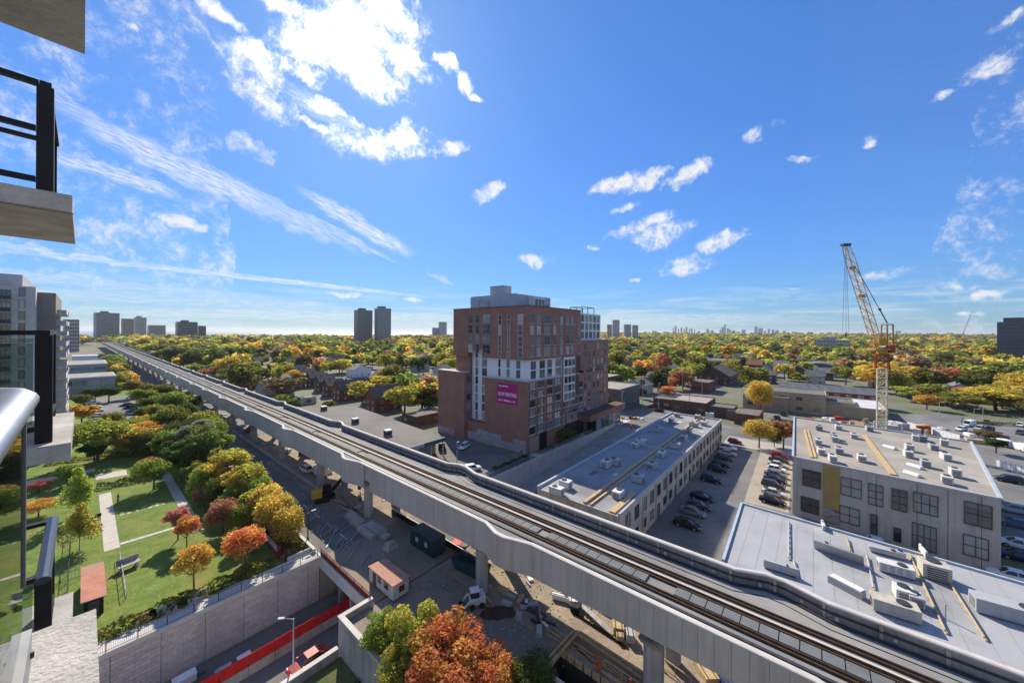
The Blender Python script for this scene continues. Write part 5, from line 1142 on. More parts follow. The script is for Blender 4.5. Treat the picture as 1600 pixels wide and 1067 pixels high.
# left and middle: named trees of the wood beyond the guideway
for a in [(632, 648, 12, 9.5, 'bright yellow green', 'round', 'large yellow green tree right of the steep brick gable'), (660, 640, 12, 7, 'yellow green', 'spread', 'yellow green tree against the left edge of the brick block'), (672, 625, 12, 6, 'russet', 'round', 'russet topped tree against the left edge of the brick block'),
          (566, 632, 11, 8, 'bright yellow green', 'round', 'yellow green tree between the two brick gables'), (590, 615, 11, 9, 'yellow', 'spread', 'yellow tree behind the steep brick gable'), (440, 628, 13, 11, 'brown', 'spread', 'half bare brown tree beside the guideway left of the terrace'),
          (458, 600, 10, 8, 'gold', 'spread', 'golden tree at the left end of the terrace'), (430, 636, 6, 7, 'yellow green', 'round', 'low yellow green tree behind the guideway wall'), (452, 640, 5, 5, 'green', 'round', 'low green tree behind the guideway wall'),
          (338, 598, 12, 9, 'russet', 'spread', 'russet tree beside the guideway left of the bungalow row'), (395, 592, 9, 9, 'yellow', 'spread', 'bright yellow tree above the bungalow row'), (515, 640, 4, 3, 'olive green', 'round', 'small olive tree by the pale garage'),
          (280, 572, 18, 15, 'dark green', 'round', 'big dark green tree over the guideway'), (318, 580, 20, 17, 'green', 'round', 'biggest green tree over the guideway'), (255, 556, 16, 13, 'green', 'round', 'green tree over the guideway farther off'), (355, 566, 16, 12, 'dark green', 'round', 'dark green round tree right of the biggest green one'), (340, 566, 15, 11, 'yellow', 'round', 'yellow tree behind the biggest green one')]:
    tree(*a[:6], False, a[6])
# scattered suburb trees
def blocked(x, y, r=4):
    if 18 < x < 52 or x < 22: 
        if y < 470 or x > 10: return True
    for a in FOOT:
        if a[0] - r * .5 < x < a[1] + r * .5 and a[2] - r * .5 < y < a[3] + r * .5: return True
    if 139 < x < 172 and -30 < y < 449: return True
    if 48 < x < 150 and -110 < y < 104: return True
    if 150 < x < 300 and 43 < y < 59: return True
    if 150 < x < 235 and -70 < y < 46: return True
    if 234 < x < 300 and -60 < y < 20: return True
    if 84 < x < 237 and -120 < y < -8: return True
    return False
COLW = ['yellow green', 'bright yellow green', 'olive green', 'green', 'dark green', 'lime green', 'yellow', 'gold', 'orange', 'russet', 'red', 'brown']
WGT = [24, 17, 27, 10, 7, 10, 14, 5, 1.3, 3, .4, 6]
cand = []
g = random.Random(5)
yy = -420
while yy < 460:
    xx = 50
    while xx < 560:
        x, y = xx + g.uniform(-6, 6), yy + g.uniform(-6, 6); r = math.hypot(x, y)
        if 100 < r < 470 and abs(az_of(x, y)) < 57: cand.append((r, x, y))
        xx += 13.5
    yy += 13.5
cand.sort()
# houses of the suburb
HS = []
for i in range(80):
    for _ in range(40):
        r = g.uniform(185, 520); a = R(g.uniform(-50, 55)); x = r * math.sin(TH + a); y = r * math.cos(TH + a)
        if blocked(x, y, 26) or any(abs(x - q[0]) < 24 and abs(y - q[1]) < 24 for q in HS): continue
        HS.append((x, y)); break
def px_of(x, y, z=0):
    d = x * FW.x + y * FW.y; l = x * RT.x + y * RT.y; u2 = l * F / d; v2 = (H - z) * F / d
    return 800 + u2 - RO * v2, CY + v2 + RO * u2
SHS = [SHING, SHING2, SHING3, ROOFD]; WLS = [BRICK2, BRICKD, RENDER, GREYP, STUCCOW]
SN = {SHING.name: 'brown', SHING2.name: 'grey', SHING3.name: 'red brown', ROOFD.name: 'dark'}; WN = {BRICK2.name: 'red brick', BRICKD.name: 'brown brick', RENDER.name: 'cream', GREYP.name: 'grey', STUCCOW.name: 'white'}
for (x, y) in HS:
    px, py = px_of(x, y); wl, sh = g.choice(WLS), g.choice(SHS)
    house('%s house with %s roof among the trees' % (WN[wl.name], SN[sh.name]), px, py, g.uniform(9, 15), g.uniform(8, 13), g.uniform(4.5, 6.5), g.uniform(2.6, 3.8), g.choice('XY'), wl, sh, wins=2)
HFRONT = [(q[0] - 10, (q[0] + q[1]) / 2, q[2] - 9, (q[2] + q[3]) / 2) for q in FOOT if q[1] - q[0] < 26]
nind = 0; REST = []
for r, x, y in cand:
    if blocked(x, y): continue
    qx, qy = px_of(x, y)
    if (452 < qx < 560 and 586 < qy < 650) or (1215 <= qx < 1400 and qy > 604): continue
    if ((300 < qx < 700 and 570 < qy < 660 and g.random() < .3) or (955 < qx < 1215 and qy > 584 and g.random() < .5) or (1400 <= qx < 1500 and qy > 604 and g.random() < .2)): continue
    if any(FT[0] < x - FW.x * 0 < FT[1] and FT[2] < y < FT[3] for FT in HFRONT): continue
    if r < 300 and g.random() < .12: continue
    cn = g.choices(COLW, WGT)[0]; sh = g.choices(['round', 'spread', 'tall', 'cone'], [10, 5, 3, .7])[0]
    if sh == 'cone': cn = g.choice(['dark green', 'green'])
    rad = g.uniform(5.0, 9.6); h = rad * g.uniform(1.25, 1.75) + 1.5
    if sh in ('tall', 'cone'): rad *= .62
    if nind < 190:
        nind += 1; adj = 'large ' if rad > 7.4 else 'small ' if rad < 5.4 else ''
        t = tree(0, 0, h, rad, cn, sh, False, None, 'suburb trees beyond the guideway', at=(x, y), clear=.18)
        t['label'] = '%s%s %s among the suburb houses' % (adj, cn, {'round': 'round crowned tree', 'spread': 'broad flat crowned tree', 'tall': 'narrow upright tree', 'cone': 'conifer'}[sh])
    else: REST.append((x, y, terr(x, y), h, rad, cn, sh))
# the far wood: one mass out to the horizon
FARH = {}; hb_ = MB(); hcol = []; rf_ = MB(); rcol = []
while len(hcol) < 520:
    r = math.sqrt(g.uniform(430 ** 2, 1500 ** 2)); a = R(g.uniform(-48, 57)); x = r * math.sin(TH + a); y = r * math.cos(TH + a)
    if x < 56 and y > 0 or any(q[0] - 9 < x < q[1] + 9 and q[2] - 9 < y < q[3] + 9 for q in FOOT): continue
    FARH.setdefault((int(x // 60), int(y // 60)), []).append((x, y)); z = terr(x, y); big = g.random() < .16
    lx, ly, h = (g.uniform(22, 46), g.uniform(16, 30), g.uniform(7, 14)) if big else (g.uniform(9, 14), g.uniform(8, 12), g.uniform(5, 8)); rh = .3 if big else g.uniform(2.5, 4)
    hb_.box(x - lx / 2, x + lx / 2, y - ly / 2, y + ly / 2, z - 1, z + h); hcol.append(1)
    rf_.add([(x - lx / 2 - .4, y - ly / 2 - .4, z + h + .02), (x + lx / 2 + .4, y - ly / 2 - .4, z + h + .02), (x + lx / 2 + .4, y + ly / 2 + .4, z + h + .02), (x - lx / 2 - .4, y + ly / 2 + .4, z + h + .02), (x - lx / 2 - .4, y, z + h + rh), (x + lx / 2 + .4, y, z + h + rh)], [(0, 1, 5, 4), (2, 3, 4, 5), (3, 0, 4), (1, 2, 5)])
def islandmat(name, cols):
    m = bpy.data.materials.new(name); m.use_nodes = True; t = m.node_tree; ge = t.nodes.new('ShaderNodeNewGeometry'); cr_ = t.nodes.new('ShaderNodeValToRGB'); e = cr_.color_ramp; e.interpolation = 'CONSTANT'
    while len(e.elements) < len(cols): e.elements.new(.5)
    for i, c in enumerate(cols): e.elements[i].position = i / len(cols); e.elements[i].color = c + (1,)
    t.links.new(ge.outputs['Random Per Island'], cr_.inputs[0]); t.links.new(cr_.outputs[0], t.nodes['Principled BSDF'].inputs['Base Color']); t.nodes['Principled BSDF'].inputs['Roughness'].default_value = .9; return m
fw_ = hb_.build('far_houses', islandmat('far walls', [(.3, .12, .08), (.5, .48, .45), (.22, .13, .09), (.6, .6, .6), (.35, .33, .3)])); fw_['kind'] = 'stuff'; fw_['label'] = 'countless small far houses showing between the trees'; fw_['category'] = 'houses'
fr_ = rf_.build('far_roofs', islandmat('far roofs', [(.16, .13, .11), (.2, .2, .21), (.42, .42, .43), (.22, .12, .09), (.12, .12, .125)]), fw_); fr_['kind'] = 'stuff'
LOW = [crown_mesh(200 + i, 130, .30, s, l) for i, (s, l) in enumerate((('round', 8), ('round', 9), ('spread', 9), ('tall', 7)))]
VLOW = [crown_mesh(220 + i, 42, .5, s, l) for i, (s, l) in enumerate((('round', 5), ('spread', 6)))]
r = 470.
g2 = np.random.default_rng(3)
while r < 3900:
    st = 16 + (r - 470) * .012; nphi = int(R(118) * r / st)
    for k in range(nphi):
        a = -R(59) + R(118) * (k + g2.uniform(-.4, .4)) / nphi; rr = r + g2.uniform(-.5, .5) * st; x, y = rr * math.sin(TH + a), rr * math.cos(TH + a)
        if x < 52 and rr < 1200: continue
        if x < 44 + drift(y) and x > 10: continue
        if math.degrees(a) < -8 and rr > 2300 + 500 * math.sin(k * .13): continue
        if any(q[0] - 2 < x < q[1] + 2 and q[2] - 2 < y < q[3] + 2 for q in FOOT): continue
        if any((x - q[0]) ** 2 + (y - q[1]) ** 2 < 180 for q in FARH.get((int(x // 60), int(y // 60)), ())): continue
        if g2.uniform() < .12 + (.1 if math.sin(x * .011) * math.sin(y * .013 + 1) > .55 else 0): continue
        cn = g.choices(COLW, WGT)[0]; rad = g2.uniform(5.5, 11.5) * (1 + (r - 470) * .0003); REST.append((x, y, terr(x, y), rad * g2.uniform(1.2, 1.6) + 2, rad, cn, 'round'))
    r += st * 1.15
VV, CC = [], []
for (x, y, z, h, rad, cn, sh) in REST:
    rr = math.hypot(x, y); V, tone = (LOW[g.randrange(4)] if rr < 1100 else VLOW[g.randrange(2)])
    ca, sa = math.cos(rr), math.sin(rr); ch = h * .85
    q = np.empty_like(V); q[:, 0] = x + (V[:, 0] * ca - V[:, 1] * sa) * rad; q[:, 1] = y + (V[:, 0] * sa + V[:, 1] * ca) * rad; q[:, 2] = z + h - ch / 2 + V[:, 2] * ch / 2; VV.append(q)
    c = np.array(TC[cn]) * g2.uniform(.9, 1.4); f = (.6 + .8 * tone[:, 1:2]); cc_ = c[None] * f; cc_[:, 0] *= (.82 + .26 * tone[:, 0]); cc_ = cc_ * .84 + cc_.mean(1, keepdims=True) * .16; CC.append(cc_)
VV = np.concatenate(VV); CC = np.concatenate(CC); me = quads_mesh('far_wood', VV, FOREST)
at = me.attributes.new('leafcol', 'FLOAT_COLOR', 'FACE'); c4 = np.ones((len(CC), 4), np.float32); c4[:, :3] = CC; at.data.foreach_set('color', c4.ravel())
fo = bpy.data.objects.new('far_wood', me); COL.objects.link(fo); fo['kind'] = 'stuff'; fo['label'] = 'autumn coloured wood of countless trees reaching to the horizon'; fo['category'] = 'wood'
# ------------------------------------------------------------------ vehicles
def loft_x(st):
    b = MB(); vs = []
    for x, w, zb, zt in st:
        for y, z in ((-w * .9, zb), (-w, zb + .3 * (zt - zb)), (-w * .98, zb + .7 * (zt - zb)), (-w * .86, zt), (w * .86, zt), (w * .98, zb + .7 * (zt - zb)), (w, zb + .3 * (zt - zb)), (w * .9, zb)): vs.append((x, y, z))
    fs = []
    for i in range(len(st) - 1):
        for k in range(8): fs.append((i * 8 + k, i * 8 + (k + 1) % 8, (i + 1) * 8 + (k + 1) % 8, (i + 1) * 8 + k))
    fs += [tuple(range(8)), tuple(range(len(st) * 8 - 1, len(st) * 8 - 9, -1))]
    return b.add(vs, fs)
KIND = {
 'sedan': ([(-2.3, .7, .42, .8), (-2.2, .82, .3, .95), (-1.3, .9, .22, .98), (0, .9, .2, .94), (1.1, .9, .22, .92), (1.95, .84, .28, .8), (2.28, .68, .4, .62)], (-1.8, 1.1, .95, -1.05, .28, 1.43), 1.38),
 'suv': ([(-2.25, .76, .5, .95), (-2.2, .86, .38, 1.05), (-1.2, .93, .3, 1.08), (0, .93, .28, 1.06), (1.1, .92, .3, 1.04), (1.95, .88, .38, .95), (2.25, .74, .5, .78)], (-2.15, 1.15, 1.05, -1.8, .4, 1.68), 1.36),
 'hatch': ([(-1.95, .7, .45, .85), (-1.9, .8, .32, .98), (-1.0, .87, .24, 1.0), (0, .87, .22, .96), (.95, .86, .24, .93), (1.7, .8, .3, .82), (1.95, .66, .42, .64)], (-1.85, 1.0, .96, -1.5, .25, 1.48), 1.2),
 'van': ([(-2.7, .9, .45, 2.25), (-2.65, .97, .35, 2.3), (0.2, .98, .3, 2.3), (1.0, .98, .3, 2.2), (1.05, .97, .3, 1.2), (2.2, .92, .35, 1.05), (2.6, .8, .5, .85)], (.95, 2.0, 1.1, .85, 1.1, 2.1), 1.6)}
PROTO = {}
def car_parts(kind):
    if kind in PROTO: return PROTO[kind]
    st, (b0, b1, zb, t0, t1, zt), wx = KIND[kind]
    b = loft_x(st); hw = .8 if kind != 'van' else .9; tw = .6 if kind != 'van' else .85
    b.box(t0, t1, -tw, tw, zt, zt + .05)
    for s in (-1, 1):
        b.beam((b0, s * hw, zb), (t0, s * tw, zt + .02), .09); b.beam((b1, s * hw, zb), (t1, s * tw, zt + .02), .08); b.beam(((b0 + b1) / 2 - .1, s * (hw + .005), zb), ((t0 + t1) / 2, s * (tw + .01), zt + .02), .08)
        b.beam((t0, s * tw, zt + .02), (t1, s * tw, zt + .02), .07)
        b.box(b1 - .35, b1 - .15, s * .98 - .09, s * .98 + .09, zb, zb + .14)
    body = b.build('body', CARP, world=False, mesh_only=True)
    g = MB().add([(b0, -hw, zb - .05), (b1, -hw, zb - .05), (b1, hw, zb - .05), (b0, hw, zb - .05), (t0, -tw, zt), (t1, -tw, zt), (t1, tw, zt), (t0, tw, zt)], [(4, 5, 6, 7), (0, 1, 5, 4), (1, 2, 6, 5), (2, 3, 7, 6), (3, 0, 4, 7)]).build('windows', CARGLASS, world=False, mesh_only=True)
    wh = MB().cyl((0, -.11, 0), (0, .11, 0), .33, 14).build('wheel', RUBBER, world=False, mesh_only=True)
    ri = MB().cyl((0, -.118, 0), (0, .118, 0), .2, 10).build('rim', STEEL, world=False, mesh_only=True)
    xf, xr = st[-1][0], st[0][0]; hl = MB().box(-.06, .12, -.2, .2, -.07, .07).build('headlight', LAMPW, world=False, mesh_only=True); tl = MB().box(-.05, .08, -.17, .17, -.08, .08).build('tail_light', LAMPR, world=False, mesh_only=True)
    pl = MB().box(-.02, .02, -.26, .26, -.06, .06).build('number_plate', WHITE, world=False, mesh_only=True)
    PROTO[kind] = (body, g, wh, ri, hl, tl, pl, wx, xf, xr, st); return PROTO[kind]
CCOL = {'black': (.012, .012, .014), 'dark grey': (.05, .052, .056), 'silver': (.42, .43, .45), 'white': (.75, .75, .75), 'navy': (.015, .022, .06), 'blue grey': (.12, .15, .2), 'red': (.38, .02, .025), 'maroon': (.14, .015, .02), 'grey': (.17, .175, .18)}
def car(px, py, rot, kind, col, where, group=None, z=0.):
    p = P(px, py, z + .7); body, g, wh, ri, hl, tl, pl, wx, xf, xr, st = car_parts(kind)
    kn = {'suv': 'SUV', 'hatch': 'hatchback', 'sedan': 'saloon car', 'van': 'van'}[kind]
    t = thing('parked_car' if kind != 'van' else 'van', '%s %s %s' % (col, kn, where), 'van' if kind == 'van' else 'car', (p.x, p.y, z), rot, group)
    ob_mesh('body', body, t, color=(*CCOL[col], 1)); ob_mesh('windows', g, t)
    for sx in (-wx, wx):
        for sy in (-1, 1):
            w = ob_mesh('wheel', wh, t, (sx, sy * (.8 if kind != 'van' else .88), .33)); ob_mesh('rim', ri, w)
    for sy in (-1, 1):
        ob_mesh('headlight', hl, t, (xf - .28, sy * .6, st[-2][3] - .12)); ob_mesh('tail_light', tl, t, (xr + .04, sy * .62, st[1][3] - .16))
    ob_mesh('number_plate', pl, t, (xr - .03, 0, .62)); ob_mesh('number_plate', pl, t, (xf + .02, 0, .5)); return t
Q = math.pi / 2
G1 = 'cars parked beside the cream workshop'
for a in [(1074, 817, -Q, 'sedan', 'black', 'nearest the guideway beside the cream workshop'), (1083, 798, -Q, 'sedan', 'grey', 'second from the guideway beside the cream workshop'), (1092, 788, -Q, 'sedan', 'dark grey', 'close behind the grey one beside the cream workshop'),
          (1097, 775, -Q, 'sedan', 'black', 'alone in mid row beside the cream workshop'), (1111, 748, -Q, 'suv', 'navy', 'alone with gaps either side beside the cream workshop'), (1121, 732, -Q, 'suv', 'navy', 'touching a black car beside the cream workshop'),
          (1126, 724, -Q, 'sedan', 'black', 'just behind the navy one beside the cream workshop'), (1131, 714, -Q, 'sedan', 'dark grey', 'between black and silver cars by the workshop'), (1137, 707, -Q, 'sedan', 'silver', 'in the far half of the row beside the cream workshop'),
          (1138, 699, -Q, 'suv', 'white', 'near the far end of the row beside the workshop'), (1148, 689, -Q, 'hatch', 'maroon', 'at the far end of the row beside the workshop')]: car(*a, G1)
G2 = 'cars parked left of the precast building'
for a in [(1207, 781, -Q, 'sedan', 'black', 'nearest in the row left of the precast building'), (1210, 769, -Q, 'sedan', 'silver', 'next to the nearest black one left of the precast building'), (1208, 757, -Q, 'suv', 'dark grey', 'third in the row left of the precast building'),
          (1211, 748, -Q, 'sedan', 'navy', 'fourth in the row left of the precast building'), (1212, 740, -Q, 'sedan', 'blue grey', 'fifth in the row left of the precast building'), (1214, 732, -Q, 'hatch', 'white', 'sixth in the row left of the precast building'),
          (1216, 725, -Q, 'sedan', 'silver', 'seventh in the row left of the precast building'), (1217, 718, -Q, 'sedan', 'dark grey', 'eighth in the row left of the precast building'), (1218, 711, -Q, 'hatch', 'red', 'ninth and last in the row left of the precast building')]: car(*a, G2)
car(1184, 672, 0, 'suv', 'navy', 'behind the yellow tree at the end of the workshop')
G3 = 'cars parked right of the precast building'
for a in [(1576, 748, Q, 'suv', 'dark grey', 'deepest in the row right of the precast building'), (1584, 795, Q, 'suv', 'silver', 'above the pale blue one right of the precast building'), (1586, 816, Q, 'sedan', 'blue grey', 'in mid row right of the precast building'), (1590, 848, Q, 'sedan', 'white', 'below the blue grey one right of the precast building'),
          (1593, 868, Q, 'sedan', 'navy', 'second nearest right of the precast building'), (1580, 897, Q, 'sedan', 'white', 'nearest, at the corner of the precast building')]: car(*a, G3)
car(1369, 846, .1, 'hatch', 'white', 'between the precast building and the pale metal roof')
G4 = 'vehicles in the far right lot'
for a in [(1514, 663, 2.6, 'van', 'white', 'largest in the lot right of the crane'), (1502, 670, 2.6, 'suv', 'white', 'beside the big white van right of the crane'), (1542, 659, 2.9, 'sedan', 'maroon', 'in the middle of the far right lot'), (1546, 671, 2.7, 'suv', 'black', 'in the far right lot below the maroon one'), (1530, 669, 2.7, 'suv', 'silver', 'left of the black one in the far right lot'),
          (1594, 663, 2.8, 'sedan', 'white', 'at the right edge of the far right lot'), (1594, 675, 2.8, 'sedan', 'dark grey', 'at the right edge below the white one'), (1566, 693, .3, 'van', 'white', 'beside the white fence in the right lot'), (1594, 700, .3, 'van', 'white', 'at the right edge beside the parked trailer'), (1562, 683, 1, 'hatch', 'dark grey', 'near the debris heap in the right lot')]: car(*a, G4)
for i, (x, y) in enumerate(((146, 629), (148, 635), (151, 641), (154, 648))): car(x, y, 0, 'sedan', 'white' if i != 2 else 'silver', 'in the left column of the left car park', 'cars in the small car park by the park')
for i, (x, y) in enumerate(((197, 632), (203, 636), (208, 640), (213, 645), (215, 651))): car(x, y, Q * 2, 'sedan', ('dark grey', 'black', 'blue grey', 'grey', 'dark grey')[i], 'in the right column of the left car park', 'cars in the small car park by the park')
car(725, 697, .35 + math.pi, 'suv', 'white', 'in the shaded lot below the brick block graffiti'); car(738, 731, -.45, 'suv', 'white', 'behind the guideway wall, with a dark sunroof'); car(690, 697, .9, 'van', 'black', 'under the teal edged roof of the low shop building')
car(481, 1031, .02 + math.pi, 'sedan', 'red', 'driving in the near lane of the sunken road', None, UZ)
car(478, 732, Q, 'suv', 'white', 'parked between guideway columns'); car(499, 737, Q, 'van', 'white', 'parked behind the columns right of the white car')
for a in [(1020, 634, Q, 'sedan', 'red', 'on the cross street by the corner shop block'), (1029, 641, Q, 'sedan', 'black', 'on the cross street by the corner shop block'), (1052, 618, -Q, 'suv', 'white', 'far along the cross street'), (1214, 652, .3, 'sedan', 'dark grey', 'in the yard left of the mauve warehouse'), (1222, 646, .3, 'suv', 'black', 'in the yard left of the mauve warehouse'), (960, 654, .2, 'van', 'white', 'on the paving by the canopy of the brick block')]: car(*a)
for i, (x, y) in enumerate(((288, 1060), (350, 1049), (382, 1029))):
    p = P(x, y, UZ + 1); t = thing('utility_trailer', ('large white covered trailer', 'cream covered trailer', 'small white covered trailer')[i] + ' behind the red fence on the sunken road', 'trailer', (p.x, p.y, UZ), .03)
    L = (2.0, 1.5, 1.3)[i]; MB().box(-L / 2, L / 2, -.55, .55, .5, 1.3).build('box', WHITE if i != 1 else RENDER, t, world=False); MB().box(-L / 2 - .05, L / 2 + .05, -.6, .6, 1.303, 1.36).build('lid', WHITE if i != 1 else RENDER, t, world=False)
    for s in (-.75, .75): ob_mesh('wheel', PROTO['sedan'][2], t, (0, s, .33))
    MB().beam((L / 2, 0, .5), (L / 2 + 1, 0, .45), .08).build('drawbar', DKGREY, t, world=False)
# ------------------------------------------------------------------ lamps and poles
def lamp(label, bx, by, hx, hy, z=0., arm=.9, dirn=None, mt=DKGREY, name='street_lamp'):
    p = P(bx, by, z); dd = p.x * FW.x + p.y * FW.y; top = H - (hy - CY) * dd / F; dirn = dirn or (1, 0); t = thing(name, label, 'street lamp', (p.x, p.y, z)); h = top - z
    MB().cyl((0, 0, 0), (0, 0, h), .11, 8, .07).build('pole', mt, t, world=False); e = (dirn[0] * arm, dirn[1] * arm, h + .12)
    MB().cyl((0, 0, h - .05), e, .045, 6).build('arm', mt, t, world=False); MB().obb(e[0], e[1], h + .05, .7, .28, .12, math.atan2(dirn[1], dirn[0])).build('lamp_head', GREYP, t, world=False); MB().cyl((0, 0, 0), (0, 0, .5), .17, 8).build('base', mt, t, world=False); return t
lamp('dark street lamp at the near end of the shrub bed above the scattered tubes', 481, 843, 480, 803); lamp('dark street lamp beside the yellow trees halfway along the street', 431, 793, 430, 768); lamp('dark street lamp standing among the yellow trees of the street row', 352, 790, 351, 734)
lamp('grey road lamp on the near footway of the sunken road', 458, 1078, 448, 968, UZ, 1.6, (-.6, .6), GREYP); lamp('slim pale lot pole behind the guideway wall below the graffiti', 714, 726, 713, 692, 0, .3, (1, 0), GREYP)
for i, (bx, by, hx, hy, lab) in enumerate(((1066, 618, 1066, 574, 'tall pale pole at the street junction'), (1004, 641, 1004, 586, 'curved lamp pole in front of the grey corner shop block'), (972, 660, 972, 610, 'lamp pole by the canopy of the brick block'), (1029, 643, 1029, 597, 'lamp pole at the right corner of the grey shop block'), (1077, 645, 1077, 600, 'dark utility pole right of the street'), (1097, 620, 1097, 592, 'thin pole beside the low red shop'), (1503, 672, 1503, 648, 'dark pole at the edge of the right hand lot'), (1522, 656, 1522, 634, 'twin lamp pole left in the right hand lot'), (1536, 652, 1536, 632, 'lamp pole right of the twin lamp in the lot'), (1468, 650, 1468, 624, 'flag like sign pole right of the shop row'))):
    lamp(lab, bx, by, hx, hy, 0, 1.4, (-.8, -.6), GREYP if 'dark' not in lab else DKGREY, 'street_lamp' if 'lamp' in lab else 'utility_pole')
# ------------------------------------------------------------------ luffing crane
def lattice(b, p, q, w, n, tw=.11, up=None, taper=None):
    p, q = Vector(p), Vector(q); d = (q - p).normalized(); u = d.cross(UP) if abs(d.z) < .99 else Vector((1, 0, 0)); u.normalize(); v = u.cross(d); taper = taper or [1] * (n + 1)
    pts = []
    for i in range(n + 1):
        c = p.lerp(q, i / n); r = w / 2 * taper[i]; pts.append([c + u * a * r + v * e * r for a, e in ((-1, -1), (1, -1), (1, 1), (-1, 1))])
    for i in range(n):
        for k in range(4):
            b.beam(pts[i][k], pts[i + 1][k], tw); k2 = (k + 1) % 4
            b.beam(pts[i][k], pts[i + 1][k2], tw * .6) if (i + k) % 2 else b.beam(pts[i][k2], pts[i + 1][k], tw * .6); b.beam(pts[i + 1][k], pts[i + 1][k2], tw * .6)
    return b
CD = 116.
cxy = ray(1378, 600) * CD; cx, cy = cxy.x, cxy.y
CRW = mat('crane cream', (.74, .66, .46), .7, .1, 1); CRY = mat('crane yellow', (.55, .3, .03), .6, .12, 1); CRR = mat('crane red', (.35, .05, .02), .6, .15, 1); CRT = mat('crane jib yellow', (.62, .42, .16), .7, .1, 1)
ck = thing('tower_crane', 'white masted luffing tower crane with orange cab and raised lattice jib', 'crane', (cx, cy, 0))
def zc(py): return H - (py - CY - 3.5) * CD / F
def at_(px, py): return Vector((cx, cy, 0)) + RT * ((px - 1378) * CD / F) + UP * zc(py)
b = MB()
for i, z in enumerate(np.arange(0, zc(570) - 3, 3.0)):
    s = lattice(MB(), (cx, cy, z), (cx, cy, z + 2.98), 2.15, 2, .26); s.build('mast_section', CRW, ck)
zt_ = float(np.arange(0, zc(570) - 3, 3.0)[-1] + 3)
lattice(MB(), (cx, cy, zt_), (cx, cy, zc(553)), 2.9, 2, .3).build('climbing_frame', CRR, ck); MB().obb(cx, cy, zc(556), 3.6, 3.6, .3, .3).build('platform', CRR, ck)
MB().cyl((cx, cy, zc(555)), (cx, cy, zc(548)), 1.3, 14).build('slewing_ring', CRY, ck)
dk = RT
a1, a2 = at_(1369, 546), at_(1391, 546)
b = MB(); MB().obb(cx, cy, zc(547), 6.4, 2.2, .6, math.atan2(RT.y, RT.x)).build('machine_deck', CRY, ck)
ca = at_(1369, 540); MB().obb(ca.x - 1.0, ca.y - 1.2, ca.z, 1.7, 1.6, 2.3, 0).build('cab', CRY, ck); MB().obb(ca.x - 1.0, ca.y - 2.05, ca.z + .9, 1.4, .06, 1.1, 0).build('cab_window', GLASS, ck)
cw = at_(1389, 545); MB().obb(cw.x, cw.y, cw.z - 1.2, 1.6, 2.4, 2.4, math.atan2(RT.y, RT.x)).build('counterweight', CRR, ck); hoist = at_(1381, 543); MB().cyl(hoist + FW * -1, hoist + FW * 1, .7, 10).build('winch', DKGREY, ck)
b = MB(); top = at_(1386, 505)
for s in (-.9, .9):
    o = FW * s; b.beam(at_(1380, 546) + o, at_(1381.5, 507) + o, .26).beam(at_(1391, 546) + o, at_(1390, 507) + o, .3).beam(at_(1381.5, 507) + o, at_(1390, 507) + o, .28)
    b.beam(at_(1380, 532) + o, at_(1391, 520) + o, .14).beam(at_(1391, 534) + o, at_(1381, 520) + o, .14)
b.beam(at_(1382, 507) + FW * -.9, at_(1382, 507) + FW * .9, .26).beam(at_(1390, 507) + FW * -.9, at_(1390, 507) + FW * .9, .26); b.build('a_frame', mat('crane brown', (.3, .16, .07), .6, .1, 1), ck)
jp, jt = at_(1371, 541), at_(1320, 384)
lattice(MB(), jp, jt, 1.75, 20, .17, taper=[.35, .8] + [1] * 16 + [.9, .8, .6]).build('jib', CRT, ck)
MB().obb(jt.x, jt.y, jt.z - .2, 2.4, 1.4, .7, math.atan2(RT.y, RT.x)).build('jib_head', DKGREY, ck)
for k in (.02, .5, .78): 
    c = jp.lerp(jt, k); MB().obb(c.x, c.y, c.z - .5, 1.5, 1.5, .9, 0).build('jib_joint', CRY, ck)
mid = at_(1374, 484); MB().beam(at_(1337, 420), mid, .13).beam(mid, top, .22).beam(at_(1340, 424), mid, .1).build('pendant_rope', DKGREY, ck); MB().obb(mid.x, mid.y, mid.z - .3, .9, .6, .7, 0).build('pulley_block', DKGREY, ck)
b = MB()
for px in (1316, 1321.5, 1326): b.cyl(at_(1320, 388) + RT * ((px - 1320) * .03), at_(px, 520), .028, 4)
b.build('hoist_rope', DKGREY, ck); hk = at_(1321, 522); MB().obb(hk.x, hk.y, hk.z - .8, .9, .5, .9, 0).build('hook_block', DKGREY, ck)
p, q = P(1505, 524, 0), None
d2 = ray(1505, 519) * 1500; c2 = Vector((d2.x, d2.y, 4)); t = thing('tower_crane', 'faint distant luffing crane on the horizon near the right edge', 'crane', c2); ORG[t] = Vector((0, 0, 0))
lattice(MB(), (0, 0, 0), (0, 0, 42), 3, 8, .7).build('mast', GREYP, t); lattice(MB(), (0, 0, 40), tuple(RT * 30 + UP * 115), 2.5, 12, .6).build('jib', GREYP, t); MB().box(-5, 2, -2, 2, 36, 42).build('machine_deck', GREYP, t)
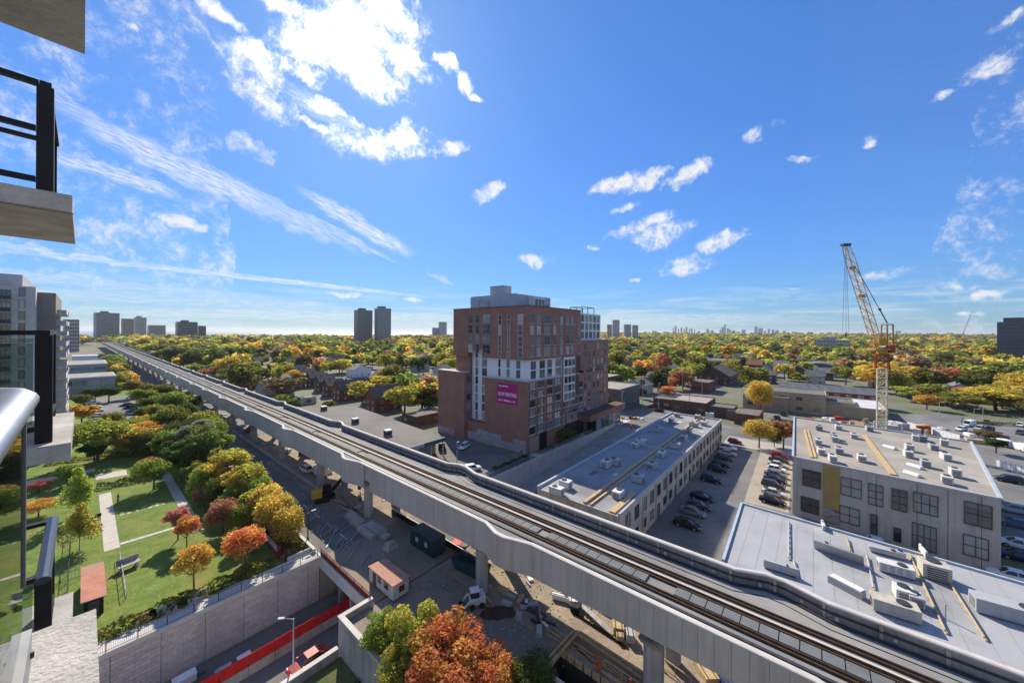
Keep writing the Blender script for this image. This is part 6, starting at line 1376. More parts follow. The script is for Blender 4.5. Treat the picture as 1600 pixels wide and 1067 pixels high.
# ------------------------------------------------------------------ plant on the roofs
def ac_unit(px, py, z, lx, ly, h, rot, label, group, kind=0, m_=None):
    p = P(px, py, z + h / 2); t = thing('roof_unit', label, 'roof unit', (p.x, p.y, z), rot, group); m_ = m_ or (mat('unit off white', (.6, .59, .56), .6, .06, 1.5), GREYP, RENDER)[kind]
    MB().box(-lx / 2, lx / 2, -ly / 2, ly / 2, .15, h).build('casing', m_, t, world=False)
    b = MB()
    for s in (-1, 1): b.box(-lx / 2 + .1, lx / 2 - .1, s * ly * .3 - .06, s * ly * .3 + .06, 0, .149)
    b.build('skid', DKGREY, t, world=False)
    MB().cyl((lx * .18, 0, h + .002), (lx * .18, 0, h + .12), min(lx, ly) * .32, 14).build('fan_guard', DKGREY, t, world=False); b = MB()
    for k in range(5): b.box(-lx / 2 - .02, -lx / 2 - .002, -ly * .36, ly * .36, .3 + k * (h - .5) / 5, .3 + (k + .5) * (h - .5) / 5)
    b.build('louvre', DKGREY, t, world=False); b = MB()
    for k in range(4): b.box(-lx * .42 + k * lx * .22, -lx * .42 + k * lx * .22 + lx * .14, -ly / 2 - .02, -ly / 2 - .002, .3, h - .15)
    b.build('access_panel', GREYP, t, world=False); return t
WR = [(884, 756, 0), (870, 766, 0), (993, 695, 0), (1002, 690, 0), (947, 724, 0), (961, 721, 1), (1034, 709, 0), (1018, 727, 1), (997, 747, 1), (966, 771, 0), (1028, 671, 1), (1049, 656, 1), (1076, 674, 1), (1068, 683, 1), (1055, 696, 1), (1058, 648, 1), (1084, 663, 1), (1100, 661, 0), (1109, 648, 1), (1090, 651, 1)]
for i, (x, y, k) in enumerate(WR):
    p = P(x, y, 7.7); ac_unit(x, y, 7.02, rnd.uniform(1.9, 2.5), rnd.uniform(1.2, 1.6), rnd.uniform(1.2, 1.5), rnd.choice((0, Q)), ('white' if k == 0 else 'grey') + ' box shaped unit on the grey workshop roof', 'units on the workshop roof', k)
PRU = [(285, 243), (392, 240), (282, 320), (366, 290), (374, 305), (295, 372), (395, 368), (358, 412), (520, 410), (562, 247), (480, 288), (820, 298), (855, 298), (785, 352), (780, 387), (918, 348), (980, 325), (987, 402), (875, 440), (1040, 490), (995, 530)]
for i, (x, y) in enumerate(PRU):
    k = 0 if i % 3 else 1; ac_unit(*zz(x, y), 11.02, rnd.uniform(1.5, 2.1), rnd.uniform(1.0, 1.3), rnd.uniform(1.0, 1.4), rnd.uniform(-.15, .15), ('white' if k == 0 else 'grey') + ' box shaped unit on the gravel roof of the precast building', 'units on the precast building roof', k)
for i, (x, y) in enumerate(((675, 352), (815, 457), (800, 500))):
    p = P(*zz(x, y), 11.2); t = thing('roof_dome', 'white rounded skylight dome on the gravel roof of the precast building', 'skylight', (p.x, p.y, 11.02), .9, 'domes on the precast building roof'); b = MB(); n = 8; vs = []
    for k in range(n + 1):
        a = math.pi * k / n; vs += [(-1.0, math.cos(a) * .5, .12 + math.sin(a) * .45), (1.0, math.cos(a) * .5, .12 + math.sin(a) * .45)]
    b.add(vs, [(2 * k, 2 * k + 2, 2 * k + 3, 2 * k + 1) for k in range(n)] + [tuple(range(0, 2 * n + 2, 2))[::-1], tuple(range(1, 2 * n + 2, 2))]); b.build('dome', WHITE, t, world=False, smooth=False); MB().box(-1.1, 1.1, -.6, .6, 0, .12).build('kerb', GREYP, t, world=False)
def z7(x, y): return 1200 + x / 3.7175, 780 + y / 3.7175
for (x, y, lx, ly, h, k, lab) in ((965, 408, 2.0, 2.4, 1.8, 2, 'cream box unit near the back edge of the pale metal roof'), (740, 400, 3.2, 1.4, 1.2, 0, 'long white unit behind the cluster on the pale metal roof'), (735, 625, 3.6, 1.7, 1.4, 2, 'beige condenser with round fan nearest the guideway on the pale roof'), (790, 545, 1.7, 1.6, 1.3, 0, 'white unit directly behind the beige condenser'), (855, 580, 1.5, 1.2, 1.2, 1, 'grey unit right of the white one behind the condenser'),
                                  (690, 305, 3.4, .8, .8, 1, 'low grey duct by the back edge of the pale roof'), (1420, 650, 5.5, 1.8, 1.6, 1, 'large grey air handler at the right edge of the pale roof'), (340, 268, .8, .6, .7, 1, 'tiny grey box above the sloping screen on the pale roof'), (770, 320, .8, .8, .9, 1, 'small cowl among the units on the pale roof'), (75, 400, 3.5, .4, 1.1, 1, 'flat grey screen at the guideway corner of the pale roof'), (900, 300, 2.4, .2, 1.0, 0, 'pale upright panel at the back edge of the pale roof'), (320, 150, 2.2, .3, .8, 0, 'pale blue panel on the back edge of the pale roof')):
    ac_unit(*z7(x, y), 5.02, lx, ly, h, -Q + .1 if lx > 3 else .1, lab, None, k)
p0, p1 = P(*z7(270, 285), 5.03), P(*z7(558, 385), 5.03); t = thing('louvre_screen', 'long pale sloping screen on the pale metal roof', 'screen', tuple((p0 + p1) / 2)); d = (p1 - p0).normalized(); nrm = Vector((-d.y, d.x, 0)); nrm = nrm if nrm.dot(FW) > 0 else -nrm
MB().add([p0, p1, p1 + UP * 1.5 - nrm * .9, p0 + UP * 1.5 - nrm * .9, p0 + nrm * .15, p1 + nrm * .15, p1 + UP * 1.6 - nrm * .8, p0 + UP * 1.6 - nrm * .8], [(0, 1, 2, 3), (7, 6, 5, 4), (3, 2, 6, 7), (0, 3, 7, 4), (1, 5, 6, 2)]).build('screen', GREYP, t)
for k in range(4): c = p0.lerp(p1, .1 + .27 * k); MB().beam(c + nrm * .1, c + nrm * .9 + UP * .02, .08).beam(c + nrm * .9, c - nrm * .4 + UP * 1.2, .07).build('strut', DKGREY, t)
p = P(*z7(455, 510), 5.3); t = thing('roof_hatch', 'narrow white skylight box beside the guideway edge of the pale roof', 'skylight', (p.x, p.y, 5.02), 1.1); MB().box(-1.6, 1.6, -.5, .5, 0, .8).build('kerb', GREYP, t, world=False); MB().box(-1.5, 1.5, -.45, .45, .803, .9).build('lid', WHITE, t, world=False)
for i, (a, c) in enumerate((((120, 135), (120, 345)), ((150, 360), (170, 462)), ((575, 335), (612, 520)), ((820, 320), (1030, 770)), ((985, 378), (1258, 810)), ((460, 232), (478, 305)), ((860, 330), (900, 430)))):
    p0, p1 = P(*z7(*a), 5.1), P(*z7(*c), 5.1); t = thing('pipe_run', 'straight pipe run on timber blocks across the pale metal roof', 'pipe', (p0.x, p0.y, 5.02)); MB().cyl(p0 + UP * .2, p1 + UP * .2, .09, 8).build('pipe', TANW if i > 2 else GREYP, t)
    n = max(2, int((p1 - p0).length / 1.6))
    for k in range(n + 1): c_ = p0.lerp(p1, k / n); MB().obb(c_.x, c_.y, 5.022, .5, .14, .17, .3).build('support', TIMBER, t)
p = P(*z7(1030, 690), 5.05); tag(MB().cyl(p, p + UP * 1.5, .07, 8).build('vent_pipe', GREYP), 'thin upright vent pipe between the two long pipe runs', 'vent')
for i, (x, y) in enumerate(((506, 641), (555, 661), (606, 680))):
    p = P(x, y, 5.03); t = thing('roof_ventilator', ('left', 'middle', 'right')[i] + ' one of three square cowls on the wide brown grey roof', 'roof vent', (p.x, p.y, 5.002), 0, 'three cowls on the low roof'); MB().box(-.85, .85, -.85, .85, 0, 1.3).build('cowl', DKGREY, t, world=False); MB().box(-.95, .95, -.95, .95, 1.303, 1.65).build('lid', GREYP, t, world=False); MB().box(-1, 1, -1, 1, 0, .15).build('kerb', CONC, t, world=False)
# ------------------------------------------------------------------ people
SKIN = mat('skin', (.45, .26, .18), .6, .05); HIVIS = mat('orange work suit', (.62, .09, .012), .8, .12, 3); LIMEV = mat('yellow vest', (.5, .42, .03), .8, .1, 3); DARKC = mat('dark trousers', (.03, .032, .04), .9, .1); TEALC = mat('teal jacket', (.03, .2, .25), .9, .1)
def person(label, loc, rot, J, top, legs, hat=None, s=1.0):
    t = thing('person', label, 'person', loc, rot)
    names = list(J); idx = {k: i for i, k in enumerate(names)}; rad = {'pel': .155, 'spine': .15, 'chest': .175, 'neck': .06, 'head': .10, 'crown': .085}
    ed = [('pel', 'spine'), ('spine', 'chest'), ('chest', 'neck'), ('neck', 'head'), ('head', 'crown')]
    for q in 'lr':
        ed += [('chest', q + 'sh'), (q + 'sh', q + 'el'), (q + 'el', q + 'wr'), (q + 'wr', q + 'hd'), ('pel', q + 'hip'), (q + 'hip', q + 'kn'), (q + 'kn', q + 'an'), (q + 'an', q + 'toe')]
        rad.update({q + 'sh': .085, q + 'el': .06, q + 'wr': .04, q + 'hd': .045, q + 'hip': .105, q + 'kn': .075, q + 'an': .05, q + 'toe': .05})
    me = bpy.data.meshes.new('body'); me.from_pydata([tuple(c * s for c in J[k]) for k in names], [(idx[a], idx[b]) for a, b in ed], [])
    o = bpy.data.objects.new('body', me); COL.objects.link(o); md = o.modifiers.new('s', 'SKIN')
    for k in names:
        v = me.skin_vertices[0].data[idx[k]]; v.radius = (rad[k] * s, rad[k] * s * (.75 if k in ('pel', 'spine', 'chest') else 1)); v.use_root = k == 'pel'
    sb = o.modifiers.new('u', 'SUBSURF'); sb.levels = 2
    m2 = bpy.data.meshes.new_from_object(o.evaluated_get(bpy.context.evaluated_depsgraph_get())); o.modifiers.clear(); o.data = m2; o.parent = t; m2.shade_smooth() if hasattr(m2, 'shade_smooth') else None
    m2.materials.clear(); [m2.materials.append(q) for q in (top, legs, SKIN, DARKC)]
    hz = J['neck'][2] * s; pz = J['pel'][2] * s
    for f in m2.polygons:
        c = f.center; near_hand = min((c - Vector(J[q + 'hd']) * s).length for q in 'lr') < .09 * s
        f.material_index = 2 if (c.z > hz - .01 and (Vector((c.x, c.y)) - Vector(J['head'][:2]) * s).length < .16) or near_hand else 3 if c.z < .12 * s else 1 if c.z < pz - .06 else 0
    hc = Vector(J['head']) * s; b = MB()
    b.box(hc.x + .075 * s, hc.x + .12 * s, hc.y - .012, hc.y + .012, hc.z - .02, hc.z + .02); ob = b.build('nose', SKIN, t, world=False)
    if hat:
        b = MB(); c = Vector(J['crown']) * s + Vector((0, 0, -.02)); b.cyl(c - UP * .03, c + UP * .09 * s, .125 * s, 12, .07 * s); b.cyl(c - UP * .04, c - UP * .02, .16 * s, 12); b.build('hard_hat', hat, t, world=False)
    else:
        c = Vector(J['crown']) * s; MB().cyl(c - UP * .05, c + UP * .06 * s, .105 * s, 10, .06 * s).build('hair', DARKC, t, world=False)
    return t
STAND = dict(pel=(0, 0, .95), spine=(0, 0, 1.12), chest=(.02, 0, 1.36), neck=(.03, 0, 1.53), head=(.05, 0, 1.64), crown=(.05, 0, 1.74), lsh=(.02, .19, 1.44), lel=(.05, .25, 1.18), lwr=(.2, .22, 1.0), lhd=(.27, .2, .96), rsh=(.02, -.19, 1.44), rel=(.04, -.25, 1.18), rwr=(.18, -.22, .99), rhd=(.24, -.2, .95),
             lhip=(0, .1, .88), lkn=(.05, .12, .5), lan=(0, .13, .08), ltoe=(.14, .14, .04), rhip=(0, -.1, .88), rkn=(.02, -.12, .5), ran=(-.06, -.13, .08), rtoe=(.08, -.14, .04))
REACH = dict(STAND); REACH.update(chest=(.08, 0, 1.34), neck=(.13, 0, 1.5), head=(.18, 0, 1.6), crown=(.2, 0, 1.7), lsh=(.08, .2, 1.42), lel=(.28, .33, 1.25), lwr=(.5, .3, 1.32), lhd=(.57, .29, 1.34), rsh=(.08, -.2, 1.42), rel=(.05, -.42, 1.24), rwr=(.2, -.58, 1.2), rhd=(.26, -.62, 1.2))
PZ = -4.0
pw = P(936, 1057, -.35)
person('construction worker in an orange suit and hard hat working at the pit', tuple(pw), 2.5, REACH, HIVIS, HIVIS, HIVIS, 1.3)
person('worker in a yellow vest standing between guideway columns', tuple(P(563, 783, 0)), 2.0, STAND, LIMEV, DARKC, LAMPW, 1.05); person('small figure in a teal jacket on the shaded lawn', tuple(P(184, 785, 0)), .5, STAND, TEALC, DARKC)
person('worker in orange standing at the street corner beyond the workshop roof', tuple(P(987, 671, 0)), 1.0, STAND, HIVIS, DARKC, LAMPW, 1.1)
# ------------------------------------------------------------------ building site under the guideway
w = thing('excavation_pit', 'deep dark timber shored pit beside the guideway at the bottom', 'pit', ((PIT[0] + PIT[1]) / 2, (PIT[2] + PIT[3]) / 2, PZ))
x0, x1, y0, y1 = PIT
b = MB().box(x0, x1, y0, y1, PZ - .3, PZ); b.build('floor', mat('shade dark pit floor', (.018, .018, .02), .5, .2, 1), w)  # near-black floor and walls carry the pit's deep shade in their colour
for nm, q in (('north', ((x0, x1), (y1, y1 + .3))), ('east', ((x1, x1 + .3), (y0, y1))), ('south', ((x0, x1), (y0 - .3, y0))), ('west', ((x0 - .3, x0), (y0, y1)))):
    MB().box(q[0][0], q[0][1], q[1][0], q[1][1], PZ, -.012).build('pit_wall', mat('shade dark shoring', (.05, .045, .04), .9, .2, 1), w)
for k in range(14): y = y0 + .5 + k * 1.0; MB().box(x1 - .12, x1 - .002, y, y + .85, -.6, .15).build('shoring_plank', TIMBER, w)
for k in range(7): x = x0 + .3 + k * .93; MB().box(x, x + .85, y1 - .12, y1 - .002, -.6, .15).build('shoring_plank', TIMBER, w)
def lumber(label, p, q, w_=.16, h_=.16, m_=TIMBER, name='timber_beam', group=None, cat='timber'):
    return tag(MB().beam(p, q, w_, h_).build(name, m_), label, cat, group)
for i, (a, c) in enumerate((((897, 984), (846, 1040)), ((901, 990), (852, 1046)), ((899, 987), (1003, 1058)), ((905, 986), (1012, 1055)), ((940, 1047), (978, 1072)))): lumber('long raw timber beam edging the pit', P(*a, .35), P(*c, .35), .2, .2, group='timber beams round the pit')
fd = thing('formwork_deck', 'grey plywood formwork deck in front of the pit beside the green bush', 'formwork', (29.4, 12, -.6))
for k in range(7):
    y = 7.2 + k * 1.9; MB().box(27.7, 30.6, y, y + 1.84, -.6, -.5).build('plywood_panel', mat('grey plywood', (.33, .29, .23), .9, .15, 1.2), fd)
for k in range(3): MB().box(27.9 + k * 1.4, 28.05 + k * 1.4, 7.2, 20.2, -.8, -.602).build('joist', TIMBER, fd)
for x, y in ((28, 8), (28, 14), (28, 20), (30.8, 8), (30.8, 14), (30.8, 20)): MB().box(x - .1, x + .1, y - .1, y + .1, PZ, -.8).build('prop', TIMBER, fd)
MB().beam((31.1, 7.2, -.3), (31.1, 20.2, -.3), .12, .5).build('edge_board', WHITE, fd)
cn = P(985, 1066, 0); c = thing('traffic_cone', 'orange traffic cone beside the pit rail', 'cone', tuple(cn)); MB().cyl((0, 0, .04), (0, 0, .75), .2, 12, .03).build('cone_body', HIVIS, c, world=False); MB().box(-.25, .25, -.25, .25, 0, .04).build('base', HIVIS, c, world=False); MB().cyl((0, 0, .36), (0, 0, .5), .125, 12, .095).build('band', WHITE, c, world=False)
railing('site_railing', 'low timber guard rail at the right edge of the pit', tuple(P(945, 1046, 0)), tuple(P(1000, 1085, 0)), 1.1, 1.6, TIMBER, 0, 0, top=.1); railing('site_railing', 'timber guard rail by the column at the bottom edge', tuple(P(1008, 1022, 0)), tuple(P(1080, 1075, 0)), 1.0, 1.8, TIMBER, 0, 0, top=.1)
# lit row of materials below the girder edge
def crate(label, px, py, lx, ly, h, rot, m_, name='crate', cat='crate', group=None, slats=True):
    p = P(px, py, h / 2); t = thing(name, label, cat, (p.x, p.y, .02), rot, group); MB().box(-lx / 2, lx / 2, -ly / 2, ly / 2, .1, h).build('body', m_, t, world=False)
    for s in (-1, 0, 1): MB().box(s * lx * .4 - .06, s * lx * .4 + .06, -ly / 2 - .03, ly / 2 + .03, 0, .099).build('runner', TIMBER, t, world=False)
    if slats:
        for s in (-.3, .3): MB().box(-lx / 2 - .02, lx / 2 + .02, s * ly - .05, s * ly + .05, h + .001, h + .03).build('strap', DKGREY, t, world=False)
    return t
crate('orange brown crate at the far end of the lit materials', 882, 925, 1.7, 1.2, .9, 1.3, TANW); crate('long white bag heap left of the lit materials', 877, 933, 2.4, .7, .7, 1.9, WHITE, 'bulk_bag', 'bag'); crate('white plastic drum box among the materials', 897, 937, 1.6, 1.0, .8, .4, WHITE); crate('black wrapped pallet beside the white sheets', 900, 947, 1.4, 1.1, .7, .2, BLACK, 'pallet', 'pallet')
for i in range(7): 
    p = P(906 + i * 5.5, 943 + i * 5.2, .6); lumber('pale sheet metal panel leaning in the lit pile under the girder', p, P(927 + i * 4.6, 960 + i * 4.6, .25), .5, .08, CONCL if i % 2 else GREYP, 'sheet_panel', 'panels under the girder', 'panel')
for i in range(6): lumber('dark steel beam lying along the lit pile under the girder', P(893 + i * 6, 955 + i * 4, .1), P(955 + i * 4.5, 995 + i * 3, .1), .2, .2, RUST, 'steel_beam', 'steel beams under the girder', 'beam')
crate('pale yellow box near the girder column', 966, 979, 1.6, 1.2, .9, .5, TIMBER); crate('rust brown crate in front of the pale yellow box', 968, 989, 1.8, .8, .7, .5, TANW); crate('small grey generator by the girder column', 985, 993, 1.2, .9, 1.0, .5, GREYP, 'generator', 'generator')
for i in range(9): lumber('raw plank lying in the sunny heap right of the bottom column', P(1078 + i * 5, 1018 + i * 4, .12 + .05 * (i % 3)), P(1108 + i * 4, 1042 + i * 3.4, .12 + .05 * (i % 3)), .32, .07, TIMBER, 'plank', 'planks right of the bottom column')
crate('stack of yellow plywood right of the bottom column', 1102, 1046, 2.6, 1.4, .6, .75, TIMBER, 'plywood_stack', 'plywood'); crate('white bag beside the yellow plywood stack', 1122, 1043, 1.0, .9, .8, .2, WHITE, 'bulk_bag', 'bag'); crate('blue tarp covered heap at the bottom edge under the girder', 1137, 1060, 2.2, 1.6, 1.0, .7, mat('blue tarp', (.05, .07, .16), .6, .15, 1), 'tarp_heap', 'heap'); 
for i in range(14): lumber('timber batten scattered round the pit', P(860 + rnd.uniform(0, 130), 990 + rnd.uniform(0, 40), .08) if False else Vector((rnd.uniform(34.4, 36), rnd.uniform(14, 24), .07)), Vector((rnd.uniform(34.4, 36.2), rnd.uniform(14, 24), .07)), .12, .08, TIMBER, 'timber_batten', 'battens round the pit')
for i in range(44):
    x, y = rnd.choice(((rnd.uniform(37, 46), rnd.uniform(20, 42)), (rnd.uniform(34, 46), rnd.uniform(60, 100)), (rnd.uniform(34, 37), rnd.uniform(24, 34)))); nm_, m_ = rnd.choice((('timber', TIMBER), ('concrete', CONC), ('grey', GREYP), ('white', WHITE), ('dark', DKGREY)))
    tag(MB().obb(x, y, .008, rnd.uniform(.4, 2.6), rnd.uniform(.15, .7), rnd.uniform(.1, .5), rnd.uniform(0, 3)).build('site_debris', m_), '%s debris lying on the site dirt under the guideway' % nm_, 'debris', 'debris under the guideway')  # random debris boxes added as site clutter
for i in range(40):
    x, y = rnd.choice(((rnd.uniform(41.5, 46), rnd.uniform(16, 42)), (rnd.uniform(36.5, 46), rnd.uniform(62, 118)), (rnd.uniform(40, 46), rnd.uniform(60, 110)))); nm_, m_ = rnd.choice((('timber', TIMBER), ('concrete', CONCL), ('rusty', RUST), ('orange', HIVIS), ('white', WHITE), ('blue', mat('blue bin', (.1, .16, .3), .6, .1)))); h_ = rnd.uniform(.5, 1.3)
    t = thing('pallet_load', '%s load on a pallet under the guideway' % nm_, 'pallet', (x, y, .01), rnd.uniform(0, 3), 'pallet loads under the guideway'); lx, ly = rnd.uniform(1, 2.2), rnd.uniform(.8, 1.2); MB().box(-lx / 2, lx / 2, -ly / 2, ly / 2, .15, h_).build('load', m_, t, world=False)
    for s in (-1, 0, 1): MB().box(-lx / 2, lx / 2, s * ly * .4 - .05, s * ly * .4 + .05, 0, .149).build('runner', TIMBER, t, world=False)
b = MB()
for i in range(900):
    x, y = rnd.uniform(28, 46), rnd.uniform(20, 43) if i < 600 else rnd.uniform(59, 90); s = rnd.uniform(.04, .16)
    if y < 43 and x < 29.5: continue
    b.add([(x - s, y - s, .012), (x + s, y - s, .012), (x + s * .6, y + s, .012), (x - s * .7, y + s * .8, .012), (x, y, .012 + s)], [(0, 1, 4), (1, 2, 4), (2, 3, 4), (3, 0, 4)])
o = b.build('rubble', CONCD); o['kind'] = 'stuff'; o['label'] = 'loose stones strewn over the site dirt'; o['category'] = 'rubble'
# fallen leaves on the lawn
b = MB()
for i in range(5200):
    x, y = rnd.uniform(-6, 19), rnd.uniform(61, 150); s = rnd.uniform(.05, .12); a = rnd.uniform(0, 6.3)
    b.quad((x + s * math.cos(a), y + s * math.sin(a), .03), (x - s * math.sin(a), y + s * math.cos(a), .022), (x - s * math.cos(a), y - s * math.sin(a), .03), (x + s * math.sin(a), y - s * math.cos(a), .022))
o = b.build('fallen_leaves', islandmat('fallen leaf colours', [(.4, .24, .03), (.3, .12, .03), (.45, .34, .05), (.2, .12, .05), (.16, .19, .03)])); o['kind'] = 'stuff'; o['label'] = 'fallen leaves strewn over the park lawn'; o['category'] = 'leaves'
# machines, containers
ct = thing('shipping_container', 'dark green storage container under the guideway', 'container', (*P(668, 856)[:2], 0), Q)
MB().box(-3, 3, -1.2, 1.2, .15, 2.6).build('shell', mat('container green', (.02, .055, .06), .6, .15, 1), ct, world=False); MB().box(-3.02, 3.02, -1.22, 1.22, 2.603, 2.66).build('roof', DKGREY, ct, world=False)
for k in range(20): MB().box(-2.9 + k * .3, -2.76 + k * .3, 1.2, 1.25, .2, 2.5).build('rib', MC['container green'], ct, world=False)
for k in range(2): MB().box(-3.06, -3.0, -1.1 + k * 1.12, -.02 + k * 1.12, .25, 2.5).build('door', MC['container green'], ct, world=False)
for k in range(2): MB().box(-1.6 + k * 2.4, -.9 + k * 2.4, 1.252, 1.28, 1.2, 1.9).build('notice', GREYP, ct, world=False)
dm = thing('skip', 'dark green open skip full of scrap beside the guideway column', 'skip', (*P(735, 893)[:2], 0), Q + .1); sk = MC['container green']
MB().add([(-2.6, -1, .2), (2.2, -1, .2), (2.2, 1, .2), (-2.6, 1, .2), (-3, -1.15, 1.6), (2.8, -1.15, 1.6), (2.8, 1.15, 1.6), (-3, 1.15, 1.6), (-2.8, -1.0, 1.6), (2.6, -1.0, 1.6), (2.6, 1.0, 1.6), (-2.8, 1.0, 1.6), (-2.6, -.9, 1.0), (2.3, -.9, 1.0), (2.3, .9, 1.0), (-2.6, .9, 1.0)], [(3, 2, 1, 0), (0, 1, 5, 4), (1, 2, 6, 5), (2, 3, 7, 6), (3, 0, 4, 7), (4, 5, 9, 8), (5, 6, 10, 9), (6, 7, 11, 10), (7, 4, 8, 11), (8, 9, 13, 12), (9, 10, 14, 13), (10, 11, 15, 14), (11, 8, 12, 15), (12, 13, 14, 15)]).build('bin', sk, dm, world=False)
for k in range(6): MB().box(-2.3 + k * .85, -2.2 + k * .85, -1.2, -1.05, .3, 1.6).build('rib', sk, dm, world=False)
b = MB()
for k in range(40): 
    a = Vector((rnd.uniform(-2.3, 2), rnd.uniform(-.7, .7), rnd.uniform(1.1, 1.5))); b.beam(a, a + Vector((rnd.uniform(-.9, .9), rnd.uniform(-.5, .5), rnd.uniform(0, .5))), .1)
sc_ = tag(b.build('scrap', GREYP), 'tangle of scrap metal lying in the dark green skip', 'scrap'); sc_.location = dm.location + Vector((0, 0, 0)); sc_.rotation_euler = dm.rotation_euler; sc_['kind'] = 'stuff'
tr = thing('site_cabin', 'small white site cabin with a pinkish roof at the bridge railing', 'cabin', (*P(607, 918)[:2], 0), Q)
MB().box(-3.0, 3.0, -1.15, 1.15, .3, 2.15).build('shell', mat('cabin off white', (.55, .53, .5), .75, .12, .7, streak=.25), tr, world=False); MB().box(-3.1, 3.1, -1.3, 1.3, 2.153, 2.28).build('roof', mat('pinkish roof', (.42, .22, .16), .9, .12, .8), tr, world=False)
MB().box(1.2, 2.0, 1.15, 1.2, 0.35, 2.1).build('door', DKGREY, tr, world=False); MB().box(-1.8, -.8, 1.15, 1.2, 1.1, 1.9).build('window', GLASS, tr, world=False); MB().box(.0, .8, 1.15, 1.19, 1.1, 1.9).build('window', GLASS, tr, world=False); MB().box(-3.04, -3.0, -.5, .3, .9, 1.7).build('notice_board', DKRED, tr, world=False)
for x in (-2, 2):
    for y in (-.9, .9): MB().box(x - .2, x + .2, y - .2, y + .2, 0, .299).build('block', CONC, tr, world=False)
crate('small blue topped bin beside the site cabin', 591, 884, 1.0, 1.0, 1.4, 0, mat('blue bin', (.1, .16, .3), .6, .1), 'bin', 'bin')
ex = thing('excavator', 'black excavator with yellow tail parked among guideway columns', 'excavator', (*P(508, 781)[:2], 0), -.35)
for s in (-1, 1): MB().add([(-1.9, s * 1.1 - .3, .2), (-1.6, s * 1.1 - .3, 0), (1.6, s * 1.1 - .3, 0), (1.9, s * 1.1 - .3, .2), (1.9, s * 1.1 - .3, .6), (1.6, s * 1.1 - .3, .8), (-1.6, s * 1.1 - .3, .8), (-1.9, s * 1.1 - .3, .6)] + [(-1.9, s * 1.1 + .3, .2), (-1.6, s * 1.1 + .3, 0), (1.6, s * 1.1 + .3, 0), (1.9, s * 1.1 + .3, .2), (1.9, s * 1.1 + .3, .6), (1.6, s * 1.1 + .3, .8), (-1.6, s * 1.1 + .3, .8), (-1.9, s * 1.1 + .3, .6)], [tuple(range(8)), tuple(range(15, 7, -1))] + [(i, 8 + i, 8 + (i + 1) % 8, (i + 1) % 8) for i in range(8)]).build('track', RUBBER, ex, world=False)
MB().box(-1.9, 1.2, -1.25, 1.25, .95, 1.5).build('upper_frame', BLACK, ex, world=False); MB().box(-2.5, -.6, -1.3, 1.3, 1.1, 2.2).build('engine_cover', mat('machine yellow', (.55, .33, .02), .5, .12, 1), ex, world=False); MB().box(-.4, 1.1, .2, 1.2, 1.5, 2.9).build('cab', BLACK, ex, world=False); MB().box(-.2, 1.12, .3, 1.22, 1.9, 2.75).build('cab_glass', CARGLASS, ex, world=False)
MB().beam((1, -.2, 1.6), (3.4, -.2, 4.2), .5, .6).beam((3.4, -.2, 4.2), (5.6, -.2, 3.9), .45, .5).build('boom', BLACK, ex, world=False); MB().beam((5.5, -.2, 4.1), (6.6, -.2, 1.8), .35, .4).build('stick', DKGREY, ex, world=False); MB().add([(6.3, -.7, 1.9), (7.1, -.7, 1.8), (6.7, -.7, .9), (6.2, -.7, 1.1), (6.3, .3, 1.9), (7.1, .3, 1.8), (6.7, .3, .9), (6.2, .3, 1.1)], [(0, 1, 2, 3), (7, 6, 5, 4), (0, 4, 5, 1), (2, 6, 7, 3), (3, 7, 4, 0)]).build('bucket', DKGREY, ex, world=False); MB().cyl((1.6, -.2, 1.4), (3.0, -.2, 3.3), .1, 8).build('ram', STEEL, ex, world=False)
ss = thing('skid_loader', 'small white skid loader on the dirt below the column', 'loader', (*P(742, 945)[:2], 0), 2.55)
MB().box(-1.3, .7, -.6, .6, .35, 1.2).build('body', WHITE, ss, world=False); MB().box(-.5, .6, -.5, .5, 1.203, 1.95).build('cab', DKGREY, ss, world=False); MB().box(-.55, .65, -.55, .55, 1.953, 2.05).build('cab_roof', WHITE, ss, world=False)
for sx in (-.8, .45):
    for s in (-.75, .75): ob_mesh('wheel', PROTO['sedan'][2], ss, (sx, s, .34))
for s in (-.72, .72): MB().beam((-1.2, s, 1.35), (.9, s, 1.0), .16, .2).beam((.9, s, 1.0), (1.5, s, .3), .15, .18).build('lift_arm', WHITE, ss, world=False)
MB().add([(1.4, -.8, .05), (2.1, -.8, .02), (2.0, -.8, .15), (1.45, -.8, .65), (1.4, .8, .05), (2.1, .8, .02), (2.0, .8, .15), (1.45, .8, .65)], [(0, 1, 2, 3), (7, 6, 5, 4), (0, 4, 5, 1), (3, 7, 4, 0), (1, 5, 6, 2)]).build('bucket', DKGREY, ss, world=False)
sw = P(778, 957, 0); b = MB(); n = 26
vs = [(0, 0, .35)]
for k in range(n): a = 6.283 * k / n; r_ = rnd.uniform(.8, 1.2); vs.append((math.cos(a) * 2.2 * r_, math.sin(a) * 1.3 * r_, 0.01))
for k in range(n): a = 6.283 * k / n; r_ = rnd.uniform(.8, 1.2); vs.append((math.cos(a) * 1.3 * r_, math.sin(a) * .7 * r_, rnd.uniform(.1, .3)))
b.add(vs, [(1 + k, 1 + (k + 1) % n, 1 + n + (k + 1) % n, 1 + n + k) for k in range(n)] + [(1 + n + k, 1 + n + (k + 1) % n, 0) for k in range(n)]); sp = b.build('soil_heap', mat('dark soil', (.07, .045, .03), .95, .3, 1.5, .05), world=False); sp.location = sw; sp.rotation_euler = (0, 0, -.7); tag(sp, 'heap of dark soil beside the white skid loader', 'soil heap')
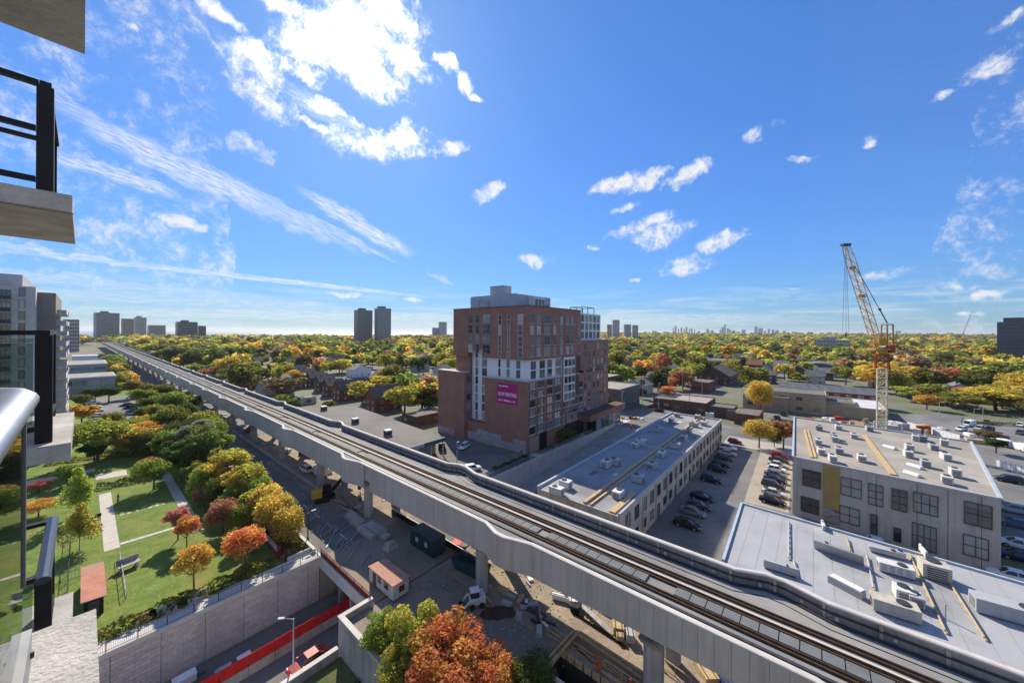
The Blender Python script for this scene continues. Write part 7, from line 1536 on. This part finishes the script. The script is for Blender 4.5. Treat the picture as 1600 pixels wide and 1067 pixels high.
for i, (x, y, L, w_, h_) in enumerate(((556, 811, 5.5, 1.2, .8), (572, 832, 5, .9, .7), (582, 828, 5, .9, .7), (590, 824, 5, .9, .6), (597, 834, 3.4, 1.2, .5), (560, 820, 4, .6, .5))):
    p = P(x, y, h_ / 2); tag(MB().obb(p.x, p.y, 0, L, w_, h_, Q + .02 * i).build('precast_beam', CONC), 'pale precast concrete beam stacked beside the guideway column', 'concrete beam', 'precast beams by the columns')
p = P(611, 852, .4); b = MB().add([(-1, -.8, 0), (1, -.8, 0), (1, .8, 0), (-1, .8, 0), (-.6, -.5, 1), (.7, -.4, .8), (.6, .5, .9), (-.7, .6, 1.1)], [(4, 5, 6, 7), (0, 1, 5, 4), (1, 2, 6, 5), (2, 3, 7, 6), (3, 0, 4, 7)]); o = b.build('concrete_lump', CONC, world=False); o.location = (p.x, p.y, 0); tag(o, 'squat concrete lump on the street left of the green container', 'concrete lump')
fb = thing('site_barrier', 'dark barrier fence with pale top rail along the site behind the container', 'barrier', tuple(P(670, 822))); pa, pb_ = Vector((38.2, 62, 0)), Vector((38.2, 37, 0))
for k in range(12):
    a, c = pa.lerp(pb_, k / 12), pa.lerp(pb_, (k + .97) / 12); MB().beam(a + UP * .55, c + UP * .55, .08, 1.0).build('panel', BLACK, fb); MB().beam(a + UP * 1.1, c + UP * 1.1, .12, .09).build('top_rail', WHITE, fb)
p = P(716, 842, 1.2); tag(MB().obb(p.x, p.y, .9, 2.4, 1.5, .12, .5).build('red_board', mat('bright red board', (.6, .03, .015), .6, .1)), 'bright red board lying on top of the dark barrier', 'board'); 
for i in range(6): lumber('dark red scaffold piece in the heap by the skip', P(704 + i * 3, 856 + i * 2, .3 + .1 * i), P(722 + i * 2, 868 + i * 2, .25), .14, .14, DKRED, 'scaffold_piece', 'red scaffold pieces')
DULLS = mat('dull steel', (.33, .32, .3), .7, .2, 2)
for i in range(46):
    u = rnd.random(); y = 74 - 24 * u + rnd.uniform(-2, 2); x = rnd.uniform(25.2, 28.6); a = rnd.gauss(.75, .3); L = rnd.uniform(1.6, 3.8); z = .06 + .1 * rnd.random()
    lumber('%s %s tube in the scattered heap on the street' % ('long' if L > 1.9 else 'short', 'shiny steel' if i % 3 else 'dull grey'), Vector((x, y, z)), Vector((x + L * math.cos(a), y + L * math.sin(a), z + .15 * rnd.random())), .11, .11, DULLS if i % 3 else STEEL, 'steel_tube', 'scattered steel tubes on the street', 'tube')
for i in range(14): lumber(('dark red' if i % 2 else 'pale timber') + ' safety rail piece on the ground by the excavator', Vector((32.6 + rnd.uniform(0, 2.4), rnd.uniform(66, 78), .1 + .5 * rnd.random())), Vector((32.6 + rnd.uniform(0, 2.4), rnd.uniform(66, 78), .1 + .5 * rnd.random())), .09, .09, DKRED if i % 2 else TIMBER, 'safety_rail', 'safety rails by the excavator', 'rail')
kb_ = thing('road_barrier', 'row of low concrete kerb blocks along the shaded street edge', 'barrier', (33.3, 100, 0))
for k in range(22): MB().box(33.2, 33.6, 66 + k * 4, 69.6 + k * 4, 0, .45).build('concrete_block', CONC, kb_)
for i in range(16):
    y = 92 + i * 9.5; tag(MB().obb(38 + rnd.uniform(-2, 3), y, .0, rnd.uniform(1, 3), rnd.uniform(.6, 1.4), rnd.uniform(.4, 1.3), rnd.uniform(0, 3)).build('material_stack', rnd.choice((TIMBER, WHITE, GREYP, CONC, DKRED))), 'stack of building material under the far guideway', 'material stack', 'material stacks under the guideway')
# debris and steel behind the precast building
for i in range(44):
    q = rnd.random(); px, py = 1262 + q * 310, 654 + q * q * 38 + rnd.uniform(-4, 5); p = P(px, py, 0); h_ = rnd.uniform(1.5, 4.5) if q < .6 else rnd.uniform(.4, 1.4); p = P(px, py, h_)
    if 84 < p.x < 134 and p.y > -28: p.x = rnd.uniform(134, 150)
    mn_ = rnd.choice((('white', WHITE), ('grey', GREYP), ('timber', TIMBER), ('pale concrete', CONCL), ('tan', TANW), ('dull concrete', CONC), ('red', CRR)))
    tag(MB().obb(p.x, p.y, 0, rnd.uniform(1, 4), rnd.uniform(.6, 2), h_, rnd.uniform(0, 3)).build('material_stack', mn_[1]), '%s stack of material in the yard round the crane' % mn_[0], 'material stack', 'material stacks round the crane')
t = thing('white_hoarding', 'long white hoarding around the site right of the crane', 'fence', tuple(P(1480, 676))); a, c = P(1418, 668, 0), P(1500, 690, 0)
for k in range(14): MB().beam(a.lerp(c, k / 14) + UP * 1.1, a.lerp(c, (k + .96) / 14) + UP * 1.1, .1, 2.2).build('panel', WHITE, t)
t = thing('white_fence', 'white panel fence with posts at the right edge behind the parked cars', 'fence', tuple(P(1580, 722))); a, c = P(1556, 728, 0), P(1640, 752, 0)
for k in range(10): MB().beam(a.lerp(c, k / 10) + UP * .9, a.lerp(c, (k + .95) / 10) + UP * .9, .1, 1.6).build('panel', WHITE, t); MB().beam(a.lerp(c, k / 10), a.lerp(c, k / 10) + UP * 2, .14).build('post', GREYP, t)
# ------------------------------------------------------------------ park furniture
t = thing('garden_wall', 'low garden wall with a pale top between the lawn and the shrub bed', 'wall', (19.6, 80, 0)); MB().box(19.4, 19.85, 63.5, 98, 0, .9).build('wall_face', BRICKD, t); MB().box(19.35, 19.9, 63.4, 98.1, .903, 1.02).build('coping', CONCL, t); MB().box(19.35, 19.8, 62.9, 63.35, 0, 1.9).build('end_post', DKRED, t)
t = thing('garden_wall', 'pale concrete edging wall between the shrub bed and the street', 'wall', (23.5, 70, 0)); MB().box(23.35, 23.69, 60, 82, 0, .65).build('wall_face', CONC, t); MB().box(23.3, 23.72, 59.95, 82.05, .653, .75).build('coping', CONCL, t); MB().box(20, 23.3, 60.92, 61.1, 0, .7).build('return_wall', CONCL, t)
sh = thing('garden_shed', 'long narrow garden shed with a rust red roof on the lawn', 'shed', (.95, 72, 0)); MB().box(.15, 1.75, 67.2, 76.7, 0, 2.1).build('wall', BLACK, sh); MB().add([(-.1, 66.9, 2.25), (2.0, 66.9, 2.12), (2.0, 77, 2.12), (-.1, 77, 2.25), (-.1, 66.9, 2.35), (2.0, 66.9, 2.22), (2.0, 77, 2.22), (-.1, 77, 2.35)], [(3, 2, 1, 0), (4, 5, 6, 7), (0, 1, 5, 4), (1, 2, 6, 5), (2, 3, 7, 6), (3, 0, 4, 7)]).build('roof', mat('rust red roof', (.42, .17, .11), .85, .16, .8, stain=(.34, .2, .15)), sh); MB().box(.5, 1.4, 67.1, 67.19, .05, 1.9).build('door', DKGREY, sh)
t = thing('slab_seat', 'grey slab seat with an upright back panel on the lawn', 'seat', (*P(201, 888)[:2], 0), .15); MB().box(-1.15, 1.15, -.7, .7, .72, .82).build('top', CONC, t, world=False); MB().box(-1.15, 1.15, .6, .7, .823, 1.5).build('back_panel', CONC, t, world=False)
for s in (-.8, .8): MB().box(s - .12, s + .12, -.5, .5, 0, .719).build('leg', CONCL, t, world=False)
railing('garden_fence', 'pale post and rail fence by the grey slab seat', tuple(P(187, 872)), tuple(P(197, 935)), 1.0, 1.8, GREYP, 0, 0, 'fence'); railing('garden_fence', 'dark wire fence along the left side of the lawn', (-1.2, 62, 0), (-1.2, 96, 0), 1.3, 2.4, DKGREY, 0, .4, 'fence'); railing('garden_fence', 'dark fence crossing the lawn behind the rust roofed shed', (-6, 79.5, 0), (.1, 79.5, 0), 1.2, 2.0, DKGREY, 0, .35, 'fence')
for i, (x, y) in enumerate(((112.5, 784), (114, 800))):
    p = P(160 if i == 0 else 163, 800 if i == 0 else 838, .2); t = thing('garden_bench', ('upper', 'lower')[i] + ' dark backed bench left of the lawn path', 'bench', (1.1 + .0 * i, 101.2 if i == 0 else 95.6, 0), 0); MB().box(-1.2, 1.2, -.25, .25, .38, .46).build('seat', TIMBER, t, world=False); MB().box(-1.2, 1.2, .22, .28, .46, .95).build('backrest', BLACK, t, world=False)
    for s in (-1, 1): MB().box(s - .05, s + .05, -.2, .2, 0, .379).build('leg', BLACK, t, world=False)
for i, (x, y, L) in enumerate(((227, 962, 1.8), (262, 945, 3.4), (300, 932, 3.0))):
    p = P(x, y, .3); t = thing('timber_planter', ('square brown planter box', 'long pale bench', 'long pale seat with a back')[i] + ' behind the railing of the retaining wall', 'planter' if i == 0 else 'bench', (p.x, 61.4, 0), .0); MB().box(-L / 2, L / 2, -.3, .3, 0, .5).build('body', TIMBER if i == 0 else CONCL, t, world=False); MB().box(-L / 2, L / 2, .22, .3, .5, .9).build('back', TIMBER if i == 0 else CONCL, t, world=False)
hedge([tuple(P(1505, 662)[:2]), tuple(P(1560, 664)[:2]), tuple(P(1640, 668)[:2])], 3, 1.4, 'dark green', 'dark hedge along the far side of the right hand lot', dens=.6)
# street corner works
for i in range(9): p = P(955 + i * 6, 656 - i * .5 + rnd.uniform(-2, 2), .5); tag(MB().obb(p.x, p.y, .0, rnd.uniform(.8, 2), rnd.uniform(.6, 1), rnd.uniform(.6, 1.2), rnd.uniform(0, 3)).build('material_stack', rnd.choice((CRY, DKGREY, WHITE, HIVIS, TANW))), 'small works item on the paving at the street corner', 'works item', 'works items at the street corner')
# ------------------------------------------------------------------ own building and its balconies
ob_ = thing('apartment_building', 'concrete apartment building the view is taken from', 'apartment building', (-14, -2, -3.6)); MB().box(-26, -2.6, -24, 13.5, -3.6, 47).build('wall', CONCL, ob_)
BALC = mat('balcony concrete', (.42, .405, .38), .92, .2, 2.2, .02, stain=(.33, .31, .285), fine=34)
TINT = bpy.data.materials.new('balcony glass'); TINT.use_nodes = True; t_ = TINT.node_tree; t_.nodes.clear(); o_ = t_.nodes.new('ShaderNodeOutputMaterial'); tr_ = t_.nodes.new('ShaderNodeBsdfTransparent'); tr_.inputs[0].default_value = (.66, .74, .70, 1); gl_ = t_.nodes.new('ShaderNodeBsdfGlossy'); gl_.inputs['Roughness'].default_value = .02; ms_ = t_.nodes.new('ShaderNodeMixShader'); fr_ = t_.nodes.new('ShaderNodeFresnel'); fr_.inputs[0].default_value = 1.45; t_.links.new(fr_.outputs[0], ms_.inputs[0]); t_.links.new(tr_.outputs[0], ms_.inputs[1]); t_.links.new(gl_.outputs[0], ms_.inputs[2]); t_.links.new(ms_.outputs[0], o_.inputs[0])
FLH = 2.95
def balcony(label, y0, y1, lev, rail=True, handrail=False, ex=-.09):
    z = H - 1.35 + FLH * lev; t = thing('balcony', label, 'balcony', (-1, (y0 + y1) / 2, z - .2)); MB().box(-2.6, ex, y0, y1, z - .2, z).build('slab', BALC, t)
    MB().box(-2.6, -.08, y0 + .06, y0 + .075, z - .215, z - .2).build('drip_edge', CONCD, t)
    if not rail: return t
    x = -.3; zt = z + 1.28
    for (px, py, w_) in ((x, y0 + .25, .13), (x, y1 - .2, .05), (-1.45, y0 + .25, .06)): MB().box(px - w_ / 2, px + w_ / 2, py - w_ / 2, py + w_ / 2, z, zt).build('post', BLACK, t)
    if handrail: MB().beam((x, y0 + .12, zt + .03), (x, y1 - .1, zt + .03), .13, .09, 10).build('handrail', mat('blue black rail', (.05, .06, .085), .3, .1, 2, 0, .6), t)
    else: MB().box(x - .045, x + .045, y0 + .2, y1 - .15, zt, zt + .06).build('handrail', BLACK, t)
    MB().box(-2.6, x - .05, y0 + .2, y0 + .29, zt + .003, zt + .055).build('top_rail', BLACK, t); MB().box(-2.6, x - .05, y1 - .25, y1 - .16, zt + .003, zt + .055).build('top_rail', BLACK, t)
    if lev > 0: MB().box(-2.6, x - .07, y0 + .21, y0 + .27, z + .74, z + .80).build('mid_rail', BLACK, t)
    MB().box(-2.6, x - .07, y0 + .21, y0 + .27, z + .14, z + .2).build('bottom_rail', BLACK, t); MB().box(x - .03, x + .03, y0 + .32, y1 - .27, z + .14, z + .2).build('bottom_rail', BLACK, t)
    if lev > 0:
        for k in range(3): MB().box(x - .40 - k * .36, x - .34 - k * .36, y0 + .22, y0 + .26, z + .2, z + .74).build('baluster', BLACK, t)
    if lev <= 0: MB().box(-2.6, x - .08, y0 + .235, y0 + .245, z + .22, z + 1.24).build('glass_panel', TINT, t)
    MB().box(x - .006, x + .006, y0 + .33, y1 - .28, z + .22, zt - .04).build('glass_panel', TINT, t); return t
balcony('balcony of the next flat one floor above, seen from below at the left', 6.8, 9.3, 1); balcony('balcony of the next flat on this floor with black glazed railing', 6.8, 9.3, 0); balcony('balcony of the next flat one floor below with blue black handrail', 6.9, 9.3, -1, True, True)
balcony('underside of the balcony directly overhead at the top left', -2, 2.85, 1, False, ex=0.)
z = H - 1.35; t = thing('balcony', 'own balcony slab with glass panel and thick metal handrail', 'balcony', (-1, 1, z - .2)); MB().box(-2.6, .045, -2, 2.66, z - .2, z).build('slab', BALC, t)
xs_, yc = -.16, 2.5; pr = [(math.cos(a) * .052, math.sin(a) * .04) for a in [2 * math.pi * (k + .5) / 16 for k in range(16)]]
path = [(xs_, -1.5), (xs_, 2.32), (xs_ - .015, 2.4), (xs_ - .06, 2.46), (xs_ - .14, 2.49), (-2.6, 2.5)]
vs = []
for i, (x, y) in enumerate(path):
    a = Vector(path[max(0, i - 1)]); c = Vector(path[min(len(path) - 1, i + 1)]); d = (c - a).normalized(); nn = Vector((d.y, -d.x))
    for (e, zc_) in pr: vs.append((x + nn.x * e, y + nn.y * e, H - .27 + zc_))
MB().add(vs, [(i * 16 + k, i * 16 + (k + 1) % 16, (i + 1) * 16 + (k + 1) % 16, (i + 1) * 16 + k) for i in range(len(path) - 1) for k in range(16)] + [tuple(range(15, -1, -1))]).build('handrail', ALU, t, smooth=True)
MB().box(xs_ - .006, xs_ + .006, -1.5, 2.44, z + .14, H - .33).build('glass_panel', TINT, t); MB().box(-2.6, xs_ - .05, 2.49, 2.502, z + .14, H - .33).build('glass_panel', TINT, t)
MB().box(xs_ - .012, xs_ + .012, 2.455, 2.485, z + .3, H - .31).build('post', mat('satin grey post', (.16, .165, .17), .4, .1, 3, 0, .5), t); MB().box(xs_ - .03, xs_ + .03, -1.5, 2.44, z + .0, z + .13).build('glass_channel', STEEL, t)
for k in range(9): MB().cyl((xs_ + .03, .6 + k * .22, z + .065), (xs_ + .04, .6 + k * .22, z + .065), .012, 8).build('bolt', DKGREY, t)
# ------------------------------------------------------------------ labels: where looks do not tell copies apart, say their place in the photograph
UN = 'first second third fourth fifth sixth seventh eighth ninth'.split(); TE = 'tenth eleventh twelfth thirteenth fourteenth fifteenth sixteenth seventeenth eighteenth nineteenth'.split()
ORD = UN + TE + ['twentieth'] + ['twenty-' + u for u in UN] + ['thirtieth'] + ['thirty-' + u for u in UN] + ['fortieth'] + ['forty-' + u for u in UN]
by = {}
for o in COL.objects:
    if o.parent is None and o.get('label') and o.get('category'): by.setdefault(o['label'], []).append(o)
for l, os_ in by.items():
    n = len(os_)
    if n < 2 or n > 48: continue
    os_.sort(key=lambda o: px_of(o.location.x, o.location.y)[0])
    for i, o in enumerate(os_):
        s = l + ', ' + ('leftmost' if i == 0 else 'rightmost' if i == n - 1 else ORD[i] + ' from left'); s2 = s + ' of %d' % n
        o['label'] = s2 if n > 2 and len(s2.split()) <= 16 else s if len(s.split()) <= 16 else l + ', ' + (ORD[i] if 0 < i < n - 1 else 'leftmost' if i == 0 else 'rightmost')
